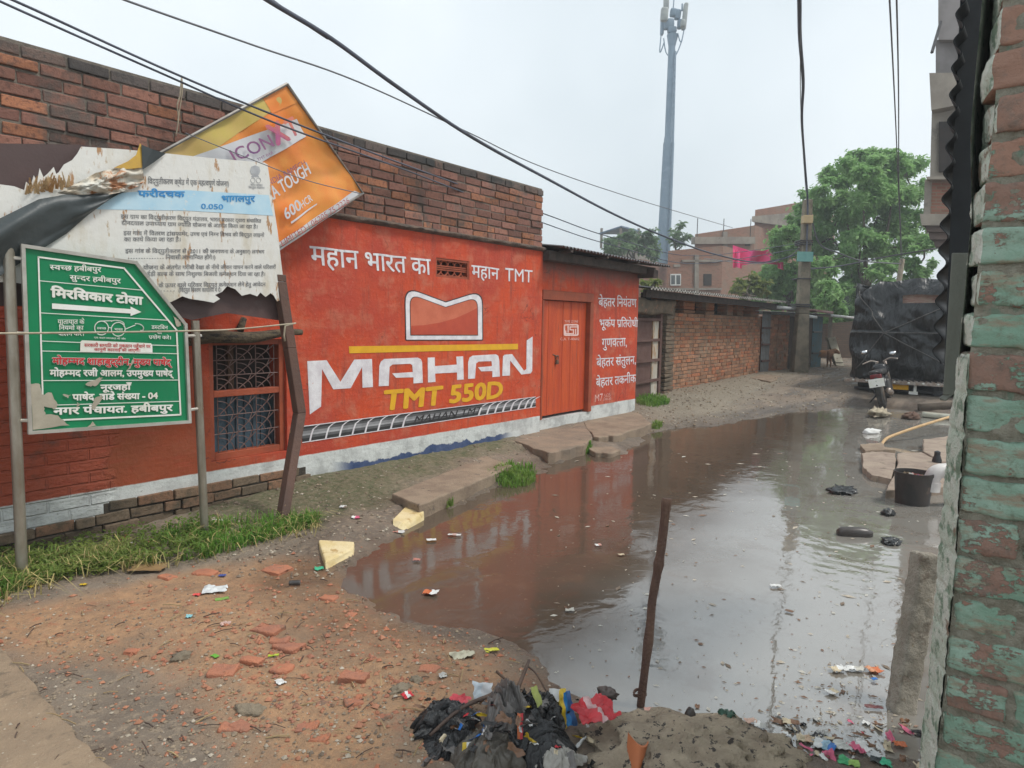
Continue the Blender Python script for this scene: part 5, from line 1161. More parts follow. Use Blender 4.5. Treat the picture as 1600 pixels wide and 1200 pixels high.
for i in range(NY):
    for j in range(NZn):
        y0, y1 = yl+(yr-yl)*i/NY, yl+(yr-yl)*(i+1)/NY; z0, z1 = zdk+(ztop-zdk)*j/NZn, zdk+(ztop-zdk)*(j+1)/NZn
        if wy1 < (y0+y1)/2 < wy0 and wz0 < (z0+z1)/2 < wz1: continue
        b.add([(tarpx(y, z)+(.08 if z < zdk+.01 else 0), tarpy(y, z), z-.22*max(0, (z-ztop+.45)/.45)*max(0, 1-min(yl-y, y-yr)/.45)+.07*NZ.noise(V((y*1.7, 3, 2)))*max(0, (z-ztop+.5)/.5)-(.03*math.sin(y*11)+.03*math.sin(y*23) if z < zdk+.01 else 0)) for y, z in ((y0, z0), (y1, z0), (y1, z1), (y0, z1))], [(0, 1, 2, 3)])
sag = lambda x, y: ztop-.10+.07*NZ.noise(V((y*1.7, 3, 2)))-.03*abs(math.sin((x-TX)*2.1))-.04*((y-(yl+yr)/2)/1.2)**2
b.grid(lambda u, v: V((TX+.10+4.6*u, yl-.12+(yr-yl+.24)*v, sag(TX+4.6*u, yl+(yr-yl)*v))), 30, 14)
for yy, sgn_ in ((yl, 1), (yr, -1)): b.grid(lambda u, v: V((TX+.06+4.6*u, yy+sgn_*.05*NZ.fractal(V((u*9, v*3, yy)), .8, 2, 3)-sgn_*.03, zdk+(ztop-.05-zdk)*v)), 40, 14)
b.build('tarpaulin', M_TARP, truck, smooth=True, weld=True)
b = MB()
for pa_, pb_ in (((1338, 455), (1385, 520)), ((1385, 520), (1480, 478)), ((1385, 520), (1336, 575)), ((1385, 520), (1482, 572)), ((1334, 519), (1482, 521))):
    q0, q1 = V(pa_), V(pb_); pts_ = []
    for k in range(13):
        w = q0.lerp(q1, k/12); y, z = tp_(w.x, w.y); pts_.append(V((tarpx(y, z)-.02, tarpy(y, z), z)))
    b.tube(pts_, .011, 5)
b.build('rope', mat('dark_rope', (.07, .065, .06), (.12, .11, .10), 20, .8), truck, smooth=True)
b = MB(); b.box((TX+.16, (wy0+wy1)/2, (wz0+wz1)/2), (.1, wy0-wy1+.4, wz1-wz0+.3)); b.build('cargo', mat('pink_boards', (.46, .25, .20), (.55, .42, .34), 9, .8, str_=(1, 1, 5)), truck)
b = MB(); zb0 = tp_(1380, 600)[1]
b.box((TX+2.3, (yl+yr)/2, zdk-.02), (4.7, 2.3, .14)); b.box((TX+.2, (yl+yr)/2, zb0-.12), (.1, 2.2, .05)); b.box((TX+2.5, yl-.75, zb0-.1), (4.6, .1, .18)); b.box((TX+2.5, yr+.75, zb0-.1), (4.6, .1, .18)); b.build('chassis', M_TIND, truck)
M_CHR = mat('worn_rail', (.46, .42, .38), (.30, .22, .17), 14, .4, metal=.6)
b = MB(); b.box((TX-.09, (yl+yr)/2, zb0+.05), (.05, 2.5, .07))
for k in range(24): y = yl-.1-.1*k; b.tube([V((TX-.11, y, zb0+.09)), V((TX-.08, y+.07, zdk-.0))], .012, 5)
b.build('tail_rail', M_CHR, truck, bevel=.01)
b = MB(); 
for k in range(9): b.blob((TX-.13, yl-.1-.26*k, zb0+.06), (.02, .025, .02), 0, nu=8, nv=5)
b.build('rail_lamp', M_SW, truck)
M_TYRE = mat('tyre_rubber', (.022, .021, .02), (.05, .043, .035), 8, .85, .3, 40)
def wheel(c, r, w, axis, parent, hub=True, name='wheel'):
    M = V(axis).normalized().to_track_quat('Z', 'Y').to_matrix(); b = MB()
    b.lathe(c, [(r*.62, -w/2), (r*.9, -w/2), (r, -w*.32), (r, w*.32), (r*.9, w/2), (r*.62, w/2)], 28, M, cap=False); o = b.build(name, M_TYRE, parent, smooth=True, sharp=35)
    if hub:
        h = MB(); h.lathe(c, [(.02, -w*.3), (r*.3, -w*.3), (r*.63, -w*.42), (r*.63, w*.42), (r*.3, w*.2), (.02, w*.2)], 20, M); h.build('rim', M_CHR if r < .35 else M_BROWN, o, smooth=True, sharp=30)
    return o
for (x, y) in ((TX+.55, yl-.3), (TX+.55, yr+.3), (TX+3.9, yl-.3), (TX+3.9, yr+.3)): wheel((x, y, .44), .40, .34 if x < TX+1 else .24, (0, 1, 0), truck)
b = MB(); q = PT.pt(1405, 604, .02); b.box(q, (.02, .34, .12)); b.build('number_plate', M_YEL, truck)
b = MB(); q = PT.pt(1430, 605, .02); b.box(q, (.02, .05, .22)); q = PT.pt(1427, 614, .02); b.box(q, (.03, .16, .06)); b.build('reflector', M_SW, truck)
b = MB(); b.box((TX+5.3, (yl+yr)/2, 1.2), (1.3, 2.1, 1.7)); b.build('cab', mat('dull_green_cab', (.12, .2, .14), (.1, .15, .1), 3, .5), truck, bevel=.08)

# ================================================================== MOTORCYCLE
kb = gnd(1381, 634); kh = R(3); kf = V((math.cos(kh), math.sin(kh), 0)); kl = V((-kf.y, kf.x, 0)); lean = R(13)
ku = (V((0, 0, 1))*math.cos(lean)+kl*math.sin(lean)).normalized(); ks = kl*math.cos(lean)-V((0, 0, 1))*math.sin(lean)
bike = thing('motorcycle', 'black motorcycle parked behind the tarped truck leaning on its stand', 'motorcycle', kb)
def K(f, s_, z): return kb + (kf*f + ks*s_ + ku*z)*.84
MK = Matrix((kf, ks, ku)).transposed()
wheel(K(0, 0, .31), .26, .11, ks, bike); wheel(K(1.27, 0, .31), .26, .09, ks, bike)
M_BKB = mat('black_gloss', (.018, .018, .02), (.03, .03, .03), 4, .25); M_SEAT = mat('black_seat', (.025, .024, .024), (.04, .037, .035), 6, .6)
b = MB(); b.tube(catmull([K(-.34, 0, .50), K(-.27, 0, .66), K(-.05, 0, .73), K(.2, 0, .70)], 5), [.055]*3+[.075]*4+[.09]*4+[.09]*5, 8); b.build('rear_fender', M_BKB, bike, smooth=True)
b = MB(); b.rbox(K(.18, 0, .80), (.72, .25, .10), .045, MK, 3); b.build('seat', M_SEAT, bike, smooth=True)
b = MB(); b.rbox(K(.68, 0, .84), (.46, .27, .24), .10, MK, 4); b.build('tank', M_BKB, bike, smooth=True)
b = MB(); b.rbox(K(-.30, 0, .715), (.07, .20, .10), .03, MK, 2); b.build('tail_lamp', mat('red_lens', (.16, .008, .01), (.12, .006, .008), 5, .25), bike, smooth=True)
b = MB(); b.box(K(-.385, 0, .585), (.012, .26, .155), MK); b.build('number_plate', M_SW, bike, bevel=.004)
b = MB()
for s_ in (-1, 1): b.tube(catmull([K(.98, s_*.05, 1.0), K(.96, s_*.2, 1.06), K(.84, s_*.37, 1.02)], 4), .016, 6); b.tube([K(1.27, s_*.09, .3), K(1.0, s_*.09, 1.0)], .026, 7)
b.build('handlebar', M_CHR, bike, smooth=True)
for s_, h_ in ((1, 1.23), (-1, 1.1)):
    b = MB(); b.tube(catmull([K(.92, s_*.26, 1.05), K(.90, s_*.33, 1.15), K(.88, s_*.30, h_)], 4), .010, 5); b.rbox(K(.87, s_*.29, h_+.06), (.03, .15, .10), .045, MK, 2); b.rbox(K(.85, s_*.29, h_+.06), (.012, .125, .075), .036, MK, 2, mi=1); b.build('mirror', [M_BKB, mat('mirror_glass', (.75, .78, .8), (.7, .72, .74), 2, .12, metal=.8)], bike, smooth=True)
b = MB(); b.rbox(K(.55, 0, .42), (.36, .30, .34), .06, MK, 2); b.rbox(K(.62, 0, .60), (.2, .22, .18), .04, MK, 2); b.build('engine', mat('engine_metal', (.10, .095, .09), (.05, .047, .045), 9, .5, metal=.6), bike, smooth=True)
b = MB(); b.tube(catmull([K(.6, -.14, .35), K(.3, -.17, .30), K(-.2, -.18, .38)], 5), [.025]*5+[.05]*6, 10); b.build('exhaust', M_CHR, bike, smooth=True)
b = MB(); b.tube([K(.98, 0, .95), K(.5, 0, .72), K(.1, .08, .68), K(-.25, .08, .70)], .022, 6); b.tube([K(.4, .1, .32), K(0, .09, .30)], .022, 6); b.tube([K(.05, .11, .66), K(.0, .11, .34)], .03, 8); b.tube([K(.05, -.11, .66), K(.0, -.11, .34)], .03, 8); b.tube([K(.4, .12, .3), K(.34, .36, .08)], .015, 5); b.tube(catmull([K(-.25, .11, .8), K(-.4, .0, .83), K(-.25, -.11, .8), K(0, -.13, .78)], 4), .014, 5); b.build('frame', M_BKB, bike, smooth=True)

# ================================================================== GREEN BRICK WALL, CORRUGATED SHEET, HANGING PANEL
gw = thing('green_brick_wall', 'close rough brick wall with flaking green paint on the right', 'wall', (1.8, -.2, 0))
def edge_tab(tab, y):
    for (y0, x0), (y1, x1) in zip(tab, tab[1:]):
        if y <= y1: return x0+(x1-x0)*(y-y0)/(y1-y0)
    return tab[-1][1]
FR = [(-400, 1600), (0, 1561), (200, 1546), (330, 1530), (600, 1506), (700, 1500), (900, 1487), (1100, 1468), (1200, 1457), (1600, 1420)]
FL = [(-400, 1575), (0, 1532), (200, 1514), (330, 1516), (600, 1492), (700, 1479), (900, 1463), (1100, 1448), (1200, 1436), (1600, 1400)]
def fr_y(z, tab, X):
    for _ in range(3):
        y = 514-(z-1.5)*F/1.45; x = edge_tab(tab, y); q = at(x, y, 1.45)
    d = ray(x, y); return (CAM + d*(X/d.x)).y
def paint_mat(name, keep, dark):
    m, t, bs = base(name); g = nd(t, 'ShaderNodeNewGeometry'); P = g.outputs['Position']; r_ = g.outputs['Random Per Island']
    br = mixc(t, ramp(t, r_, .2, .8), (.27, .165, .125), (.34, .195, .14)); br = mixc(t, ramp(t, noise(t, P, 20, 6, .7), .45, .7), br, (.18, .14, .115))
    gr = mixc(t, ramp(t, noise(t, P, 8, 5, .6), .35, .65), (.20, .33, .245), (.31, .43, .345)); gr = mixc(t, ramp(t, noise(t, P, 55, 5, .7), .5, .7), gr, (.18, .24, .175))
    gr = mixc(t, ramp(t, noise(t, stretch(t, P, (1, 1, 4)), 9, 5, .7), .47, .67), gr, (.28, .23, .165))
    s = nd(t, 'ShaderNodeSeparateXYZ'); t.links.new(P, s.inputs[0])
    hgt = nt_map(t, ramp(t, s.outputs[2], 1.93, 1.66), -.30, keep)      # paint survives on the lower courses
    f = mathn(t, 'ADD', mathn(t, 'ADD', noise(t, P, 13, 6, .7), mathn(t, 'MULTIPLY', mathn(t, 'SUBTRACT', noise(t, stretch(t, P, (1, 1, 3)), 42, 5, .7), .5), .5)), hgt)
    f = mathn(t, 'ADD', f, mathn(t, 'MULTIPLY', mathn(t, 'SUBTRACT', r_, .5), .3))
    c = mixc(t, ramp(t, f, .49, .55), br, gr); t.links.new(c, bs.inputs['Base Color']); bs.inputs['Roughness'].default_value = .85
    bumpn(t, bs, mathn(t, 'ADD', noise(t, P, 60, 6, .7), mathn(t, 'MULTIPLY', ramp(t, f, .49, .55), .35)), .8, .010); return m
M_GB = paint_mat('flaking_green_brick', .125, 0); M_GMORT = mat('grey_green_mortar', (.36, .34, .27), (.24, .22, .165), 30, .95, .9, 120, spots=[((.20, .27, .20), 14, .56, .66)])
M_EDGE = mat('pale_green_plaster', (.56, .64, .53), (.72, .74, .66), 16, .9, .8, 90, spots=[((.24, .33, .24), 22, .52, .62), ((.30, .22, .16), 13, .60, .68)])
rnw = random.Random(11)
gm_, mm, em = MB(), MB(), MB(); z = -.15; k = 0; ph = .0845
uw = V((.042, -.999, 0)).normalized(); nw = V((-uw.y, uw.x, 0))*1.0
if nw.x > 0: nw = -nw
MWl = Matrix((uw, -nw, V((0, 0, 1)))).transposed()
while z < 3.0:
    zc = z+ph/2; y0 = fr_y(zc, FR, 1.70)+rnw.uniform(-.004, .004) + (.012 if zc > 1.9 and k % 3 == 1 else 0); a = 0
    ln = .118 if k % 2 == 0 else .225
    X0 = 1.70; first = True
    near_ = .45 < zc < 2.45
    while a < 1.15:
        l = (ln if first else .225)*rnw.uniform(.95, 1.05); c = V((X0, y0, zc)) + uw*(a+l/2) + (-nw)*(.06-rnw.uniform(-.004, .005))
        Mr = MWl @ Matrix.Rotation(rnw.uniform(-.015, .015), 3, 'Y') @ Matrix.Rotation(rnw.uniform(-.02, .02), 3, 'Z')
        if near_ and a < .5:
            sl = rnw.uniform(.10, .22) if (first and zc > 1.36) else .08 if first else 0; lx = l-.014
            gm_.rbox(c, (lx, .12, ph-.013+rnw.uniform(-.004, .002)), .008, Mr, (14, 5, 7), .007, 15, k*3+a*10, 0, (lambda w, sl=sl, lx=lx: V((w.x-sl*(w.y+.06)*max(0, min(1, (.5-w.x/lx)*2)), w.y, w.z))) if sl else None, {(0, -1): 1} if first else None)
        else: gm_.box(c, (l-.012, .12, ph-.016), Mr, jit=.003)
        a += l; first = False
    z += ph; k += 1
gb_o = gm_.build('brickwork', [M_GB, M_EDGE], gw, smooth=True, weld=True, sharp=60)
def mort(u, v):
    zc = -.15+3.15*v; y = fr_y(zc, FR, 1.70)-.006; p = V((1.70, y, zc)) + uw*(1.15*u) - nw*(.007) ; n = NZ.fractal(p*28, .7, 2, 4); return p + nw*(.0075*n)
mm.grid(mort, 90, 400); mm.build('mortar', M_GMORT, gb_o, smooth=True)
def edg(u, v):
    zc = -.15+3.15*v; ya, yb = fr_y(zc, FR, 1.70), fr_y(zc, FL, 1.79); p = V((1.691+.099*u, ya-.004*(1-u)+(yb-ya)*u, zc)); n = NZ.fractal(V((p.x*60, p.y*60, p.z*38)), .6, 2, 5)
    rowk = (zc+.15)/ph; gapd = max(0, 1-abs(rowk-round(rowk))/.13)
    return p + V((.004*n, .003*n*(1 if u > .3 else .8)-.003*gapd, 0))
em.grid(lambda u, v: edg(u, v*.505), 14, 330); em.grid(lambda u, v: (lambda e: e+V((.06, -.02, 0)))(edg(u, .505+v*.495)), 4, 160); em.grid(lambda u, v: V((1.79+1.2*u, fr_y(-.15+3.15*v, FL, 1.79)-.003, -.15+3.15*v)), 3, 60); em.build('plaster_edge', M_EDGE, gw, smooth=True)
b = MB(); b.hexa([(1.72, -1.0, -.2), (3.0, -1.0, -.2), (3.0, .10, -.2), (1.83, .10, -.2), (1.72, -1.0, 3.0), (3.0, -1.0, 3.0), (3.0, .10, 3.0), (1.83, .10, 3.0)]); b.build('core', M_GMORT, gb_o)

cs = at(1493, 100, 2.55); cbt = at(1462, 570, 2.55).z
b = MB()
def csf(u, v):
    zz = cbt+(3.1-cbt)*v; return V((cs.x+1.3*u, cs.y-.004+.014*math.sin(zz/.0935*2*math.pi+.6)-.02*u+.01*math.sin(v*3.1)*(1-v), zz))
b.grid(csf, 6, 220); b.grid(lambda u, v: csf(u, v)+V((0, -.003, 0)), 6, 220)
b.grid(lambda u, v: csf(0, v)+V((0, -.003*u, 0)), 1, 220); b.grid(lambda u, v: csf(u, 0)+V((0, -.003*v, 0)), 6, 1)
o = b.build('corrugated_sheet', mat('shade_black_tin', (.010, .013, .017), (.006, .008, .010), 4, .75, .1, 40, metal=.0), None, (cs.x, cs.y, cbt), smooth=True, sharp=50); tag(o, 'dark corrugated metal sheet fixed upright beside the green brick wall', 'metal sheet')  # shade falling on the sheet is put into its dark colour
b = MB(); pq = [at(x, y, 2.62) for x, y in ((1503, -60), (1600, -60), (1560, 640), (1474, 600))]  # added board covering the ridges, dark like the shaded sheet face
for q in pq: q.y += 0
b.prism(pq, V((.08, -.012, 0))); o = b.build('ridge_cover', mat('shade_dark_board', (.016, .021, .027), (.010, .013, .017), 5, .85), None, pq[3]); tag(o, 'added dark board hiding the ridges behind the edge of the corrugated sheet', 'board')
hp_ = [at(x, y, 2.35) for x, y in ((1487, 395), (1516, 395), (1516, 617), (1473, 617))]; b = MB(); b.prism(hp_, V((.035, 0, 0))); M_GREYB = mat('grey_green_board', (.25, .26, .235), (.19, .195, .175), 6, .75, .3, 40, str_=(1, 1, .25))
pa, pb2 = at(1467, 621, 2.36), at(1488, 606, 2.36); b.hexa([pa, pa+V((.02, 0, -.012)), pa+V((.02, -.02, -.012)), pa+V((0, -.02, -.01)), pb2, pb2+V((.03, 0, 0)), pb2+V((.03, -.02, 0)), pb2+V((0, -.02, 0))])
o = b.build('hanging_board', M_GREYB, None, hp_[2], bevel=.003); tag(o, 'grey green board hanging below the dark corrugated sheet', 'board')

# ================================================================== THINGS ALONG THE RIGHT BANK
pc = onZ(1404, 1128, -.05); pct = at(1447, 864, (pc-CAM).dot(fw)+.06)
b = MB(); ax_ = (pct-pc).normalized(); sx = V((ri.x, ri.y, 0)).normalized(); sx = (sx-ax_*sx.dot(ax_)).normalized(); sy = ax_.cross(sx); b.rbox((pc+pct)/2, (.086, .09, (pct-pc).length), .016, Matrix((sx, sy, ax_)).transposed(), (6, 6, 40), .006, 22, 5)
o = b.build('concrete_post', mat('rough_concrete_post', (.45, .41, .345), (.33, .295, .24), 7, .95, 1.0, 60, spots=[((.22, .18, .14), 9, .56, .68), ((.33, .28, .2), 26, .62, .7)]), None, pc, smooth=True); tag(o, 'rough concrete post leaning out of the puddle by the green wall', 'post')
kc_ = onZ(1425, 786, 0); b = MB(); b.lathe(kc_, [(.122, -.1), (.130, 0), (.148, .24), (.154, .25), (.154, .275), (.146, .275), (.140, .25), (.132, .20)], 36, cap=False); b.lathe(kc_, [(.13, .19), (.01, .19)], 36, cap=False)
o = b.build('bucket', mat('black_plastic', (.02, .018, .017), (.04, .03, .026), 6, .5, .2, 30, spots=[((.10, .07, .055), 7, .62, .72)]), None, kc_, smooth=True, sharp=40); tag(o, 'black plastic bucket full of rubbish standing at the puddle edge', 'bucket')
b = MB(); rs_ = random.Random(3); MBR = [mat('lit_a', (.35, .08, .07), None, 9, .6), mat('lit_b', (.05, .10, .35), None, 9, .6), mat('lit_c', (.5, .48, .44), None, 9, .6), mat('lit_d', (.22, .16, .10), None, 9, .8)]
for k_ in range(26): b.box(kc_+V((rs_.uniform(-.085, .085), rs_.uniform(-.085, .085), .205+rs_.uniform(0, .04))), (rs_.uniform(.02, .07), rs_.uniform(.02, .05), .012), Matrix.Rotation(rs_.uniform(0, 3), 3, (rs_.random(), rs_.random(), 1)), mi=rs_.choice((0, 1, 2, 3, 3, 3)))
o = b.build('rubbish', MBR, None, kc_+V((0, 0, .2))); tag(o, 'coloured rubbish filling the black bucket', 'rubbish', kind='stuff')
pp = at(1466, 742, 6.0); b = MB(); dn = V((0, 0, -1)); rt_ = V((ri.x, ri.y, 0)).normalized(); crv = catmull([pp+rt_*.5+V((0, 0, .04)), pp+rt_*.14+V((0, 0, .04)), pp+V((0, 0, .03)), pp+rt_*-.05+V((0, 0, -.03)), pp+rt_*-.055+V((0, 0, -.12))], 5)
b.tube(crv, .062, 16); b.tube([pp+rt_*-.052+V((0, 0, -.06)), pp+rt_*-.056+V((0, 0, -.14))], .07, 16); o = b.build('drain_pipe', mat('white_pvc', (.60, .57, .54), (.48, .44, .42), 5, .45, spots=[((.32, .26, .22), 6, .58, .7)]), None, pp, smooth=True, sharp=50); tag(o, 'white plastic elbow drain pipe above the black bucket', 'pipe')
bp_ = gnd(1463, 733); b = MB(); b.lathe(bp_, [(.045, 0), (.047, .1), (.03, .15), (.03, .19), (.012, .2)], 14); o = b.build('bottle', M_BKB, None, bp_, smooth=True, sharp=50); tag(o, 'small dark bottle standing on the stone slabs behind the pipe', 'bottle')
M_ST = mat('pale_paving_stone', (.33, .26, .20), (.25, .19, .15), 6, .9, .5, 45, spots=[((.16, .12, .09), 10, .58, .68)])
slab('paving_slab', 'rounded pale stone slab jutting into the puddle', [(1346, 708), (1362, 705), (1399, 708), (1399, 726), (1393, 748), (1362, 742), (1348, 728)], .06, .1, M_ST, jag=3)
slab('paving_slab', 'square stone slab behind the black bucket', [(1402, 708), (1440, 706), (1470, 722), (1478, 760), (1384, 766), (1395, 745), (1402, 726)], .075, .1, M_ST, jag=2)
slab('paving_slab', 'stone slab under the curved timber strip by the green wall', [(1442, 686), (1490, 680), (1494, 722), (1472, 722), (1442, 704)], .09, .1, M_ST, jag=2)
slab('paving_slab', 'narrow stone strip at the water edge under the curved timber', [(1344, 694), (1378, 691), (1385, 699), (1400, 702), (1352, 704)], .05, .08, M_SLAB, jag=2)
b = MB(); cur = catmull([gnd(1377, 698, .02), gnd(1384, 693, .06), gnd(1400, 690, .10), gnd(1440, 686, .19), gnd(1490, 678, .27)], 6)
b.tube(cur, .02, 4)
o = b.build('timber_strip', mat('orange_timber', (.60, .40, .20), (.50, .32, .15), 12, .6, .2, 60), None, cur[0], smooth=True); tag(o, 'curved orange brown timber strip resting on the stone slabs', 'timber')
def lump(name, label, cat, p, r, m, amp=.3, fr=2.0, seed=1, rot=0, flat=-.02, ridge=False, nu=20, nv=12, group=None):
    b = MB(); b.blob(p, r, amp, fr, nu, nv, seed, rotz(rot), 0, flat, ridge); o = b.build(name, m, None, p, smooth=True); return tag(o, label, cat, group)
lump('sack', 'dirty cream crumpled sack lying on wet mud before the motorcycle', 'sack', gnd(1373, 651, .05), (.30, .16, .09), mat('dirty_sack', (.46, .40, .29), (.30, .25, .18), 9, .9, .6, 30), .6, 3, 5)
def stickthing(name, label, cat, pts, r, m, group=None, n=7):
    b = MB(); b.tube(catmull(pts, 4), r if not isinstance(r, tuple) else list(np.linspace(r[0], r[1], (len(pts)-1)*4+1)), n); o = b.build(name, m, None, pts[0], smooth=True); return tag(o, label, cat, group)
M_PALEP = mat('pale_pipe', (.48, .48, .40), (.38, .36, .28), 8, .6); M_DKW = mat('dark_wet_wood', (.07, .045, .035), (.11, .07, .05), 8, .7, .5, 50)
stickthing('pipe', 'pale plastic pipe lying on the mud right of the sack', 'pipe', [gnd(1441, 652, .05), gnd(1492, 657, .05)], .05, M_PALEP)
stickthing('plank', 'weathered dark beam lying across the mud under the truck', 'plank', [gnd(1436, 634, .06), gnd(1500, 637, .06)], .09, mat('mud_plank', (.12, .095, .07), (.08, .06, .045), 6, .9, .5, 30), n=4)
lump('mud_lump', 'reddish brown lump of rubbish at the left end of the pale pipe', 'rubbish', gnd(1424, 654, .03), (.22, .12, .07), mat('brown_rag', (.13, .075, .05), (.09, .05, .035), 9, .9), .5, 3, 8)
o = lump('foam_cup', 'white crushed cup floating in the puddle before the motorcycle', 'cup', onZ(1361, 675, .02), (.15, .07, .05), mat('white_foam', (.68, .68, .66), (.58, .57, .54), 9, .6), .3, 2, 3, -.5)
lump('tarp_scrap', 'flat black plastic scrap floating left of the bucket', 'plastic', onZ(1317, 766, .012), (.17, .10, .02), M_TARP, .7, 4, 6)
bo = onZ(1332, 832, .02); b = MB(); b.tube([bo-sx*.0+rt_*-.11, bo+rt_*-.08, bo+rt_*.04+fv*-.01, bo+rt_*.09+fv*-.02, bo+rt_*.13+fv*-.03], [.02, .042, .044, .04, .02], 14); o = b.build('floating_bottle', mat('murky_bottle', (.035, .03, .027), (.06, .05, .045), 8, .35), None, bo, smooth=True); tag(o, 'dark plastic bottle floating on its side amid ripples', 'bottle')
lump('rubbish_clump', 'small dark clump floating between the bottle and the bucket', 'rubbish', onZ(1388, 802, .01), (.07, .05, .03), M_TARP, .5, 3, 4); lump('rubbish_clump', 'dark sodden clump floating near the top of the concrete post', 'rubbish', onZ(1392, 846, .008), (.09, .06, .02), M_TARP, .5, 3, 9)

# ================================================================== STICK IN THE PUDDLE
sb = onZ(999, 1108, -.02); sdp = (sb-CAM).dot(fw); pts = [(998, 1125), (1003, 1085), (1015, 985), (1019, 940), (1027, 895), (1034, 850), (1042, 779)]
P3 = [at(x, y, sdp-.02*(i > 0)) for i, (x, y) in enumerate(pts)]; P3[0] = sb+V((0, 0, -.06)); b = MB(); cu = catmull(P3, 6); rr = []
for i in range(len(cu)): q = i/(len(cu)-1); rr.append(.0155+.0025*q+.004*max(0, 1-abs(q-.3)/.05)+.004*max(0, 1-abs(q-.72)/.05)+.003*max(0, 1-abs(q-.98)/.04)+.0015*NZ.noise(V((q*20, 0, 0))))
b.tube(cu, rr, 12); 
b.tube([sb+V((0, 0, .06))+V((.024*math.cos(a), .024*math.sin(a), .005*math.sin(a*2)+.006*a/6)) for a in np.linspace(0, 12, 30)], .004, 5)
o = b.build('stick', mat('brown_stick', (.10, .052, .038), (.15, .085, .058), 22, .75, .7, 90, str_=(1, 1, .3)), None, sb, smooth=True); tag(o, 'knotted brown stick standing upright in the puddle', 'stick')

# ================================================================== FOAM PIECES, MUD MOUND, RUBBISH HEAP
M_FOAM = mat('yellow_foam', (.64, .50, .24), (.72, .60, .36), 8, .85, .4, 60, spots=[((.45, .30, .12), 7, .58, .68)])
def wedge(label, top, bot, h, z):
    b = MB(); T_ = [gnd(x, y, z) for x, y in top]; B_ = [gnd(x, y, .0) for x, y in bot]; n = len(T_)
    b.add(T_+B_, [tuple(range(n)), tuple(range(2*n-1, n-1, -1))]+[(i, n+i, n+(i+1) % n, (i+1) % n) for i in range(n)]); o = b.build('foam_block', M_FOAM, None, T_[0], bevel=.012); return tag(o, label, 'foam', 'yellow foam pieces at the puddle edge')
def top_at(px, py, z):
    return onZ(px, py, z)
def foam(label, face, back, zs):
    b = MB(); T_ = [onZ(x, y, z) for (x, y), z in zip(face, zs)]; B_ = [gnd(x, y, -.012) for x, y in back]; n = len(T_)
    b.add(T_+B_, [tuple(range(n)), tuple(range(2*n-1, n-1, -1))]+[(i, n+i, n+(i+1) % n, (i+1) % n) for i in range(n)]); o = b.build('foam_block', M_FOAM, None, T_[0], bevel=.01); return tag(o, label, 'foam', 'yellow foam pieces at the puddle edge')
foam('yellowish triangular foam piece with its point down at the puddle tip', [(497, 843), (554, 846), (552, 856), (508, 877)], [(498, 857), (554, 858), (553, 869), (509, 891)], [.06, .05, .05, .055])
foam('yellowish foam piece lying against the low concrete slab', [(613, 811), (639, 785), (662, 795), (662, 800), (629, 817)], [(614, 826), (640, 800), (663, 808), (663, 813), (630, 831)], [.055, .06, .06, .055, .05])
lump('mud_mound', 'mound of grey brown mud studded with dark bits at the bottom edge', 'mound', V((onZ(1085, 1190).x, onZ(1085, 1190).y, -.02)), (.27, .40, .115), mat('mud_clay', (.44, .36, .26), (.32, .255, .185), 10, .9, 1.0, 60, spots=[((.06, .05, .042), 30, .58, .62)]), .22, 3, 12, HEAD, None, nu=60, nv=36)
M_BAGB = mat('black_bag', (.016, .016, .017), (.03, .03, .031), 7, .28, .5, 30); M_BAGG = mat('grey_bag', (.11, .10, .095), (.19, .175, .165), 8, .32, .5, 26); 
def bag(label, px, py, r, m, seed, dz=.0, rot=0.0, name='plastic_bag', fold=1.0):
    """a crumpled film heaped up: ragged outline, sharp folds running over it"""
    p = gnd(px, py); p.z += dz; b = MB(); Mr = rotz(HEAD+rot); n = 72; fa = seed*1.7
    def fn(u, v):
        x, y = u*2-1, v*2-1; d = max(abs(x), abs(y)); a = math.atan2(y, x); rr = d*(1+.30*NZ.noise(V((math.cos(a)*1.8, math.sin(a)*1.8, seed*3.1)))+.14*NZ.noise(V((math.cos(a)*6, math.sin(a)*6, seed)))); X, Y = rr*math.cos(a), rr*math.sin(a)
        fx, fy = X*math.cos(fa)+Y*math.sin(fa), -X*math.sin(fa)+Y*math.cos(fa); w = V((fx*3.6, fy*1.3, seed*2.3)); w += V((NZ.noise(w*.7), NZ.noise(w*.7+V((4, 4, 4))), 0))*.9
        rg_ = (1-abs(NZ.noise(w))*2.2)*.45+(1-abs(NZ.noise(w*2.1+V((9, 2, 5))))*2)*.26+(1-abs(NZ.noise(w*4.6))*2)*.10
        z = r[2]*(max(0, 1-d*d)**.7*(.62+.55*fold*rg_)+.10*fold*rg_)+.004
        sx_, sy_ = NZ.noise(w*1.4+V((1, 7, 3)))*.16, NZ.noise(w*1.4+V((6, 1, 8)))*.16
        return p + Mr @ V(((X+sx_)*r[0], (Y+sy_)*r[1], max(z, -.012)))
    b.grid(fn, n, n); b.grid(lambda u, v: fn(u, v)-V((0, 0, .0015)), n, n); o = b.build(name, m, None, p, smooth=True); return tag(o, label, 'plastic bag', 'plastic bags on the rubbish heap')
bag('shiny grey crumpled plastic bag on top of the rubbish heap', 792, 1152, (.10, .085, .17), M_BAGG, 3, .03, .2)
bag('black crumpled bag at the left end of the rubbish heap', 693, 1136, (.075, .13, .085), M_BAGB, 5, .0, .5)
bag('black crumpled bag under the green leaf behind the rubbish heap', 842, 1132, (.085, .10, .10), M_BAGB, 8, .02)
bag('flat black bag at the lower left of the rubbish heap', 706, 1172, (.10, .11, .05), M_BAGB, 12)
bag('big black bag at the front of the rubbish heap', 842, 1182, (.11, .13, .10), M_BAGB, 15, .01)
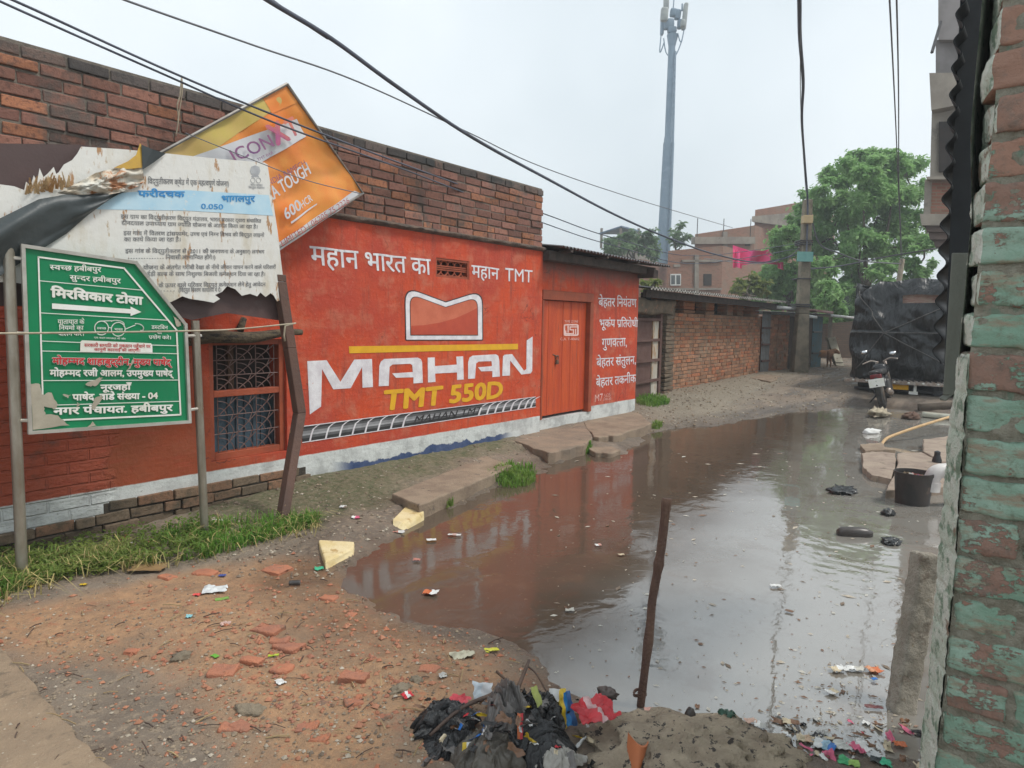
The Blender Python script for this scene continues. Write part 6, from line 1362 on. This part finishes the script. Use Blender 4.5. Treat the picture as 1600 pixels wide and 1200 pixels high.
bag('dull grey flattened bag at the front of the rubbish heap', 760, 1190, (.10, .12, .09), mat('smoky_bag', (.075, .066, .055), (.12, .105, .085), 8, .35, .5, 26), 21, .0)
bag('pale grey crumpled bag at the bottom edge of the rubbish heap', 868, 1200, (.06, .09, .05), mat('pale_bag', (.40, .38, .34), (.30, .28, .25), 8, .45, .5, 26), 25, .02)
LM = {}
def cmat(c, rough=.45):
    if c not in LM: LM[c] = mat('print_%02d' % len(LM), c, tuple(x*.78+.012 for x in c), 26, rough, .2, 60)
    return LM[c]
def wrapper(name, label, cat, px, py, w, h, cols, rot=0.0, dz=0.01, crumple=.35, seed=0, tilt=0.0, group=None, float_=False, at_=None, n=10):
    """thin crumpled sheet w x h pixels wide at its place, striped in cols"""
    p = at_ or (onZ(px, py, .004) if float_ else gnd(px, py)); p = p.copy(); p.z += dz; D = (p-CAM).dot(fw); W_, H_ = w*D/F, h*D/F*(1 if tilt > .5 else 1.7); b = MB(); nc = len(cols)
    M = rotz(HEAD-math.pi/2+rot) @ Matrix.Rotation(tilt, 3, 'X'); s = min(W_, H_); k = 0
    def fn(u, v):
        x, y = (u-.5)*W_, (v-.5)*H_; q = V((u*2.6+seed*3.7, v*2.6+seed, seed*1.3)); e = .10*s*NZ.noise(q*2.1)
        z_ = crumple*s*(abs(NZ.noise(q))+.5*abs(NZ.noise(q*2.3)))
        return p + M @ V((x+e+.12*s*NZ.noise(q+V((5, 0, 0))), y+.12*s*NZ.noise(q+V((0, 7, 0))), z_))
    for i, c in enumerate(cols):
        b.grid(lambda u, v: fn((i+u)/nc, v), max(3, n//nc), n, mi=i)
        b.grid(lambda u, v: fn((i+u)/nc, v)-V((0, 0, .0012)), max(3, n//nc), n, mi=i)
    o = b.build(name, [cmat(c) for c in cols], None, p, smooth=True); return tag(o, label, cat, group)
RED, BLUE, YEL, GRN, WHI, PNK, ORG, CREAM, LBL, BRN, SIL = (.55, .02, .03), (.02, .16, .50), (.70, .48, .03), (.03, .32, .12), (.72, .72, .70), (.65, .12, .22), (.62, .15, .04), (.60, .50, .34), (.35, .55, .68), (.20, .10, .05), (.42, .42, .40)
GL = 'food wrappers on the ground'
wrapper('snack_packet', 'shiny red snack packet lying on the mud mound beside the rubbish heap', 'packet', 930, 1152, 62, 34, [(.50, .02, .03), (.55, .03, .04), (.60, .38, .38), (.5, .02, .03), (.52, .02, .03)], .45, .09, .30, 2, .12, 'wrappers on the rubbish heap', n=18)
b = MB(); p = gnd(936, 1146, .155); put_pl = Plane(p, math.degrees(HEAD)-90)
wrapper('snack_packet', 'blue torn packet with a yellow edge standing upright at the right of the heap', 'packet', 884, 1136, 22, 50, [YEL, (.02, .22, .55), (.03, .12, .32)], .5, .07, .45, 6, 1.2, 'wrappers on the rubbish heap', n=12)
wrapper('snack_packet', 'white packet with yellow edge leaning behind the blue packet', 'packet', 868, 1128, 26, 36, [WHI, WHI, YEL], -.2, .08, .2, 9, 1.0, 'wrappers on the rubbish heap')
wrapper('paper_sheet', 'pale blue and white paper sheet standing at the back of the heap', 'paper', 754, 1110, 30, 30, [(.62, .70, .76), (.70, .72, .74)], -.1, .07, .12, 4, 1.2)
wrapper('snack_packet', 'yellow and red packet tip poking up at the bottom of the heap', 'packet', 732, 1196, 20, 34, [YEL, WHI, RED], .1, .04, .2, 12, 1.1, 'wrappers on the rubbish heap')
wrapper('cloth_scrap', 'pink red cloth scrap on the black bag of the heap', 'cloth', 716, 1120, 30, 16, [(.55, .05, .07)], -.5, .06, .4, 15)
wrapper('leaf', 'yellow green leaf on the black bag of the rubbish heap', 'leaf', 838, 1138, 12, 32, [(.32, .36, .08)], .5, .12, .2, 17, .7)
wrapper('orange_peel', 'red orange strip of packaging in the middle of the heap', 'packaging', 812, 1178, 9, 36, [ORG, RED], .0, .10, .2, 19, 1.0)
p = gnd(994, 1196); Dp = (p-CAM).dot(fw); b = MB()
def shard(u, v):
    q = at(982+(26+6*v)*u+4*v, 1212-(52-14*u)*v, Dp-.05+.03*v); return q+V((fw.x, fw.y, 0))*(.05*(u-.5)**2*4)
b.grid(shard, 10, 8); b.grid(lambda u, v: shard(u, v)+fw*.012, 10, 8); b.grid(lambda u, v: shard(u, 1)+fw*.012*v, 10, 1)
o = b.build('terracotta_shard', mat('terracotta', (.52, .17, .06), (.44, .14, .055), 6, .7), None, p, smooth=True); tag(o, 'broken orange terracotta pot at the foot of the mud mound', 'pot')
for i, (lb, pts, r_) in enumerate((('long dark twig lying across the left of the rubbish heap', [(672, 1162, .03), (720, 1140, .08), (772, 1112, .07)], (.006, .009)), ('short brown twig sticking up behind the rubbish heap', [(808, 1100, .06), (826, 1068, .10)], (.009, .006)), ('thin dark twig lying left of the brown twig behind the heap', [(776, 1068, .05), (796, 1090, .06)], (.006, .005)), ('thin wiry twig arching behind the black bag of the heap', [(826, 1072, .08), (838, 1092, .10), (860, 1108, .04)], (.004, .003)))):
    stickthing('twig', lb, 'twig', [gnd(x, y, z) for x, y, z in pts], r_, M_DKW, 'twigs on the rubbish heap')
lump('leather_scrap', 'dark curled scrap with a pale rim on the red packet', 'scrap', gnd(948, 1122, .10), (.03, .04, .02), mat('dark_scrap', (.06, .045, .04), (.12, .1, .09), 9, .6), .5, 3, 6)
lump('nut_shell', 'dark rounded pod stuck in the wet mud right of the stick', 'pod', gnd(1078, 1130, .02), (.028, .022, .042), mat('dark_pod', (.04, .033, .03), (.07, .06, .055), 30, .5), .15, 3, 6, .3, None)
lump('green_bag', 'dark green crumpled bag at the shoreline below the puddle', 'plastic bag', gnd(1136, 1140, .02), (.035, .045, .05), mat('bottle_green', (.02, .07, .045), (.03, .10, .06), 9, .3), .5, 3, 6, 0, None, True)

rq = random.Random(8); b = MB(); SCR = [cmat(c) for c in (WHI, CREAM, RED, YEL, BLUE, SIL, BRN, ORG, GRN, PNK)]+[M_BAGB, M_BAGG]
def scrap(p, w, h, mi, up_):
    M = Matrix.Rotation(rq.uniform(0, 6.3), 3, 'Z') @ Matrix.Rotation(rq.gauss(0, up_), 3, 'X') @ Matrix.Rotation(rq.gauss(0, up_), 3, 'Y'); sd_ = rq.uniform(0, 50); k = min(w, h)*.55
    b.grid(lambda u, v: p+M @ V(((u-.5)*w*(1+.5*NZ.noise(V((v*3, sd_, 0)))), (v-.5)*h*(1+.5*NZ.noise(V((u*3, 0, sd_)))), k*NZ.noise(V((u*2.5+sd_, v*2.5, 1))))), 5, 5, mi)
for k in range(130):
    px, py = rq.gauss(795, 62), rq.gauss(1165, 32)
    if not 650 < px < 930 or py > 1230: continue
    p = gnd(px, py, rq.uniform(.01, .05)+.11*max(0, 1-((px-800)/95)**2)*max(0, 1-((py-1165)/60)**2)); scrap(p, rq.uniform(.012, .055), rq.uniform(.01, .03), rq.choice((0, 1, 5, 6, 6, 6, 2, 3, 4, 10, 10, 10, 10, 10, 10, 10, 10, 11, 11, 11, 11, 11)), .7)
o = b.build('rubbish_scraps', SCR, smooth=True); o['kind'] = 'stuff'; b = MB()
for k in range(70):
    px, py = rq.gauss(1290, 95), 1140+abs(rq.gauss(0, 34))-rq.random()**3*50
    p = onZ(px, py, .006)
    if px > 1450: continue
    p.z = max(p.z, hz(p.x, p.y)+.006); scrap(p, rq.uniform(.012, .06), rq.uniform(.01, .035), rq.choice((0, 1, 1, 5, 5, 5, 6, 6, 6, 6, 2, 9, 10, 10, 10, 11)), .18)
o = b.build('shoreline_litter', SCR, smooth=True); o['kind'] = 'stuff'

# litter one can point to
LIT = [('paper', 'crumpled white printed paper on the red dirt below the green sign', 'paper', 336, 923, 36, 15, [(.66, .68, .68)], .3, 0), ('cardboard', 'brown cardboard piece lying at the edge of the grass strip', 'cardboard', 231, 893, 50, 18, [(.30, .19, .09)], .1, 0),
 ('wrapper', 'pink and white wrapper on mossy ground by the bent post', 'wrapper', 555, 810, 12, 7, [WHI, PNK], .2, 0), ('lid', 'round white lid on the mossy ground beside the bent post', 'lid', 536, 793, 10, 5, [WHI], 0, 0), ('wrapper', 'green foil wrapper beside the lower foam piece', 'wrapper', 499, 890, 14, 8, [(.06, .45, .25)], .4, 0),
 ('wrapper', 'red and white wrapper at the puddle edge below the upper foam piece', 'wrapper', 617, 833, 30, 7, [RED, (.6, .25, .2), WHI], .05, 1), ('wrapper', 'small white wrapper floating right of the foam pieces', 'wrapper', 674, 845, 15, 5, [WHI], .3, 1), ('wrapper', 'long white wrapper with red print floating in brown water', 'wrapper', 710, 837, 20, 4, [WHI, (.6, .4, .35), WHI], -.1, 1),
 ('wrapper', 'orange and white scrap floating in the brown shallows', 'scrap', 673, 928, 22, 10, [ORG, WHI], -.2, 1), ('wrapper', 'pinkish scrap floating above the orange and white scrap', 'scrap', 651, 876, 11, 5, [(.5, .2, .15)], 0, 1), ('wrapper', 'cream wrapper crumpled on wet dirt near the shore', 'wrapper', 722, 1026, 34, 14, [(.46, .44, .33)], .5, 0),
 ('wrapper', 'bright yellow wrapper on wet dirt near the shore', 'wrapper', 768, 1018, 22, 8, [(.62, .60, .05)], .3, 0), ('wrapper', 'silver white scrap right of the shattered brick bits', 'scrap', 692, 1058, 13, 8, [SIL], .2, 0), ('wrapper', 'red and white scrap on the dirt above the rubbish heap', 'scrap', 637, 1089, 16, 10, [RED, WHI, RED], .6, 0),
 ('wrapper', 'small white cup on the dirt left of the brick bits', 'cup', 438, 1068, 12, 10, [WHI], .8, 0), ('wrapper', 'lime green scrap beside the broken brick', 'scrap', 427, 1026, 16, 4, [(.45, .55, .04)], .2, 0), ('leaf', 'bright green leaf on the dirt below the white paper', 'leaf', 347, 937, 20, 6, [(.22, .40, .08)], .5, 0), ('leaf', 'small green leaf at the edge of the grey patch', 'leaf', 336, 1026, 8, 8, [(.15, .42, .05)], 1.0, 0),
 ('wrapper', 'pale blue cap on the red dirt below the white paper', 'cap', 295, 965, 9, 6, [(.25, .55, .60)], .2, 0), ('wrapper', 'pink bottle cap beside the crumpled white paper', 'cap', 308, 931, 10, 6, [(.68, .09, .08)], 0, 0), ('wrapper', 'pale pink rag on the red dirt', 'rag', 352, 977, 14, 9, [(.62, .42, .36)], .3, 0), ('wrapper', 'yellow wrapper in the grass at the foot of the left sign pole', 'wrapper', 46, 918, 16, 6, [YEL], .1, 0), ('wrapper', 'tiny yellow scrap at the lower edge of the grass', 'scrap', 131, 915, 9, 4, [YEL], 0, 0), ('wrapper', 'dark blue scrap beside broken bricks near the grass', 'scrap', 347, 901, 10, 5, [(.06, .09, .30)], 0, 0),
 ('wrapper', 'crimson flower like wrapper standing in the grass before the plinth', 'wrapper', 194, 843, 12, 12, [RED], .3, 0), ('wrapper', 'white scrap in the grass beside the crimson wrapper', 'scrap', 207, 850, 8, 5, [WHI], .3, 0), ('wrapper', 'white wrapper by the foot of the right sign pole', 'wrapper', 340, 815, 18, 6, [(.62, .60, .54)], .1, 0),
 ('wrapper', 'white wrapper floating in mid puddle left of the stick', 'wrapper', 935, 853, 10, 4, [WHI, (.5, .25, .2)], .2, 1), ('wrapper', 'small cream scrap floating left of the stick', 'scrap', 971, 868, 9, 4, [CREAM], .1, 1), ('wrapper', 'pale wrapper floating by the sky reflection near the stick base', 'wrapper', 890, 955, 14, 5, [(.5, .48, .42)], .1, 1),
 ('wrapper', 'long white scrap floating in the pale reflection', 'scrap', 1212, 917, 16, 5, [WHI], -.1, 1), ('wrapper', 'pink scrap floating at the stick base', 'scrap', 1013, 1112, 13, 8, [(.62, .34, .28)], -.3, 1), ('leaf', 'brown leaf floating in the pale reflection', 'leaf', 1233, 956, 8, 7, [BRN], .8, 1),
 ('packet', 'cream packet floating left of the concrete post', 'packet', 1310, 1048, 24, 10, [CREAM, WHI], .2, 1), ('packet', 'white torn packet floating right of the cream packet', 'packet', 1336, 1047, 26, 9, [WHI, (.5, .48, .42)], -.1, 1), ('packet', 'orange packet floating against the concrete post', 'packet', 1366, 1049, 22, 11, [(.62, .28, .14), ORG], .1, 1), ('packet', 'blue scrap floating below the orange packet', 'scrap', 1366, 1063, 10, 4, [BLUE], .4, 1),
 ('packet', 'white wrapper floating above the dark reflection left of the post', 'wrapper', 1300, 1083, 18, 8, [WHI, CREAM], .5, 1), ('packet', 'dark red stick like packet floating at the post foot', 'packet', 1365, 1107, 26, 5, [(.14, .03, .03)], -.1, 1), ('packet', 'white and blue packet among the shoreline litter', 'packet', 1289, 1168, 32, 16, [WHI, LBL, BLUE], -.6, 1), ('packet', 'cream wrapper beside the white and blue packet', 'wrapper', 1256, 1157, 22, 12, [CREAM, (.6, .42, .28)], -.3, 1),
 ('packet', 'red and white wrapper among the shoreline litter', 'wrapper', 1206, 1163, 16, 18, [WHI, RED], .2, 1), ('packet', 'grey blue wrapper beside the red wheel like wrapper', 'wrapper', 1235, 1182, 32, 12, [(.42, .46, .50)], -.4, 1), ('packet', 'red and yellow round wrapper at the bottom right litter', 'wrapper', 1256, 1186, 20, 16, [RED, ORG, PNK], -.6, 1), ('packet', 'pink wrapper right of the white and blue packet', 'wrapper', 1344, 1172, 26, 16, [PNK, WHI], .3, 1), ('packet', 'white cup floating above the pink wrapper', 'cup', 1347, 1163, 14, 10, [WHI], 0, 1),
 ('packet', 'white crumpled wrapper left of the pink wrapper', 'wrapper', 1316, 1168, 24, 12, [(.62, .62, .58)], -.3, 1), ('packet', 'bright green packet at the bottom right corner of the puddle', 'packet', 1326, 1194, 30, 12, [(.04, .40, .14), (.3, .5, .1)], -.5, 1), ('packet', 'dark packet with a green stripe by the wall foot', 'packet', 1376, 1193, 30, 12, [(.02, .03, .03), (.03, .42, .22)], -.5, 1), ('packet', 'orange scrap floating between post and green wall', 'scrap', 1405, 1165, 18, 8, [ORG], -.2, 1), ('packet', 'dark brown cap with white centre near the green bag', 'cap', 1163, 1140, 16, 11, [(.10, .05, .05), WHI], .1, 0),
 ('packet', 'white triangular packet right of the dark brown cap', 'packet', 1188, 1136, 18, 10, [WHI, SIL], -.5, 1), ('packet', 'pinkish wrapper floating above the dark brown cap', 'wrapper', 1172, 1129, 18, 8, [(.55, .36, .28)], .1, 1), ('packet', 'beige wrapper floating in the middle of the shoreline litter', 'wrapper', 1236, 1131, 26, 8, [CREAM, BRN], -.2, 1), ('packet', 'white foam lump at the bottom of the shoreline litter', 'foam', 1285, 1194, 12, 8, [WHI], 0, 1)]
for i, (nm, lb, ct, x, y, w, h, cols, ro, fl_) in enumerate(LIT):
    wrapper(nm, lb, ct, x, y, w, h, cols, ro, .022 if ct == 'cardboard' else .006, .30 if ct not in ('cardboard', 'leaf') else .08, i+30, group='litter on the ground and water', float_=bool(fl_))
b = MB(); p = gnd(460, 916, .018); b.tube([p-dv*.03, p+dv*.03+fv*.012], [.014, .014], 10); o = b.build('dry_cell', mat('battery_wrap', (.045, .04, .038), (.3, .28, .25), 6, .4), None, p, smooth=True, sharp=40); tag(o, 'spent black battery lying on the red dirt', 'battery')
# broken brick pieces
M_BB = mat('broken_brick', (.48, .185, .10), (.35, .155, .10), 8, .9, .7, 60, spots=[((.20, .13, .09), 6, .56, .66)])
BRK = [(418, 985, 44, 'flat'), (452, 1012, 40, 'big'), (435, 1002, 28, 'half'), (395, 1033, 34, 'corner'), (441, 1046, 30, 'dusty'), (553, 1060, 42, 'long'), (670, 1047, 30, 'wet'), (478, 1138, 34, 'orange'), (498, 1153, 32, 'maroon'), (380, 1136, 36, 'dark'), (362, 1138, 30, 'sunken'), (552, 1097, 26, 'round'), (322, 897, 34, 'grass'), (262, 902, 22, 'thin'), (432, 892, 40, 'cracked'), (513, 935, 26, 'bright'), (548, 961, 16, 'small'), (645, 1033, 20, 'shore'), (505, 1100, 22, 'chip'), (350, 1050, 40, 'dull'), (206, 1018, 24, 'edge'), (600, 1120, 18, 'tiny')]
where = {'flat': 'flat reddish brick fragment left of the broken brick cluster', 'big': 'large worn brick fragment in the middle of the dirt', 'half': 'half buried brick piece at the back of the brick cluster', 'corner': 'red brick corner beside the lime green scrap', 'dusty': 'dusty brick lump above the small white cup', 'long': 'long low brick chunk left of the beige stones', 'wet': 'wet brick piece near the shore beside the silver scrap', 'orange': 'bright orange brick piece low on the dirt', 'maroon': 'maroon brick piece just right of the bright orange brick piece', 'dark': 'dark half brick beside the grey patch edge', 'sunken': 'sunken brick end at the right rim of the grey patch', 'round': 'rounded orange brick stone above the rubbish heap twigs', 'grass': 'red brick fragment at the lower edge of the grass', 'thin': 'thin brick sliver right of the brown cardboard', 'cracked': 'cracked brick crumbs left of the lower foam piece', 'bright': 'bright red brick chip between battery and puddle', 'small': 'small red brick chip at the brown shallows', 'shore': 'orange brick chip near the shore above the wet brick', 'chip': 'reddish chip left of the rounded orange brick stone', 'dull': 'dull red brick left of the lime green scrap', 'edge': 'small red brick chip at the top of the grey patch', 'tiny': 'tiny red chip left of the red and white scrap'}
for i, (x, y, w, kx) in enumerate(BRK):
    p = gnd(x, y); D = (p-CAM).dot(fw); w_ = w*D/F; b = MB(); b.rbox(p+V((0, 0, -.006)), (w_, w_*random.uniform(.6, .9), min(.045, w_*.4)), .006, rotz(HEAD-1.57+random.uniform(-.6, .6)) @ Matrix.Rotation(random.uniform(-.08, .08), 3, 'X'), 3, .013, 11, i+4)
    o = b.build('brick_piece', M_BB, None, p, smooth=True, sharp=50); tag(o, where[kx], 'brick', 'broken brick pieces on the dirt')
for i, (x, y, w, lb) in enumerate([(625, 1078, 34, 'beige stone beside the long low brick chunk'), (650, 1064, 26, 'pale stone behind the beige stone'), (392, 1112, 44, 'grey stone lump at the rim of the grey patch'), (285, 1026, 30, 'grey stone flake at the top of the grey patch')]):
    p = gnd(x, y); D = (p-CAM).dot(fw); r_ = w*D/F*.55; lump('stone', lb, 'stone', p, (r_, r_*.7, r_*.45), mat('field_stone', (.27, .22, .155), (.19, .155, .11), 9, .9, .6, 60), .35, 2.5, i+3, i, None, group='stones on the dirt')

# loose grit and crumbs
rg = random.Random(21)
def grit(name, npts, region, smin, smax, mats_, seed=0):
    b = MB(); n = 0; tries = 0
    while n < npts and tries < npts*12:
        tries += 1; px, py = region(rg); p = onZ(px, py, .03)
        h = hz(p.x, p.y)
        if h < .006: continue
        n += 1; s = rg.uniform(smin, smax)*rg.uniform(.5, 1.2); c = V((p.x, p.y, h+s*.2)); vs = []
        for k in range(6):
            d = [V((1, 0, 0)), V((-1, 0, 0)), V((0, 1, 0)), V((0, -1, 0)), V((0, 0, .7)), V((0, 0, -.6))][k]; vs.append(c+rotz(n) @ (d*s*rg.uniform(.5, 1.1)))
        b.add(vs, [(0, 2, 4), (2, 1, 4), (1, 3, 4), (3, 0, 4), (2, 0, 5), (1, 2, 5), (3, 1, 5), (0, 3, 5)], rg.randrange(len(mats_)))
    o = b.build(name, mats_); o['kind'] = 'stuff'
MG = [mat('grit_a', (.34, .27, .19), (.22, .17, .12), 20, .9), mat('grit_b', (.42, .19, .11), (.32, .15, .09), 20, .9), mat('grit_c', (.22, .165, .12), (.15, .115, .085), 20, .9), mat('grit_d', (.48, .42, .34), (.36, .31, .24), 20, .9)]
grit('gravel', 3600, lambda r_: (r_.uniform(-20, 880), 900+300*r_.random()**.8), .003, .012, [MG[0], MG[0], MG[1], MG[2], MG[2], MG[0], MG[3]])
grit('gravel', 1500, lambda r_: (r_.uniform(330, 900), r_.uniform(690, 900)), .006, .02, [MG[0], MG[2], MG[2], MG[3]])
grit('gravel', 2200, lambda r_: (r_.uniform(985, 1330), 585+90*r_.random()), .008, .032, [MG[0], MG[0], MG[2], MG[2], MG[0], MG[3]])
grit('brick_crumbs', 1200, lambda r_: (r_.gauss(480, 190), r_.gauss(1020, 85)), .004, .02, [MG[1], M_BB])
b = MB()
for k in range(900):
    if k < 520: px, py = rg.uniform(860, 1440), 700+470*rg.random()
    else: px, py = rg.gauss(1290, 80), rg.gauss(1120, 55)
    p = onZ(px, py, .003)
    if hz(p.x, p.y) > 0: continue
    D = (p-CAM).dot(fw); s = rg.uniform(.6, 3.0)*(1+rg.random()**6*1.4)*D/F; a = rg.uniform(0, 3.1); u_ = V((math.cos(a), math.sin(a), 0))*s*rg.uniform(.6, 2.2); w_ = V((-math.sin(a), math.cos(a), 0))*s*.6; b.flat([p-u_, p-w_+V((0, 0, .003)), p+u_, p+w_], rg.randrange(4))
o = b.build('floating_litter', [MG[2], MG[3], cmat(BRN), cmat((.5, .47, .4))]); o['kind'] = 'stuff'
b = MB()
for k in range(150):
    px, py = rg.uniform(0, 840), rg.uniform(900, 1200); p = gnd(px, py, .008)
    if p.z < .015: continue
    a = rg.uniform(0, 6.28); l = rg.uniform(.02, .09); q = p+V((math.cos(a)*l, math.sin(a)*l, rg.uniform(-.003, .01))); b.tube([p, p.lerp(q, .5)+V((0, 0, .004)), q], rg.uniform(.0012, .003), 4, mi=rg.randrange(2))
o = b.build('twig_litter', [M_DKW, mat('straw', (.38, .28, .15), (.28, .2, .1), 10, .9)]); o['kind'] = 'stuff'

# ================================================================== GRASS
M_GRASS = leaf_mat('grass_blade', (.11, .26, .04), (.20, .36, .065), (.30, .36, .11))
def blades(b, poly_fn, n, hmin, hmax, wmin=.003, wmax=.006, lay=.9):
    for _ in range(n):
        p = poly_fn(); h = rg.uniform(hmin, hmax); a = rg.uniform(0, 6.28); d = V((math.cos(a), math.sin(a), 0)); s = V((-d.y, d.x, 0))*rg.uniform(wmin, wmax); ln = rg.uniform(.2, lay)
        q1 = p+V((0, 0, h*.6))+d*h*ln*.35; q2 = p+V((0, 0, h*(1-.4*ln)))+d*h*ln; k = len(b.v); b.v += [tuple(p-s), tuple(p+s), tuple(q1+s*.8), tuple(q1-s*.8), tuple(q2)]; b.f += [(k, k+1, k+2, k+3), (k+3, k+2, k+4)]; b.mi += [0, 0]
def strip(top, bot):
    def f():
        while True:
            px = rg.uniform(top[0][0], top[-1][0]); y0 = edge_tab([(x, y) for x, y in top], px); y1 = edge_tab([(x, y) for x, y in bot], px); py = rg.uniform(y0, y1); q = gnd(px, py)
            if NZ.noise(V((q.x*2.6, q.y*3.4, 3)))+.35*NZ.noise(V((q.x*9, q.y*9, 1))) > -.30+.55*rg.random()**2 - .06: return q
    return f
b = MB(); blades(b, strip([(-120, 880), (30, 872), (120, 872), (200, 852), (330, 822), (430, 812), (497, 812)], [(-120, 990), (30, 925), (120, 900), (200, 888), (330, 872), (430, 842), (497, 822)]), 5200, .02, .125, .0025, .0055, 1.4)
o = b.build('grass', M_GRASS); o['kind'] = 'stuff'
b = MB(); blades(b, strip([(-60, 884), (120, 874), (300, 832), (430, 812), (505, 806)], [(-60, 985), (120, 905), (300, 884), (430, 850), (505, 836)]), 650, .05, .16, .0018, .0035, 2.2)
o = b.build('dry_grass', mat('dry_straw', (.42, .34, .15), (.30, .25, .09), 12, .9, island=.3)); o['kind'] = 'stuff'
def clump(label, px, py, rx, ry, n, h0, h1):
    b = MB(); c = gnd(px, py); D = (c-CAM).dot(fw)
    def f():
        while True:
            u, v = rg.uniform(-1, 1), rg.uniform(-1, 1)
            if u*u+v*v < 1: return gnd(px+u*rx, py+v*ry)
    blades(b, f, n, h0, h1, .004, .009); o = b.build('grass_clump', M_GRASS, None, c); return tag(o, label, 'grass', 'grass clumps along the slabs')
clump('grass clump at the right end of the low concrete slab', 800, 746, 38, 17, 760, .03, .12); clump('grass clump under the front edge of the low concrete slab', 682, 787, 28, 9, 420, .02, .10)
clump('small grass clump under the doorstep edge', 908, 705, 16, 6, 300, .04, .11); clump('grass patch at the foot of the rusty metal gate', 1020, 628, 26, 8, 700, .05, .14); clump('weed tuft at the right corner of the doorstep slabs', 1026, 664, 9, 5, 140, .04, .12)
M_WEED = leaf_mat('weed_leaf', (.09, .16, .03), (.16, .25, .05), (.24, .30, .07)); b = MB()
for k in range(1500):
    px, py = rg.uniform(-40, 330), 0; py = 905+rg.uniform(-38, 22)-(px)*.17; p = gnd(px, py); 
    for _ in range(3):
        a = rg.uniform(0, 6.28); d = V((math.cos(a), math.sin(a), rg.uniform(.1, .8))).normalized(); s = V((-d.y, d.x, 0)).normalized(); l = rg.uniform(.012, .038); q = p+V((rg.gauss(0, .015), rg.gauss(0, .015), rg.uniform(.01, .06))); b.add([q, q+d*l*.5+s*l*.35, q+d*l, q+d*l*.5-s*l*.35], [(0, 1, 2, 3)])
o = b.build('weeds', M_WEED); o['kind'] = 'stuff'

# ================================================================== OVERHEAD WIRES
M_WIRE = mat('wire_black', (.085, .095, .13), (.06, .066, .085), 3, .6); M_WIREG = mat('wire_grey', (.16, .165, .18), (.12, .12, .13), 3, .6)
def wire(label, pts, r, m=M_WIRE, n=6):
    """pts: pixel x, y and depth of a few points of the cable"""
    P_ = [at(*p) for p in pts]; b = MB(); b.tube(catmull(P_, 7), r, n); o = b.build('cable', m, None, P_[0], smooth=True); return tag(o, label, 'cable', 'overhead cables across the lane')
wire('thickest dark cable sagging from the top left past the tower to the pole', [(330, -60, 4.2), (415, -2, 4.6), (520, 62, 5.2), (620, 135, 6.0), (740, 216, 7.3), (860, 282, 9.2), (960, 335, 11.5), (1040, 370, 14), (1120, 398, 17), (1190, 410, 20), (1252, 396, PD_)], .018)
wire('thin dark cable running just below the thickest cable at the top', [(345, -60, 4.3), (422, -2, 4.7), (470, 32, 5.0), (512, 60, 5.25)], .010)
wire('thin grey cable crossing the sky from top left behind the tower', [(120, -32, 5), (195, 0, 5.4), (400, 72, 6.6), (560, 128, 8), (730, 206, 10.5), (850, 262, 13.5), (1000, 313, 18), (1145, 356, 24)], .009, M_WIREG)
wire('upper of the two thin cables running over the brick parapet', [(-60, -30, 3.3), (20, 0, 3.6), (280, 118, 4.45), (480, 200, 5.4), (700, 282, 7.2), (850, 334, 9.4), (960, 372, 12.2), (1090, 400, 16.5), (1250, 380, PD_)], .0075)
wire('lower of the two thin cables running over the brick parapet', [(-60, -28, 3.3), (2, 3, 3.55), (260, 118, 4.4), (440, 196, 5.2), (640, 268, 6.6), (848, 348, 9.3), (960, 384, 12.2), (1090, 412, 16.5), (1250, 388, PD_)], .0075)
wire('fine cable crossing the orange banner to its lower right corner', [(290, 208, 4.3), (390, 248, 4.38), (480, 282, 4.5), (566, 303, 4.72)], .003, M_WIREG, 5)
wire('thick wavy cable dropping from the top to the utility pole head', [(1246, -70, 7), (1249, 0, 8), (1250, 60, 9.4), (1255, 130, 11.5), (1253, 190, 14), (1258, 260, 18), (1262, 320, PD_-.2), (1260, 400, PD_-.25)], .026)
wire('thin cable beside the thick wavy one above the utility pole', [(1250, -70, 7), (1251, 0, 8), (1251.5, 180, 13.5), (1259, 300, PD_-.2)], .007, M_WIREG)
wire('left of two parallel cables dropping to the leaning pole by the tree', [(1386, -70, 8), (1390, 0, 9), (1399, 180, 14), (1404, 300, 20), (1408, 408, 27)], .012, M_WIREG)
wire('right of two parallel cables dropping to the leaning pole by the tree', [(1398, -70, 8), (1401, 0, 9), (1404, 150, 13), (1405, 300, 20), (1410, 410, 27)], .012, M_WIREG)
wire('pale cable loop running from the utility pole down into the tree', [(1266, 330, PD_), (1280, 380, PD_+1), (1310, 395, PD_+2), (1350, 408, PD_+3), (1408, 412, 27)], .022, M_WIREG)
wire('pale cable sloping from the utility pole right across the lane', [(1262, 420, PD_), (1310, 416, PD_+1), (1380, 402, PD_+2), (1440, 392, PD_+2), (1520, 378, PD_+3)], .022, M_WIREG)
wire('pale cable from the brick buildings to the utility pole binding', [(1100, 404, 40), (1180, 412, 30), (1230, 402, 26), (1256, 378, PD_)], .018, M_WIREG)

# ================================================================== HAZE
b = MB(); b.box((120, 15, 15), (290, 300, 33)); m = bpy.data.materials.new('air_haze'); m.use_nodes = True; t = m.node_tree; t.nodes.clear()
pv = nd(t, 'ShaderNodeVolumePrincipled', Density=.003); pv.inputs['Color'].default_value = (.86, .91, .95, 1); ou = nd(t, 'ShaderNodeOutputMaterial'); t.links.new(pv.outputs[0], ou.inputs['Volume'])
o = b.build('haze', m); o['kind'] = 'stuff'
